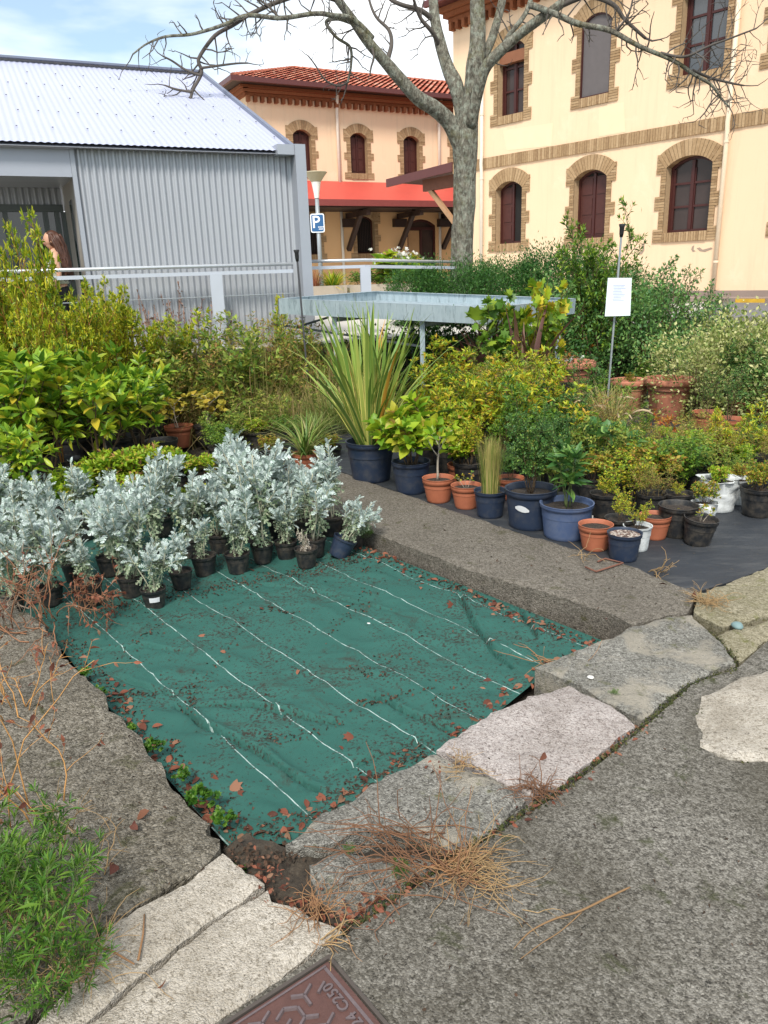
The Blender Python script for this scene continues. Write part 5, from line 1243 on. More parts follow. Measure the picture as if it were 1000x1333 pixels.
spec('youngtree', 2, .42, lambda s: gen_bush(340+s, .36, 1, .05, 5, .20, .075, .045, .5, 1.0, tl_r, tip=4, rs=.010, t0b=.45, br_ang=.75), M_steml, L_hyd)
spec('sprig', 2, .25, lambda s: gen_bush(350+s, .22, 3, .5, 2, .1, .045, .03, .3, 1.0, tl_r, tip=3, rs=.004), M_steml, L_mix)
spec('fig', 2, .8, lambda s: gen_bush(360+s, .75, 5, .45, 6, .28, .085, .032, .35, 1.15, T_palm(5), tip=4, rs=.008), M_stem, L_yel)
spec('figgreen', 2, .8, lambda s: gen_bush(365+s, .75, 5, .45, 6, .28, .085, .032, .35, 1.15, T_palm(5), tip=4, rs=.008), M_stem, L_grn)
spec('tallshrub', 2, 1.9, lambda s: gen_bush(370+s, 1.85, 6, .24, 11, .50, .085, .022, .22, 1.0, tsn, tip=6, rs=.012, sub=4, wob=.06), M_stem, L_grn)
spec('airy', 2, 1.2, lambda s: gen_bush(380+s, 1.15, 4, .28, 8, .36, .050, .018, .40, 1.0, tl_n, tip=5, rs=.008, sub=2), M_stem, L_drk)
spec('box', 4, .75, lambda s: gen_cloud(390+s, 5200, (.85,.8,.75), .035, T_small(.6), .085, 60), M_stem, L_box)
spec('boxgreen', 3, .75, lambda s: gen_cloud(400+s, 4200, (.85,.8,.75), .038, T_small(.55), .12, 50), M_stem, L_blu)
spec('hedge', 3, .9, lambda s: gen_cloud(410+s, 16000, (1.7,1.2,.95), .055, T_small(.35), .11, 110), M_stem, L_hdg)
spec('shade', 2, .7, lambda s: gen_cloud(420+s, 2600, (1.1,.6,.6), .05, T_small(.45), .08, 60), M_stem, L_hdg)
spec('fern', 2, .35, lambda s: gen_bush(430+s, .33, 12, .55, 8, .10, .022, .006, .2, .9, tsn, tip=3, rs=.002, sub=1), M_stemg, L_hdg)
def gr(f): return lambda s: (MB(), f(s))
spec('drygrass', 4, .55, gr(lambda s: gen_grass(440+s, 620, .58, .006, .42, (.1,.9), .20, 0, .6)), None, L_dry)
spec('greengrass', 3, .40, gr(lambda s: gen_grass(450+s, 420, .42, .006, .35, (.2,.9), .08)), None, L_strap)
spec('rush', 2, .50, gr(lambda s: gen_grass(455+s, 330, .52, .0055, .07, (.0,.12), .075, 0, .22)), None, L_rush)
spec('strappy', 2, .40, gr(lambda s: gen_grass(460+s, 90, .48, .016, .55, (.4,1.1), .05)), None, L_strap)
spec('phormium', 1, 1.00, gr(lambda s: gen_grass(468, 150, 1.2, .046, .45, (.0,.32), .10, 0, .42, .55)), None, L_pho)
spec('purple', 2, .44, gr(lambda s: gen_grass(470+s, 24, .65, .05, .35, (.1,.4), .05, 0, .35, .6)), None, L_pur)
spec('redgrass', 2, .5, gr(lambda s: gen_grass(474+s, 120, .55, .006, .25, (.1,.5), .08)), None, L_rustm)
spec('yellowstrap', 2, .5, gr(lambda s: gen_grass(478+s, 160, .5, .03, .6, (.3,.9), .1)), None, L_yel)
def gen_seedgrass(s):
    r = np.random.default_rng(480+s); S = MB(); Lf = gen_grass(480+s, 260, .6, .0035, .18, (0,.3), .16)
    P = []; D = []
    for i in range(46):
        a = r.uniform(0, 6.28); t = abs(r.normal(0,.14)); pl = polyline(r, (r.normal(0,.08), r.normal(0,.08), 0), (math.sin(t)*math.cos(a), math.sin(t)*math.sin(a), 1), r.uniform(.55,.95), 6, .05, 0)
        S.tube(pl, [.0022]*7, 3)
        for k in range(16): p, d = along(pl, r.uniform(.72, 1)); P.append(p); D.append(d+r.normal(0,.5,3))
    Lf.add(T_small(.4), np.array(P), np.array(D), r.uniform(.015,.035,len(P)), None, .5, r); return S, Lf
spec('seedgrass', 3, .9, gen_seedgrass, plain('pinkish_stalk', (.27,.16,.12), .9), L_pink)
def gen_fountain(s):
    r = np.random.default_rng(490+s); S = MB(); Lf = gen_grass(490+s, 300, .55, .006, .5, (.4,1.0), .06); P = []; D = []
    for i in range(9):
        a = r.uniform(0, 6.28); pl = [np.array([0,0,0.])]; d = np.array([.5*math.cos(a), .5*math.sin(a), 1])
        for k in range(9): d = norm(d+np.array([.06*math.cos(a), .06*math.sin(a), -.02-.035*k])); pl.append(pl[-1]+d*.058)
        pl = np.array(pl); S.tube(pl, [.003]*6+[.009,.011,.010,.004], 5)
    return S, Lf
spec('fountain', 2, .5, gen_fountain, plain('buff_plume', (.42,.32,.20), .95), L_dry)
def gen_silver(s):
    r = np.random.default_rng(500+s); S = MB(); Lf = Leaves(); nst = int(r.integers(3, 6)); P = []; D = []; Z = []; P2 = []; D2 = []; Z2 = []
    for i in range(nst):
        az = 2.4*i+r.uniform(-.5,.5); tl = r.uniform(.08,.42)*(1 if i else .3); L = r.uniform(.27,.44)
        pl = polyline(r, (0.015*math.cos(az), .015*math.sin(az), 0), (math.sin(tl)*math.cos(az), math.sin(tl)*math.sin(az), math.cos(tl)), L, 7, .10, .08)
        S.tube(pl, list(np.linspace(.0045,.003,8)), 5); brs = [(pl, .56, L)]
        for b in range(int(r.integers(1,4))):
            p, d = along(pl, r.uniform(.3,.7)); bl = polyline(r, p, d*.8+perp(d, r.uniform(0,6))*.6, L*r.uniform(.3,.5), 4, .08, .15); S.tube(bl, [.003]*5, 4); brs.append((bl, .35, L*.4))
        for q, f0, LL in brs:
            n = int(LL*(1-f0)/.0105)+7; a = r.uniform(0,6)
            for k in range(n):
                f = f0+(1-f0)*(k+.5)/n; p, d = along(q, f); a += 2.4; aa = (1.0-.72*max(0,(f-f0)/(1-f0)))*r.uniform(.85,1.15)
                P.append(p); D.append(d*math.cos(aa)+perp(d, a)*math.sin(aa)); Z.append(.060*r.uniform(.7,1.2)*(1 if f < .85 else .75))
            for k in range(13):
                f = r.uniform(.08, f0+.12); p, d = along(q, f); aa = r.uniform(1.3,2.1); P2.append(p); D2.append(d*math.cos(aa)+perp(d, r.uniform(0,6))*math.sin(aa)); Z2.append(.062*r.uniform(.6,1.1))
    T1, T2, T3 = T_lobed(5, .36, .12), T_lobed(4, .40, .4), T_lobed(3, .35, .6)
    P = np.array(P); D = np.array(D); Z = np.array(Z); m_ = r.random(len(P)) < .6
    Lf.add(T1, P[m_], D[m_], Z[m_], None, .4, r); Lf.add(T2, P[~m_], D[~m_], Z[~m_], None, .5, r)
    LD = Leaves(); LD.add(T3, np.array(P2), np.array(D2), np.array(Z2), None, .8, r)
    return S, Lf, LD
SPEC['silver'] = dict(n=6, H=.41, fn=gen_silver, stem=M_stems, leaf=L_sil, cache={})
def gen_brownsilver(s):
    r = np.random.default_rng(560+s); S = MB(); Lf = Leaves(); P = []; D = []
    for i in range(5):
        a = i*2.4; pl = polyline(r, (0,0,0), (.25*math.cos(a), .25*math.sin(a), 1), r.uniform(.14,.3), 5, .1, 0); S.tube(pl, [.0035]*6, 4)
        for k in range(16): p, d = along(pl, r.uniform(.15,1)); P.append(p); D.append(perp(d, r.uniform(0,6))*.7+np.array([0,0,-.5]))
    Lf.add(T_lobed(3,.3,.6), np.array(P), np.array(D), r.uniform(.04,.07,len(P)), None, .8, r); return S, Lf
spec('withered', 1, .28, gen_brownsilver, M_stems, L_sild)
def proto(key, i):
    sp = SPEC[key]; i %= sp['n']
    if i not in sp['cache']:
        out = sp['fn'](i); S, Lf = out[0], out[1]
        sp['cache'][i] = (S.mesh('stem', sp['stem'], True) if S.f else None, Lf.mesh('foliage', sp['leaf']), out[2].mesh('lower_leaves', L_silg) if len(out) > 2 else None)
    return sp['cache'][i]

L_wgr = leafmat('light_weed_leaf', g3((.08,.17,.03),(.18,.29,.04),(.33,.40,.06),(.42,.36,.09)), .6, .35)
L_weedy = leafmat('small_weed_leaf', g3((.10,.18,.03),(.22,.29,.045),(.38,.36,.06),(.42,.26,.08),(.27,.12,.05)), .7, .3)
spec('weedy', 4, .6, lambda s: gen_bush(650+s, .60, 16, .40, 6, .16, .026, .011, .22, 1.0, T_small(.3), tip=4, rs=.0026, sub=2, base_r=.14, hv=.5), plain('brown_green_stalk', (.19,.14,.06), .9, 0, .4, 20), L_weedy)
spec('weedygreen', 3, .5, lambda s: gen_bush(660+s, .50, 14, .45, 6, .16, .034, .011, .2, 1.0, T_small(.4), tip=4, rs=.0026, sub=2, base_r=.12, hv=.5), M_stemg, L_wgr)
# ---------------------------------------------------------------- pots (unit rim radius)
m = NT('dark_nursery_plastic'); v = m.pos()
m_pblack = m.set(m.mix(m.ramp(m.noise(v, 22, 5, .7), [(.42,0.0),(.7,.9)]), (.012,.013,.015), (.075,.062,.048)), .5, None, m.noise(v, 90, 3), .15, .002)
m = NT('navy_plastic'); v = m.pos(); m_pnavy = m.set(m.mix(m.ramp(m.noise(v, 14, 5, .7), [(.48,0.0),(.78,.6)]), (.018,.029,.056), (.08,.08,.08)), .42, None, m.noise(v, 90, 3), .1, .002)
m = NT('faded_blue_plastic'); v = m.pos(); m_pblue = m.set(m.mix(m.ramp(m.noise(v, 9, 5, .7), [(.45,0.0),(.8,.7)]), (.055,.085,.17), (.13,.15,.20)), .5, None, m.noise(v, 90, 3), .15, .002)
m = NT('terracotta_plastic'); v = m.pos(); m_pterra = m.set(m.mix(m.noise(v, 9, 5, .7), (.25,.075,.036), (.50,.165,.085)), .55, None, m.noise(v, 70, 3), .15, .002)
m = NT('weathered_terracotta'); v = m.pos(); m_pclay = m.set(m.mix(m.noise(v, 6, 6, .7), (.36,.12,.065), (.52,.22,.14)), .85, None, m.noise(v, 50, 4), .3, .004)
m = NT('dirty_white_plastic'); v = m.pos(); m_pwhite = m.set(m.mix(m.ramp(m.noise(v, 16, 6, .7), [(.45,0.0),(.7,.8)]), (.60,.62,.62), (.30,.31,.29)), .5, None, m.noise(v, 40, 4), .3, .006)
def pot_mesh(style, m_, hr, rb, rim, n=30, big=False, wob=0.0, ribs=0):
    mb = MB(); t = .05
    if big: prof = [(0,0),(rb,0),(rb+.02,.03),(.80,hr*.72),(.83,hr*.80),(.86,hr*.83),(.97,hr*.85),(1.0,hr*.89),(1.0,hr*.96),(.97,hr),(.90,hr),(.86,hr*.96),(.84,hr*.72)]
    else: prof = [(0,0),(rb-.03,0),(rb,.03)]+[(rb+(.92-rb)*f+(.012 if i % 2 else 0)*(ribs > 0), hr*(1-rim)*f) for i, f in enumerate([k/8 for k in range(1, 9)])]+[(.975,hr*(1-rim)+.012),(.985,hr*(1-rim*.4)),(.985,hr-.02),(1.0,hr-.012),(1.0,hr),(.95,hr),(.93,hr-.03),(.90,hr*.62)]
    mb.lathe(prof, n, (0,0,0), 0, (lambda a, z: wob*math.sin(3*a+z*9)*z+wob*.6*math.sin(7*a-z*14)*z) if wob else None)
    return mb.mesh('pot', m_, True)
POTS = {'black': pot_mesh('black', m_pblack, 1.62, .72, .16), 'navy': pot_mesh('navy', m_pnavy, 1.62, .76, .14), 'blue': pot_mesh('blue', m_pblue, 1.30, .80, .13), 'terra': pot_mesh('terra', m_pterra, 1.50, .70, .22),
        'white': pot_mesh('white', m_pwhite, 1.75, .76, .10), 'bag': pot_mesh('bag', m_pwhite, 1.7, .86, .03, wob=.10), 'clay': pot_mesh('clay', m_pclay, 1.62, .66, .2, 40, True), 'wide': pot_mesh('wide', m_pnavy, 1.50, .80, .16)}
HR = {'black':1.62,'navy':1.62,'blue':1.30,'terra':1.50,'white':1.75,'bag':1.7,'clay':1.62,'wide':1.5}; RB = {'black':.72,'navy':.76,'blue':.80,'terra':.70,'white':.76,'bag':.86,'clay':.66,'wide':.8}
def soil_mesh(s, m_, lump=.05, hh=.84):
    mb = MB(); n = 18; r = random.Random(s); V = [(0,0,.04)]
    for k in range(1, 5):
        for j in range(n): a = 2*PI*j/n; V.append((.90*k/4*math.cos(a), .90*k/4*math.sin(a), (r.uniform(-lump,lump) if k < 4 else -.02)))
    F_ = [(0,1+j,1+(j+1)%n) for j in range(n)]
    for k in range(3):
        for j in range(n): a = 1+k*n+j; b = 1+k*n+(j+1)%n; F_.append((a, a+n, b+n, b))
    mb.add(V, F_); return mb.mesh('soil', m_, True)
m = NT('potting_soil'); v = m.pos(); m_pot_soil = m.set(m.ramp(m.noise(v, 90, 5, .7), [(.3,(.010,.008,.006)),(.55,(.035,.025,.018)),(.72,(.10,.075,.05))]), .95, None, m.noise(v, 120, 4), .8, .006)
m = NT('pale_gravel'); v = m.pos(); sp_c = m.n('SeparateColor'); m.l(m.voro(v, 95, 'F1', 'Color'), sp_c.inputs[0]); m_gravel = m.set(m.ramp(sp_c.outputs[0], [(.0,(.05,.03,.022)),(.45,(.16,.09,.07)),(.62,(.40,.34,.28)),(1,(.55,.49,.43))]), .85, None, m.voro(v, 95), 1.0, .01)
SOIL = [soil_mesh(k, m_pot_soil) for k in range(3)]; GRAVEL = soil_mesh(9, m_gravel, .03)
rp_ = random.Random(77)
def top_(t, py): return py if t is None else t
def put(px, py, top, key, pot=None, wpx=0, label=None, cat=None, group=None, z=Z_MAT, wide=1.0, tilt=(0,0), var=None, name=None, soil=True, P=None, sink=.84, H=None, gravel=False, extra=None):
    if P is None and px < 330 and py-top_(top, py) > 95 and z < -.12: px = px+(610-px)*(py-top)/(3930-py)   # upright plants look tilted outwards here
    P = Vector(at(px, py, z) if P is None else P)
    if P.z < .5:                                          # keep clear of the platform wall
        ey = np.interp(P.x, [-20,-4.4,-1.0,5.2,30], [1.2,8.40,9.95,12.1,19.9])-.38
        if P.y > ey:
            for _ in range(20):
                P.x *= .985; P.y *= .985; ey = np.interp(P.x, [-20,-4.4,-1.0,5.2,30], [1.2,8.40,9.95,12.1,19.9])-.38
                if P.y <= ey: break
    k = mpp(P+Vector((0,0,.15))); r_ = wpx*k/2 if pot else 0
    if pot: f = Vector((P.x, P.y, 0)).normalized(); P = P+f*r_*RB[pot]
    name = name or ('potted_plant' if pot else 'shrub')
    rz = rp_.uniform(0, 6.283)
    o = empty(name, P, label, cat or ('potted plant' if pot else 'shrub'), group); o.rotation_euler = (rad(tilt[0]), rad(tilt[1]), 0)
    zb_ = 0
    if pot:
        q = link('pot', POTS[pot], o); q.scale = (r_, r_, r_); q.rotation_euler = (0,0,rz); zb_ = r_*HR[pot]*sink
        if soil: s_ = link('soil', GRAVEL if gravel else SOIL[rp_.randrange(3)], o); s_.location = (0,0,zb_); s_.scale = (r_,r_,r_); s_.rotation_euler = (0,0,rz)
    if key:
        Ht = H if H else (height_to(P, px, top) if not tilt[0] and not tilt[1] else height_to(P, px, top))-zb_
        sc = max(.05, Ht/SPEC[key]['H']); st, fo, ex = proto(key, rp_.randrange(50) if var is None else var)
        for nm, me_ in (('stem', st), ('foliage', fo), ('lower_leaves', ex)):
            if me_ is not None:
                c = link(nm, me_, o); c.location = (0,0,zb_*.97); c.scale = (sc*wide, sc*wide, sc); c.rotation_euler = (0,0,rz)
    return o
# ================================================================ what stands where
GK = 'potted plants along the concrete kerb'
# front row along the kerb, from the spiky plant towards the empty black cloth
put(484,630,410,'phormium','navy',66,'big spiky plant with yellow edged sword leaves in a navy pot', group=GK)
put(536,645,520,'hydrangea','navy',52,'rounded bush with lime and pinkish oval leaves in a navy pot at the kerb', group=GK)
put(588,622,530,'hydrangea','black',54,'lime green bush in a black pot, behind the terracotta pots by the kerb', group=GK)
put(571,656,548,'youngtree','terra',43,'little grey stemmed tree with forked branches in a terracotta pot', group=GK)
put(607,664,612,'sprig','terra',41,'terracotta pot with a small broken sprig, between forked little tree and rush pot', group=GK)
put(602,636,560,'hydrangea','terra',40,'leafy plant in a terracotta pot, tucked behind the sprig pot', group=GK)
put(638,676,566,'rush','navy',44,'upright sheaf of straw and green rush blades in a navy pot', group=GK)
put(664,652,585,'myrtle','terra',38,'small dark shrub in a terracotta pot, behind the rush sheaf', group=GK)
o = put(690,692,538,'myrtle','wide',70,'bushy small leaved dark shrub in a big navy pot with a white smear', group=GK, wide=.9)
put(736,706,574,'laurel','blue',72,'glossy laurel seedling in a wide faded blue pot', group=GK)
put(774,719,None,None,'terra',46,'low terracotta pot with bare soil before the faded blue pot', group=GK)
put(806,710,640,'yellow_twiggy','black',42,'yellow twiggy plant in a black pot, behind the gravel pot', group=GK)
put(811,733,None,None,'navy',46,'low dark pot topped with pale gravel at the kerb edge', group=GK, gravel=True, sink=.92)
put(828,719,640,'yellow_twiggy','white',38,'yellow twiggy plant in a dirty white pot', group=GK, H=.16)
put(851,704,None,None,'terra',42,'bright terracotta pot with bare soil beside the dirty white pot', group=GK)
put(880,702,668,'low_mixed','black',52,'wide black pot with a few withered leaves beside the bright terracotta pot', group=GK)
o = put(906,712,652,'sprig','black',45,'black pot tilted forward with a straggly sprig, alone on the black cloth', group=GK, tilt=(4,5))
put(932,668,606,'low_yellow','bag',50,'yellowish plant in a crumpled white bag pot on the black cloth', group=GK)
put(958,658,604,'low_mixed','white',38,'plant in a clean white pot, right behind the crumpled bag pot', group=GK)
put(914,684,625,'low_mixed','bag',34,'small plant in a small crumpled white bag, left of the big white bag pot', group=GK)
put(984,675,596,'low_mixed','black',48,'sparse green and yellow plant in a black pot, rightmost on the black cloth', group=GK)
# white smear on the big navy pot, stake in the low terracotta pot
P = at(774,708,Z_MAT); mb = MB(); mb.tube([(P.x,P.y+.07,.02),(P.x,P.y+.07,.14)], .004, 6); o_ = mb.build('plant_stake', plain('clear_stake', (.5,.45,.4), .4), None); tag(o_, 'thin pale stake stuck in the soil of the low terracotta pot', 'plant stake')

GN = 'yellow and green shrubs standing behind the kerb row'
N = [(560,606,468,'nandina','yellow leaved shrub right of the spiky plant'), (620,606,500,'nandina','yellow shrub above the rush sheaf'),
 (648,590,470,'weedy','straggly yellowish shrub below the big purple leaves'), (676,604,470,'nandina','yellow shrub behind the big navy pot'),
 (596,585,478,'nandina_green','green shrub behind the lime bush in the black pot'), (654,628,520,'nandina_green','green shrub between rush sheaf and big dark shrub'),
 (706,566,470,'nandina','yellow shrub in front of the flowering terracotta bowl'), (738,580,512,'nandina_green','green shrub under the flowering terracotta bowl'),
 (634,560,470,'weedygreen','straggly green shrub touching the big purple leaves, under the steel tray'), (690,540,440,'nandina','yellow shrub below the right end of the steel tray'),
 (724,540,440,'airy','airy dark green shrub at the right end of the steel tray'), (580,560,470,'nandina','yellow green shrub hiding behind the spiky plant'),
 (612,640,545,'nandina','yellow shrub hanging over the small terracotta pots')]
for x, y, t, k_, d in N: put(x, y, t, k_, 'black', 46, d+' in a black pot', group=GN)
put(760,632,545,'myrtle','black',46,'dark fine leaved shrub behind the laurel seedling', group=GN)
put(722,640,536,'myrtle','black',46,'dark fine leaved shrub between the big navy pot and the laurel seedling', group=GN)
put(706,602,500,'myrtle','black',46,'dark fine leaved shrub behind the big dark one, below the yellow shrubs', group=GN)
put(772,618,540,'bergenia','black',44,'plant with large round blue green leaves behind the laurel seedling', group=GN)
put(800,640,545,'bergenia','black',40,'plant with large round leaves right of the laurel seedling, above the yellow twiggy ones', group=GN)
put(796,604,492,'fountain','black',48,'fountain grass with buff drooping plumes left of the big clay pot', group=GN, wide=.75)
put(782,575,490,'fountain','black',44,'fountain grass with few plumes, between the flowering bowl and the notice stake', group=GN)
put(634,545,432,'purple','black',46,'purple brown broad strap leaves below the steel tray', group=GN)
put(682,560,424,'purple','black',46,'purple brown sword leaves, right one of the pair below the tray', group=GN)
put(604,545,446,'redgrass','black',46,'rusty grass tuft right of the spiky plant, under the tray', group=GN)
put(664,552,384,'figgreen',None,0,'lobed leaved light green shrub in front of the right tray end', wide=.8)
put(692,548,364,'fig',None,0,'lobed leaved yellow shrub rising above the right tray end', wide=.6)
# low mixed plants at the edge of the black cloth
LOW = [(842,655,578,'low_mixed','autumn coloured low shrub above the bright terracotta pot'), (872,650,572,'low_green','green low shrub above the wide black pot'),
 (902,645,560,'weedygreen','green straggly low plant left of the white bag pot'), (928,632,552,'weedy','low shrub behind the big crumpled bag pot'),
 (962,630,578,'low_yellow','yellow low shrub behind the clean white pot'), (994,628,558,'weedy','low shrub behind the rightmost black pot'),
 (858,618,572,'low_yellow','yellow low shrub below the clay pots'), (822,640,570,'yellow_twiggy','yellow twiggy shrub above the dirty white pot'),
 (892,606,562,'low_mixed','rusty low shrub right below the big clay pot'), (926,604,556,'low_green','green low shrub left of the small grey leaved terracotta pot'),
 (985,600,552,'low_green','green low shrub in front of the two small terracotta pots on the right'), (846,676,600,'weedy','brownish low shrub directly behind the dirty white pot'),
 (816,604,556,'low_green','green low shrub at the left foot of the big clay pot'), (880,676,628,'yellow_twiggy','yellow twiggy shrub over the wide black pot'),
 (786,676,622,'yellow_twiggy','yellow twiggy shrub right of the faded blue pot')]
for x, y, t, k_, d in LOW: put(x, y, t, k_, 'black', 40, d, group='low plants on the black cloth', wide=1.4)
LOW2 = [(800,612,540,'weedy','autumn coloured plant between the fountain grass and the laurel seedling'),(840,628,566,'low_green','green low plant above the dirty white pot'),(912,626,560,'low_yellow','yellow low plant above the tilted black pot'),(948,612,562,'low_green','green low plant behind the clean white pot'),(880,630,556,'weedy','reddish low plant above the wide black pot'),
 (974,612,552,'weedygreen','straggly green plant behind the rightmost black pot'),(1004,606,560,'low_mixed','low plant cut by the right picture edge'),(862,596,556,'low_yellow','yellow low plant just below the big clay pot'),(768,652,590,'low_mixed','low plant behind the faded blue pot'),(806,626,578,'low_green','low green plant above the yellow twiggy one')]
for x, y, t, k_, d in LOW2: put(x, y, t, k_, 'black', 36, d, group='low plants on the black cloth', wide=1.45)
N2 = [(585,615,512,'nandina','yellow shrub over the two terracotta pots with seedlings'),(640,605,480,'nandina','yellow shrub rising over the rush sheaf'),(690,625,505,'nandina_green','green shrub over the big navy pot'),(716,610,492,'nandina','yellow shrub behind the laurel seedling'),(760,590,505,'nandina_green','green shrub below the bowl of white flowers'),(668,575,462,'weedy','straggly brownish shrub in the middle behind the kerb row'),(604,560,452,'nandina','yellow shrub just right of the sword leaves'),(752,560,455,'airy','green shrub in front of the tallest shrub'),(740,610,520,'myrtle','dark fine shrub in the second row behind the laurel'),(780,548,480,'nandina_green','green fine shrub left of the notice stake')]
for x, y, t, k_, d in N2: put(x, y, t, k_, None, 0, d, group=GN, wide=1.2)
# big clay pots
put(868,548,468,'sprig','clay',66,'big clay pot with thick rolled rim and little growing in it', group='big clay pots', sink=.74, H=.16)
put(740,528,462,'nandina_orange','clay',68,'wide clay bowl with orange leaved plants and white flowers', group='big clay pots', H=.22)
put(818,540,478,'low_mixed','clay',54,'clay pot with a rolled rim left of the big empty looking clay pot', group='big clay pots', H=.14)
P = aty(735,478,aty(740,528,8).y); c_ = at(740,528,Z_MAT); fl = Leaves(); r = np.random.default_rng(8)
pf = np.array([(c_.x+r.normal(0,.12), c_.y+.22+r.normal(0,.08), .50+r.uniform(0,.05)) for i in range(14)]); fl.add(T_palm(5), np.repeat(pf,4,0), r.normal(0,1,(56,3))+np.array([0,-.4,.6]), .035, None, .6, r)
tag(link('white_flowers', fl.mesh('white_flowers', L_flow)), 'few white flowers in the wide clay bowl', 'flowers')
for x, y, t, d in ((800,500,425,'orange leaved shrub directly behind the notice stake'), (836,505,430,'orange leaved shrub right of the notice stake'), (748,492,432,'orange and yellow leaved shrub left of the notice stake'), (872,500,420,'rusty orange leaved shrub behind the big clay pot')):
    put(x, y, t, 'nandina_orange', 'black', 40, d, group='orange leaved shrubs')
put(806,548,500,'nandina_green',None,0,'bright green fine shrub at the foot of the notice stake')
put(842,520,455,'nandina_green',None,0,'bright green shrub left behind the big clay pot')
for x, y, t, k_, d in ((930,592,540,'nandina_orange','orange leaved plant between the small terracotta pots and the low plants'),(896,588,540,'weedy','reddish straggly plant right of the big clay pot foot'),(968,592,548,'weedygreen','green straggly plant below the grey leaved terracotta pot'),(1000,585,545,'low_mixed','autumn plant at the right edge below the small terracotta pots')):
    put(x, y, t, k_, 'black', 34, d, group='plants between clay pots and low plants')
for x, y, t, k_, d, w_ in ((830,592,532,'nandina_green','upright green shoots left of the big clay pot foot',1.0),(862,584,538,'nandina_orange','orange shoots right in front of the big clay pot',1.0),(908,606,528,'weedy','brownish straggly shoots right of the big clay pot',1.1),(938,622,540,'nandina','yellow shoots behind the white bag pot',1.0),(1004,616,532,'nandina','yellow shoots at the right picture edge',1.0),(818,664,590,'yellow_twiggy','tall yellow twiggy plant above the dirty white pot',1.2),(792,636,548,'weedygreen','light straggly plant right of the laurel seedling',1.0),(762,606,512,'weedy','straggly brownish plant behind the laurel seedling',1.0),(716,640,556,'weedygreen','light straggly plant between the navy and the blue pot',.9),(884,650,586,'nandina_green','green shoots above the wide black pot',1.0),(842,606,552,'weedy','thin brownish shoots in the middle of the low plants',1.2),(960,640,585,'weedygreen','light shoots between the clean white pot and the rightmost black pot',1.0),(700,590,470,'nandina','tall yellow shoots above the big dark shrub',1.0),(655,560,452,'weedygreen','light straggly shoots beside the purple leaves',1.0)):
    put(x, y, t, k_, None, 0, d, group='loose shoots among the low plants', wide=w_)
# small terracotta pots at the right
GS = 'small terracotta pots on the right'
put(946,578,470,'airy','terra',42,'grey green airy shrub in a terracotta pot near the dark road', group=GS)
put(984,556,450,'airy','terra',38,'airy shrub in a terracotta pot at the picture edge, right of the grey leaved one', group=GS)
put(918,566,480,'airy','terra',38,'airy shrub in a terracotta pot between big clay pot and grey leaved one', group=GS)
put(965,548,440,'myrtle','terra',36,'dark shrub in a terracotta pot behind the two airy ones', group=GS)
# pale variegated shrubs at the right edge
for x, y, t, d in ((912,545,432,'pale variegated shrub right of the big clay pot'), (955,535,416,'pale variegated shrub in front of the grey road'), (1000,540,418,'pale variegated shrub at the right picture edge'), (1050,560,420,'pale variegated shrub beyond the right picture edge')):
    put(x, y, t, 'box', None, 0, d, group='pale variegated shrubs')
for x, y, t, d in ((880,520,440,'green clipped shrub behind the big clay pot to its right'),(1015,560,470,'dark clipped shrub below the pale variegated ones')):
    put(x, y, t, 'boxgreen', None, 0, d, group='dark clipped shrubs')
# shrubs at the back right
put(772,505,286,'tallshrub',None,0,'tallest upright green shrub left of the notice', H=None, wide=.8)
put(738,500,352,'blueshrub',None,0,'grey green shrub at the right end of the steel tray', wide=.8)
put(800,500,392,'blueshrub',None,0,'green shrub behind the notice stake', wide=.9)
put(852,505,352,'blueshrub',None,0,'blue green shrub right of the notice, behind the clay pot', wide=.9)
put(905,500,372,'blueshrub',None,0,'blue green shrub in front of the road, rightmost of the tall ones', wide=.8)
put(876,490,336,'airy',None,0,'thin airy sapling standing against the cream wall', wide=.8)
put(915,490,372,'airy',None,0,'short airy sapling near the yellow kerb marking', wide=.8)
put(825,490,380,'boxgreen',None,0,'dense dark green shrub behind the blue green ones', wide=1.0)
put(780,480,372,'boxgreen',None,0,'dense dark shrub at the foot of the tallest shrub', wide=.9)
# hedge shrubs round the tree, on the platform
def deckput(px, ptop, Y, key, label, group, wide=1.0, pyb=None):
    P = aty(px, 380, Y); P.z = deckz(P.x, P.y); return put(px, 0, ptop, key, None, 0, label, None, group, P=P, wide=wide)
GH = 'dark green hedge shrubs around the tree'
deckput(545, 352, 12.6, 'hedge', 'low feathery dark green shrub left of the trunk, above the tray', GH, .75)
deckput(602, 350, 12.4, 'hedge', 'low dark green shrub hiding the foot of the trunk', GH, .8)
deckput(660, 346, 13.0, 'hedge', 'dark green shrub right of the trunk below the half open window', GH, .9)
deckput(722, 334, 13.0, 'hedge', 'dark green shrub left of the tallest shrub, below the shuttered window', GH, .9)
deckput(790, 352, 13.4, 'hedge', 'dark green shrub behind the notice along the cream wall', GH, 1.0)
deckput(850, 378, 12.9, 'hedge', 'low dark green shrub near the downpipe foot', GH, .8)
for i, (x, y, t, d) in enumerate(((535,500,418,'dark shrub in the shade under the middle of the steel tray'), (585,500,412,'dark shrub under the tray right of the sword leaves'), (632,500,425,'dark shrub under the front tray corner'), (690,490,412,'dark shrub under the right tray end'))):
    put(x, y, t, 'shade', None, 0, d, group='dark shrubs under the tray', z=0)
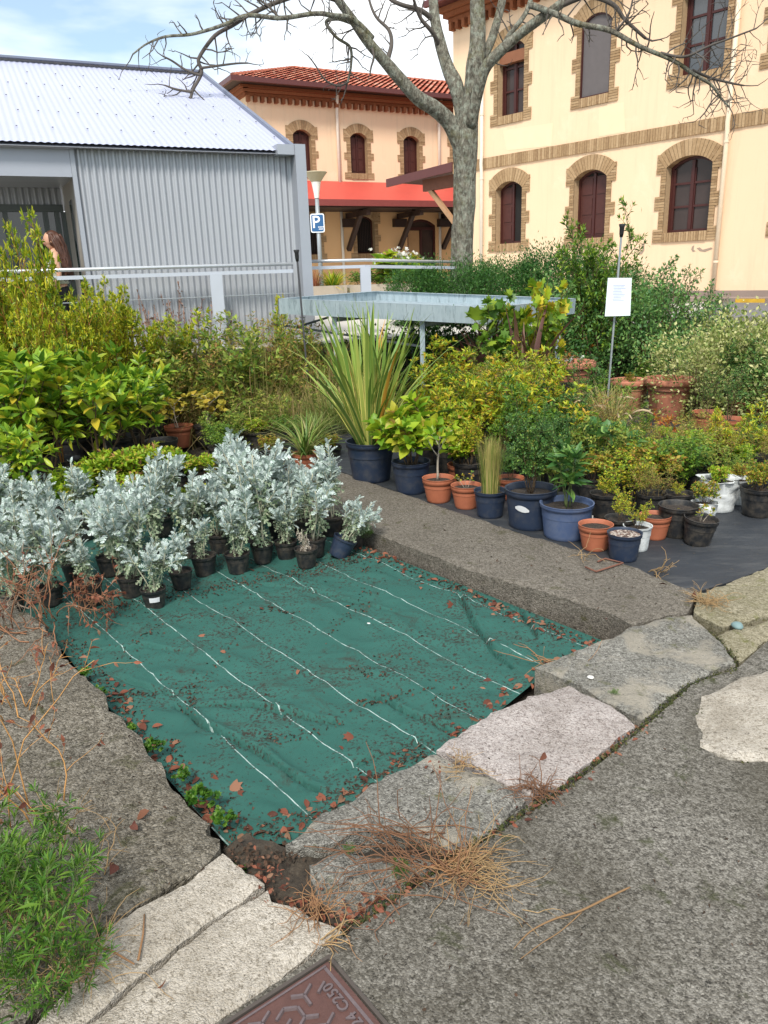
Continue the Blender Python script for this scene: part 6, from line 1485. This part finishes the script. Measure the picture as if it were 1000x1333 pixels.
# planter plants
def pplant(x, top, key, pl, u, v_, label, wide=1.0, hh=None):
    a, b, n_, z = pl; P = a.lerp(b, u)+n_*v_; P.z = z; put(x, 0, top, key, None, 0, label, 'plant', None, P=P, wide=wide, H=hh)
pplant(412, 360, 'redgrass', PLA, .30, .5, 'rusty red tuft in the planter by the lamp post', 1.3, .8)
pplant(440, 352, 'yellowstrap', PLA, .78, .5, 'bright yellow strappy plant in the planter by the lamp post', 1.2, .75)
pplant(480, 356, 'low_green', PLB, .18, .5, 'low green plant at the left end of the long planter', 2.2, .55)
pplant(510, 356, 'low_green', PLB, .42, .5, 'pale green plant in the middle of the long planter', 2.6, .55)
pplant(545, 352, 'low_green', PLB, .68, .5, 'low green plant at the right half of the long planter', 2.4, .6)
pplant(520, 325, 'hydrangea', PLB, .5, .75, 'white flowering bush in front of the station door', 1.9, 1.15)
a, b, n_, z = PLB; P = a.lerp(b,.5)+n_*.75; fl = Leaves(); r = np.random.default_rng(12)
pf = np.array([(P.x+r.normal(0,.38), P.y+r.normal(-.1,.25), z+1.0+r.normal(0,.16)) for i in range(90)]); fl.add(T_palm(5), np.repeat(pf,3,0), r.normal(0,1,(270,3))+np.array([0,-.4,.5]), .10, None, .6, r); o = link('blossom', fl.mesh('blossom', L_flow)); tag(o, 'white blossom on the bush in front of the station door', 'blossom')

# ---------------------------------------------------------------- left side of the nursery
ZB = -.13
GR = 'broad leaved evergreen shrubs on the left'
for x, y, t, d, w_ in ((140,610,452,'broad leaved shrub between the tall yellow shrubs and the saplings',1.0), (0,620,470,'broad leaved shrub behind the leftmost one',1.1), (40,655,474,'broad leaved shrub at the left edge behind the silver plants',1.0), (112,645,478,'broad leaved shrub with yellow and orange leaves, below the tall yellow one',1.0), (170,628,486,'broad leaved shrub beside the orange stemmed sapling',.9), (-30,660,440,'broad leaved shrub cut by the left picture edge',1.0), (78,610,446,'broad leaved shrub at the foot of the tallest yellow shrub',1.0), (10,700,560,'low broad leaved plant with big leaves at the left edge',1.0)):
    put(x, y, t, 'rhodo', 'black', 50, d, group=GR, z=ZB, wide=w_)
GP = 'tall yellow leaved shrubs on the left'
for x, y, t, d, w_ in ((22,640,276,'tallest yellow leaved shrub in front of the glass entrance',.36), (104,600,352,'yellow shrub reaching just under the woman by the entrance',.5), (-6,600,330,'yellow shrub at the very left, below the railing',.6), (138,585,372,'yellow shrub reaching just over the corrugated wall foot',.6), (8,590,352,'yellow shrub left of the tallest yellow one',.6), (128,580,368,'yellow shrub right of the one below the woman',.6), (225,560,405,'short yellow shrub behind the lemon seedlings',.6), (62,600,378,'yellow shrub between the two tallest ones',.7), (182,580,398,'shorter yellow shrub behind the saplings',.6)):
    put(x, y, t, 'pitt', 'black', 50, d, group=GP, z=ZB, wide=w_)
put(163,560,385,'sapling_orange','black',40,'sapling with an orange bare trunk', group=GP, z=ZB, wide=.9)
put(192,556,378,'sapling','black',40,'sapling with a grey bare trunk, left of the yellow potted seedling', group=GP, z=ZB, wide=.9)
put(250,540,385,'sapling','black',40,'slim sapling with whorled leaves behind the lemon leaved seedling', group=GP, z=ZB, wide=.9)
put(128,620,520,'sapling','black',40,'small forked pale sapling among the broad leaved shrubs', group=GP, z=ZB, H=.5, wide=1.4)
put(272,582,502,'lemon','black',34,'seedling with pale lemon leaves', z=ZB, wide=1.3)
put(236,584,508,'lemon','terra',38,'seedling with lemon leaves in a terracotta pot', z=ZB, wide=1.2)
put(298,560,466,'fern','terra',38,'feathery dark green plant in a terracotta pot in front of dry grass', z=ZB, wide=1.3)
put(326,552,462,'seedgrass','black',40,'black pot with dry stalks right of the feathery plant', z=ZB)
put(350,556,474,'seedgrass','terra',30,'small terracotta pot with rusty stalks at the dry grass', z=ZB)
put(186,582,560,'low_mixed','black',44,'black pot lying low under the orange stemmed sapling', z=ZB)
put(214,610,572,'low_mixed','black',44,'black pot with straw in front of the lemon seedlings', z=ZB)
GG = 'clumps of dry grass and weeds in front of the platform'
DG = [(300,500,412,'weedy','left of the pavilion post foot, behind the feathery plant'),(338,512,418,'drygrass','below the wide railing post'),(378,510,415,'weedy','below the pavilion fin wall'),(416,525,440,'weedy','left of the spiky plant, under the tray'),(358,540,455,'weedy','right of the small rusty terracotta pot'),(398,545,455,'weedygreen','beside the outermost sword leaves'),(440,500,430,'drygrass','directly behind the spiky plant'),
 (420,545,480,'drygrass','in front of the tray leg'),(330,486,400,'weedy','against the platform wall'),(240,500,392,'drygrass','behind the lemon seedlings'),(380,560,490,'weedygreen','above the strappy plant')]
for x, y, t, k_, d in DG: put(x, y, t, k_, None, 0, ('dry brown green grass clump ' if k_ == 'drygrass' else 'straggly clump of small leaved weeds ')+d, 'grass clump', GG, z=ZB, name='grass_clump', wide=1.15)
for x, y, t, d in ((225,500,374,'tall pinkish seed grass behind the grey stemmed sapling'),(262,495,368,'tall pinkish seed grass left of the wide railing post'),(312,490,378,'tall pinkish seed grass right of the railing post'),(345,480,372,'pinkish seed grass in front of the fin wall'),(200,505,388,'pinkish seed grass behind the short yellow shrub')):
    put(x, y, t, 'seedgrass', None, 0, d, 'grass clump', 'tall seed grasses', z=ZB, name='grass_clump', wide=1.0)
put(374,500,392,'nandina','black',36,'upright yellow green shrub in front of the pavilion fin wall', z=ZB, wide=.5)
put(346,490,405,'nandina','black',36,'yellow green shrub left of the upright one', z=ZB, wide=.7)
put(400,618,540,'strappy','terra',36,'strappy green plant in a terracotta pot left of the spiky plant', z=ZB, wide=1.25)
put(412,600,530,'greengrass','black',36,'grassy green plant behind the strappy one', z=ZB, wide=1.2)
MW = [(330,560,478,'drygrass','right of the rusty stalks'),(380,575,500,'drygrass','above the strappy plant, to its left'),(262,560,490,'drygrass','left of the feathery terracotta pot'),(425,570,470,'drygrass','left of the sword leaves, under the tray'),(195,570,470,'drygrass','behind the two saplings'),(290,530,435,'weedy','behind the feathery plant'),(262,540,425,'weedygreen','behind the lemon leaved seedlings'),(318,530,425,'weedygreen','behind feathery plant and rusty stalks'),(360,520,420,'weedy','in front of the fin wall foot'),(430,540,455,'weedy','at the left leg of the steel tray'),(405,565,500,'weedygreen','left of the lowest sword leaves'),(210,560,450,'weedy','around the grey stemmed sapling'),(150,575,450,'weedygreen','around the orange stemmed sapling'),(100,590,470,'weedygreen','under the tall yellow shrubs'),(30,600,460,'weedygreen','under the leftmost tall shrubs'),(214,548,455,'weedy','behind the lemon potted seedling'),(350,575,510,'weedygreen','below the dry grass in the middle'),(300,590,535,'weedygreen','behind the tallest silver plant'),(176,545,450,'weedy','behind the saplings'),(450,520,450,'weedygreen','behind the sword leaves, under the tray')]
for x, y, t, k_, d in MW: put(x, y, t, k_, None, 0, ('buff dry grass tuft ' if k_ == 'drygrass' else 'straggly weed clump ')+d, 'weed', 'straggly weeds on the left', z=ZB, name='weed', wide=1.2)
LG = [(292,600,548,'low_green','low green plant behind the tallest silver plant'),(338,590,545,'low_yellow','yellowish low plant right of the tallest silver plant'),(372,590,538,'low_green','low green plant left of the strappy one'),(352,612,566,'low_mixed','rusty low plant between silver plants and strappy one'),(290,610,562,'low_green','small low green plant in front of the feathery terracotta pot'),(316,588,552,'low_green','spreading green plant in front of the rusty stalks'),(345,562,528,'low_yellow','yellowish low plant below the dry grass'),(388,570,520,'greengrass','green grassy tuft at the foot of the dry grass'),(436,580,510,'greengrass','green tuft just left of the sword leaves'),(430,610,565,'low_mixed','rusty low plant by the navy pot of the spiky plant')]
for x, y, t, k_, d in LG: put(x, y, t, k_, 'black', 34, d, None, 'low plants in the middle of the nursery', z=ZB, wide=1.25)
YG = [(128,668,596,'low yellow green plant left of the row behind the silver plants'),(160,660,584,'low yellow green plant below the orange stemmed sapling'),(196,652,578,'low yellow green plant below the grey stemmed sapling'),(232,648,582,'yellow green plant with orange tips in the row behind the silver ones'),(268,650,590,'low yellow plant left of the tallest silver plant'),(180,690,618,'yellow green plant squeezed between the silver ones'),(100,690,610,'yellow green plant at the left among the silver ones'),(250,690,630,'yellow green plant glimpsed in a gap of the silver mass')]
for x, y, t, d in YG: put(x, y, t, 'low_yellow', 'black', 42, d, None, 'yellow green plants behind the silver ones', z=ZB, wide=1.15)

# ---------------------------------------------------------------- silver plants on the green cloth
GV = 'silver leaved plants in small black pots'
SF = [(203,795,692,'silver plant in front with a white label on its black pot',0,34),(174,780,640,'silver plant in a black pot just left of the labelled one',1,36),(238,769,690,'silver plant right behind the labelled pot',2,31),(268,752,668,'silver plant third from the labelled pot',3,34),
 (311,749,650,'silver plant with bare pale stems in the middle of the front row',4,34),(343,735,600,'silver plant with tall bare stems right of the front row middle',5,31),(374,731,640,'silver plant with green lower leaves, left of the withered one',1,31),(411,727,604,'tall silver plant standing behind the withered one',3,31),(462,716,660,'silver plant behind the tipped navy pot, against the kerb end',0,30),
 (118,792,700,'silver plant drooping over a black pot at the left end of the front row',2,40)]
for x, y, t, d, v_, w_ in SF: put(x, y, t, 'silver', 'black', w_, d, None, GV, z=Z_BED+.006, var=v_, wide=1.0)
put(400,741,684,'withered','black',32,'withered brown plant in a black pot at the front of the silver row', None, GV, z=Z_BED+.006)
o = put(440,728,640,'silver','navy',33,'tipped navy pot whose silver plant leans over the kerb', None, GV, z=Z_BED+.012, var=4, tilt=(-6,26))
SB = [(20,800,680,'silver plant in the left front corner of the mass'),(70,790,668,'silver plant behind the dead twigs'),(28,760,640,'silver plant cut by the left picture edge, second from the front'),(100,760,640,'silver plant above the dead twigs, third from the left picture edge'),(145,752,632,'silver plant behind the drooping one'),(206,740,620,'silver plant behind the labelled pot, deeper in the mass'),
 (64,728,618,'silver plant in the middle of the left mass'),(250,728,620,'silver plant behind the third pot'),(288,722,612,'silver plant behind the bare stemmed one'),(168,720,604,'silver plant in the heart of the mass'),(12,726,604,'silver plant at the far left, behind'),(326,708,556,'tallest silver plant of the mass'),(366,706,600,'silver plant right of the tallest'),(398,704,600,'silver plant behind the withered one, to its left'),(432,700,578,'tall silver plant near the kerb end'),
 (110,706,602,'silver plant below the yellow green ones at the left'),(214,700,594,'silver plant below the yellow green ones in the middle'),(40,700,604,'silver plant below the broad leaved shrub'),(300,690,596,'silver plant just left of the tallest'),(346,680,590,'silver plant behind the tallest'),(-30,745,630,'silver plant beyond the left picture edge'),(390,684,600,'silver plant in the last row, left of the kerb end'),(150,684,606,'silver plant in the last row at the left')]
for i, (x, y, t, d) in enumerate(SB): put(x, y, t, 'silver', 'black', 33, d, None, GV, z=Z_BED+.004, var=i*5+i//3, wide=.95)
# white smear on the big navy pot
for o in list(bpy.data.objects):
    if o.get('label', '').endswith('with a white smear'):
        r_ = [c for c in o.children if c.name.startswith('pot')][0].scale[0]; f = -Vector((o.location.x, o.location.y, 0)).normalized(); sx = Vector((-f.y, f.x, 0)); mb = MB(); V = []
        for a_ in (-.30,-.15,0,.15,.30):
            d = f*math.cos(a_-.35)+sx*math.sin(a_-.35); w_ = .16*(1-(a_/.36)**2)
            V += [o.location+d*(r_*(.80+.16*zz/1.26+.013))+Vector((0,0,r_*zz)) for zz in (.86-w_*.6-a_*.15, .86+w_-a_*.15)]
        mb.add(V, [(2*i,2*i+2,2*i+3,2*i+1) for i in range(4)]); mb.build('paint_smear', plain('white_smear', (.55,.56,.57), .8), o)
# white label on the front pot
lp = bpy.data.objects['potted_plant']
for o in bpy.data.objects:
    if o.get('label', '').endswith('white label on its black pot'): lp = o
f = -Vector((lp.location.x, lp.location.y, 0)).normalized(); sx = Vector((-f.y, f.x, 0)); rr_ = 17*mpp(lp.location); cz = lp.location+Vector((0,0,rr_*.95))
mb = MB(); q = []
for a_ in (-.42,-.2,0,.2,.42): q.append(f*math.cos(a_)+sx*math.sin(a_))
mb.add([cz+d*(rr_*.885)+Vector((0,0,-rr_*.22)) for d in q]+[cz+d*(rr_*.955)+Vector((0,0,rr_*.18)) for d in q], [(i,i+1,i+6,i+5) for i in range(4)])
mb.build('plant_label', plain('white_label', (.70,.70,.72), .5), lp)
# ================================================================ litter, weeds, dead stems
rl = np.random.default_rng(31)
def scatter_poly(poly, n, r=rl):
    xs = [p.x for p in poly]; ys = [p.y for p in poly]; o_ = []
    while len(o_) < n:
        x, y = r.uniform(min(xs), max(xs)), r.uniform(min(ys), max(ys))
        if in_poly(poly, x, y): o_.append((x, y))
    return o_
def near_line(pix, z, n, sd, r=rl):
    W = [at(x, y, z) for x, y in pix]; L = [(b-a).length for a, b in zip(W, W[1:])]; o_ = []
    for i in range(n):
        k = r.choice(len(L), p=np.array(L)/sum(L)); p = W[k].lerp(W[k+1], r.uniform()); o_.append((p.x+r.normal(0,sd), p.y+r.normal(0,sd)))
    return o_
def flat(P, n): return np.stack([np.cos(n), np.sin(n), rl.normal(0,.25,len(n))], 1)
def leaf_litter(name, pts, zf, size, mat_, T, label, cat, roll=.35, lift=.004):
    P = np.array([(x, y, zf(x, y)+lift) for x, y in pts]); Lf = Leaves(); Lf.add(T, P, flat(P, rl.uniform(0,6.283,len(P))), rl.uniform(size*.5, size*1.3, len(P)), None, roll, rl)
    o = link(name, Lf.mesh(name, mat_)); return tag(o, label, cat, None, 'stuff')
L_dead = leafmat('dead_red_brown_leaf', g3((.07,.022,.012),(.15,.045,.024),(.26,.085,.045),(.21,.125,.075)), .7, .15)
L_ddark = leafmat('dark_dead_leaf', g3((.05,.018,.012),(.10,.03,.02),(.15,.06,.03)), .7, .1)
L_crumb = leafmat('soil_crumb', g3((.020,.013,.009),(.05,.032,.02),(.10,.055,.035)), .95, 0)
L_weed = leafmat('weed_leaf', g3((.03,.10,.012),(.075,.18,.018),(.15,.26,.03)), .45, .3)
L_stick = leafmat('dead_stem', g3((.17,.085,.04),(.32,.17,.075),(.42,.25,.12)), .85, .05)
leaf_litter('debris', near_line([(300,1098),(330,1110),(372,1108)], 0, 150, .03)+near_line([(340,1150),(360,1170),(430,1205)], 0, 120, .03), lambda x, y: -.034, .014, L_crumb, T_leaf(.7), 'dark crumbly debris in the hollow at the cloth corner', 'debris', .8)
zc = lambda x, y: cloth_z(x, y)
pts = near_line([(488,716),(560,748),(640,785),(700,812),(782,838)], Z_BED, 260, .045) + near_line([(470,716),(500,724)], Z_BED, 50, .07) + near_line([(782,838),(700,885),(650,920),(600,955)], Z_BED, 90, .035) + near_line([(560,975),(480,1020),(400,1075),(330,1095)], Z_BED, 60, .035) + near_line([(140,890),(200,975),(270,1060),(315,1095)], Z_BED, 110, .03)
leaf_litter('leaf_litter', [p for p in pts if in_poly(CLOTH, *p)], zc, .040, L_dead, T_leaf(.55, bend=.35), 'red brown dead leaves along the edges of the green cloth', 'leaf litter')
pts = [tuple(at(x, y, Z_BED))[:2] for x, y in [(232,905),(185,830),(262,828),(290,855),(388,880),(450,790),(340,795),(310,742),(330,745),(300,1030),(312,1035),(285,1020),(402,1052),(415,1046),(424,1040),(180,1075),(655,897),(650,905),(668,888),(630,895),(640,840),(460,960),(445,975),(590,790),(640,800)]]
leaf_litter('dead_leaves', pts, zc, .040, L_dead, T_palm(5), 'few larger red brown lobed leaves lying on the green cloth', 'dead leaves')
ctr = scatter_poly(CLOTH, 46); pts = []
for cx_, cy_ in ctr:
    a = rl.uniform(0,3.14); n = int(rl.uniform(10,60)); s_ = rl.uniform(.02,.10)
    for k in range(n): u_, w_ = rl.normal(0,s_*1.5), rl.normal(0,s_*.4); pts.append((cx_+u_*math.cos(a)-w_*math.sin(a), cy_+u_*math.sin(a)+w_*math.cos(a)))
pts += scatter_poly(CLOTH, 160) + near_line([(490,720),(640,788),(782,842)], Z_BED, 500, .05) + near_line([(130,800),(240,775),(420,740),(480,722)], Z_BED, 700, .05) + near_line([(90,835),(200,980),(310,1098)], Z_BED, 500, .04) + near_line([(320,1100),(420,1060),(560,978)], Z_BED, 250, .03)
pts = [p for p in pts if in_poly(CLOTH, *p)]
leaf_litter('soil_crumbs', pts, zc, .010, L_crumb, T_leaf(.9, (0,.4,1), (.5,1,.3), .5, .6), 'dark soil crumbs scattered over the green cloth', 'soil crumbs', .8)
pts = near_line([(330,1120),(360,1160),(440,1200),(500,1170)], 0, 160, .03)+near_line([(560,1000),(600,990),(640,1000)], 0, 40, .02)+near_line([(440,1212),(600,1105),(735,1020),(835,940)], 0, 160, .018)
leaf_litter('debris', pts, lambda x, y: -.008, .020, L_dead, T_leaf(.5), 'brown plant debris in the joints between kerb stones', 'debris', .6)
leaf_litter('moss', near_line([(440,1214),(600,1108),(735,1022),(835,946),(900,888),(960,868)], 0, 1500, .010)+near_line([(868,802),(935,826),(960,862)], 0, 300, .012)+near_line([(908,915),(950,985),(1000,990)], 0, 200, .012), lambda x, y: -.022+rl.uniform(0,.016), .008, leafmat('joint_moss', g3((.02,.03,.008),(.05,.06,.015),(.09,.08,.03)), .95, 0), T_leaf(.9, (0,.4,1), (.5,1,.3), .5, .6), 'dark moss and dirt filling the joints of the paving', 'moss', .8)
pts = near_line([(600,1240),(800,1150),(1000,1240),(700,1300)], 0, 60, .35)+near_line([(100,950),(180,1050),(230,1120)], 0, 60, .15)+near_line([(560,690),(700,740),(830,780)], 0, 60, .10)
leaf_litter('crumbs', pts, lambda x, y: .003, .010, L_crumb, T_leaf(.7, (0,.4,1), (.5,1,.3), .5, .6), 'fine crumbs lying on the paving and concrete', 'crumbs', .8)
leaf_litter('dead_leaves', [tuple(at(x, y, 0))[:2] for x, y in [(180,1085),(178,1080),(150,1130),(195,1060),(205,1292),(710,985),(850,700),(868,765),(640,890),(905,775),(790,810)]], lambda x, y: .010, .036, L_ddark, T_leaf(.7, bend=.5), 'a few curled dark leaves on the concrete and stones', 'dead leaves', .8)
# dead grass clumps
def dead_clump(px, py, n, size, z, label, name='dead_weed', m_=None, flatn=.9, dirs=None, H=.25, w_=.004):
    P = at(px, py, z); r = np.random.default_rng(px); S = MB()
    for i in range(n):
        a = r.uniform(0, 6.283) if dirs is None else r.choice(dirs)+r.normal(0,.35); t = r.normal(1.35, .18)*flatn
        d = np.array([math.cos(a)*math.sin(t), math.sin(a)*math.sin(t), abs(math.cos(t))+.08]); p0 = (r.normal(0,size*.22), r.normal(0,size*.22), .004)
        pl = polyline(r, p0, d, H*r.uniform(.4,1.1), 6, .30, -.10); pl[:,2] = np.maximum(pl[:,2], .003)
        S.tube(pl, list(np.linspace(w_*.5, w_*.22, len(pl))), 4)
        if r.random() < .5:
            q, dd = along(pl, r.uniform(.3,.8)); bl = polyline(r, q, dd+r.normal(0,.5,3), H*.3, 3, .25, -.05); bl[:,2] = np.maximum(bl[:,2], .003); S.tube(bl, w_*.2, 3)
    o = empty(name, P, label, 'dead weed'); c = link('stems', S.mesh('stems', m_ or M_straw, True), o); return o
M_straw = plain('dry_brown_stem', (.28,.15,.07), .9, 0, .45, 30); M_red = plain('reddish_dry_stem', (.17,.085,.045), .9, 0, .4, 30); M_tan = plain('tan_straw', (.32,.21,.10), .9, 0, .3, 30); M_oran = plain('orange_dry_stem', (.48,.25,.085), .9, 0, .3, 20)
import numpy as _n
dead_clump(555,1125,60,.34,.006,'sprawling reddish dead weed lying over the broken kerb corner',m_=M_red,dirs=[2.6,3.0,3.3],H=.34,w_=.0045)
dead_clump(600,1130,80,.20,.006,'fan of dry tan straw spreading over the paving from the broken corner',m_=M_tan,dirs=[-.5,-.2,-.9,.2],H=.22,w_=.003)
dead_clump(598,1128,40,.14,.008,'reddish dry roots at the middle of the fan of straw',m_=M_straw,H=.16,w_=.004)
dead_clump(700,1030,60,.12,.004,'dark reddish dry weed in the joint beside the pinkish stone',m_=M_red,H=.11,w_=.0035)
dead_clump(415,1185,40,.12,.0,'dry straw tuft beside the cracked limestone corner',m_=M_straw,H=.15,w_=.003)
dead_clump(425,1228,10,.05,.006,'thin pale grass blades at the limestone corner above the manhole',m_=M_tan,dirs=[-.2,.2],H=.12,w_=.004)
dead_clump(600,1000,26,.10,.004,'straw caught in the joint left of the pinkish stone',m_=M_tan,H=.10,w_=.003)
dead_clump(922,785,70,.14,.006,'dry straw tuft at the end of the black cloth',m_=M_tan,H=.15,w_=.003)
dead_clump(720,866,12,.16,Z_BED+.02,'dry sticks lying at the right corner of the green cloth',m_=M_straw,dirs=[2.4,-.7],H=.30,w_=.005)
dead_clump(760,725,8,.1,.02,'dry stalks beside the low gravel pot',m_=M_tan,H=.2,w_=.004)
dead_clump(855,745,14,.1,Z_MAT+.005,'dry stalks hanging from the dirty white pot onto the black cloth',m_=M_tan,dirs=[-1.0,-1.3],H=.20,w_=.005)
# tangle of dead twigs in front of the silver plants and the tall dry orange weed at the left edge
def tangle(px, py, n, H, spread, z, label, m_, name='dead_weed', leaves=0, lw=.004, lift=.0, seed=0, wob=.22):
    P = at(px, py, z); r = np.random.default_rng(px*7+seed); S = MB(); Q = []; D = []
    for i in range(n):
        a = r.uniform(0, 6.283); t = abs(r.normal(0, spread)); pl = polyline(r, (r.normal(0,.06), r.normal(0,.06), 0), (math.cos(a)*math.sin(t), math.sin(a)*math.sin(t), math.cos(t)), H*r.uniform(.5,1.1), 8, wob, lift)
        pl[:,2] = np.maximum(pl[:,2], .004); S.tube(pl, list(np.linspace(lw*.6, lw*.25, len(pl))), 4)
        for b in range(5):
            q, dd = along(pl, r.uniform(.25,.95)); bl = polyline(r, q, dd*.6+perp(dd, r.uniform(0,6))*.8, H*r.uniform(.15,.4), 5, wob, lift); S.tube(bl, list(np.linspace(lw*.32, lw*.15, len(bl))), 3)
            for k in range(leaves): p, d2 = along(bl, r.uniform(.2,1)); Q.append(p); D.append(d2+r.normal(0,.7,3))
    o = empty(name, P, label, 'dead weed'); link('stems', S.mesh('stems', m_, True), o)
    if Q: Lf = Leaves(); Lf.add(T_leaf(.5, bend=.6), np.array(Q), np.array(D), r.uniform(.012,.03,len(Q)), None, .8, r); link('dry_leaves', Lf.mesh('dry_leaves', L_dead), o)
    return o
M_dtw = plain('dead_brown_twig', (.26,.125,.065), .9, 0, .4, 20); M_gtw = plain('grey_brown_twig', (.25,.19,.14), .9, 0, .3, 20)
tangle(55,815,16,.50,.9,.0,'tangle of dead brown twigs in front of the silver plants',M_dtw,leaves=3,lw=.006,lift=-.04)
tangle(120,800,12,.36,.9,-.08,'tangle of dead twigs with curled leaves left of the labelled pot',M_dtw,leaves=5,lw=.005,lift=-.03)
tangle(20,800,10,.45,.8,.0,'grey dead twigs at the left edge above the concrete edging',M_gtw,leaves=1,lw=.006,lift=-.03)
tangle(18,1060,9,.62,.22,.0,'tall orange dry weed standing on the concrete edging',M_oran,leaves=3,lw=.0045,lift=.0,wob=.16)
tangle(5,930,10,.34,.7,.0,'curly orange dry weed at the left edge below the twigs',M_oran,leaves=1,lw=.005,lift=-.02)
for tx, ty, tl in ((60,1230,'dry brown grass tuft among the lower left weeds'),(100,1270,'dry brown grass tuft at the limestone edge'),(20,1190,'dry brown grass tuft at the left edge')): dead_clump(tx,ty,46,.12,.0,tl,m_=M_tan,flatn=.55,H=.20,w_=.003)
tangle(110,1120,8,.30,.9,.0,'thin tan dry stalks leaning over the concrete edging',M_tan,leaves=0,lw=.0035,lift=-.05)
for (x0,y0),(x1,y1),wd,m_,lb in (((115,1228),(175,1255),.006,M_straw,'short brown stick on the pale limestone'),((180,1250),(188,1190),.005,M_straw,'thin brown stick leaning on the limestone edge'),):
    a, b = at(x0,y0,.014), at(x1,y1,.014); mb = MB(); mb.tube([a, a.lerp(b,.5)+Vector((.004,.003,.003)), b], [wd*.6,wd*.5,wd*.35], 6); tag(mb.build('stick', m_, None, True), lb, 'stick')
# green weeds at the lower left corner and along the cloth edge
spec('weed', 3, .24, lambda s: gen_bush(600+s, .23, 14, .65, 5,   .09, .033, .010, .15, .85, T_small(.16,.25), tip=6, rs=.002, hv=.5, base_r=.08), M_stemg, L_weed)
spec('weedbroad', 2, .12, lambda s: gen_bush(620+s, .10, 8, .9, 2, .05, .040, .02, .2, 1.0, T_palm(5), tip=4, rs=.002), M_stemg, L_weed)
GW = 'green weeds in the lower left corner'
for x, y, t, d in ((30,1275,1130,'bushy green weed in the lower left corner'),(-10,1185,1070,'green weed at the left picture edge'),(75,1295,1200,'spiky green weed beside the pale limestone'),(50,1175,1060,'thin green weed among the orange dry stems')):
    put(x, y, t, 'weed', None, 0, d, 'weed', GW, z=0, name='weed', wide=.95)
for x, y, s_, d in ((128,905,.05,'small weed at the upper cloth edge'),(168,955,.05,'small weed at the middle of the left cloth edge'),(200,978,.06,'green weed halfway along the left cloth edge'),(238,1015,.05,'weed below the halfway one along the cloth edge'),(262,1048,.08,'lush weed near the cloth corner'),(290,1072,.06,'weed closest to the cloth corner'),(112,880,.05,'tiny weed at the top of the left cloth edge'),(310,1140,.04,'tiny weed at the tip of the limestone'),(235,1140,.03,'flat weed on the brown edging')):
    P = at(x, y, -.06); put(x, y, 0, 'weedbroad', None, 0, d, 'weed', 'small weeds along the green cloth', P=P, name='weed', H=s_*.8)
for x, y, s_, d in ((520,1142,.05,'tiny green tuft in the dead weeds at the broken corner'),(800,905,.03,'moss tuft in the joint of the mossy grey stone'),(455,1110,.03,'tiny weed on the broken stone')):
    P = at(x, y, -.005); put(x, y, 0, 'weed', None, 0, d, 'weed', None, P=P, name='weed', H=s_)
put(488,672,0,'weed',None,0,'little green weed on the concrete kerb end','weed',None,P=at(478,700,-.02),name='weed',H=.08)
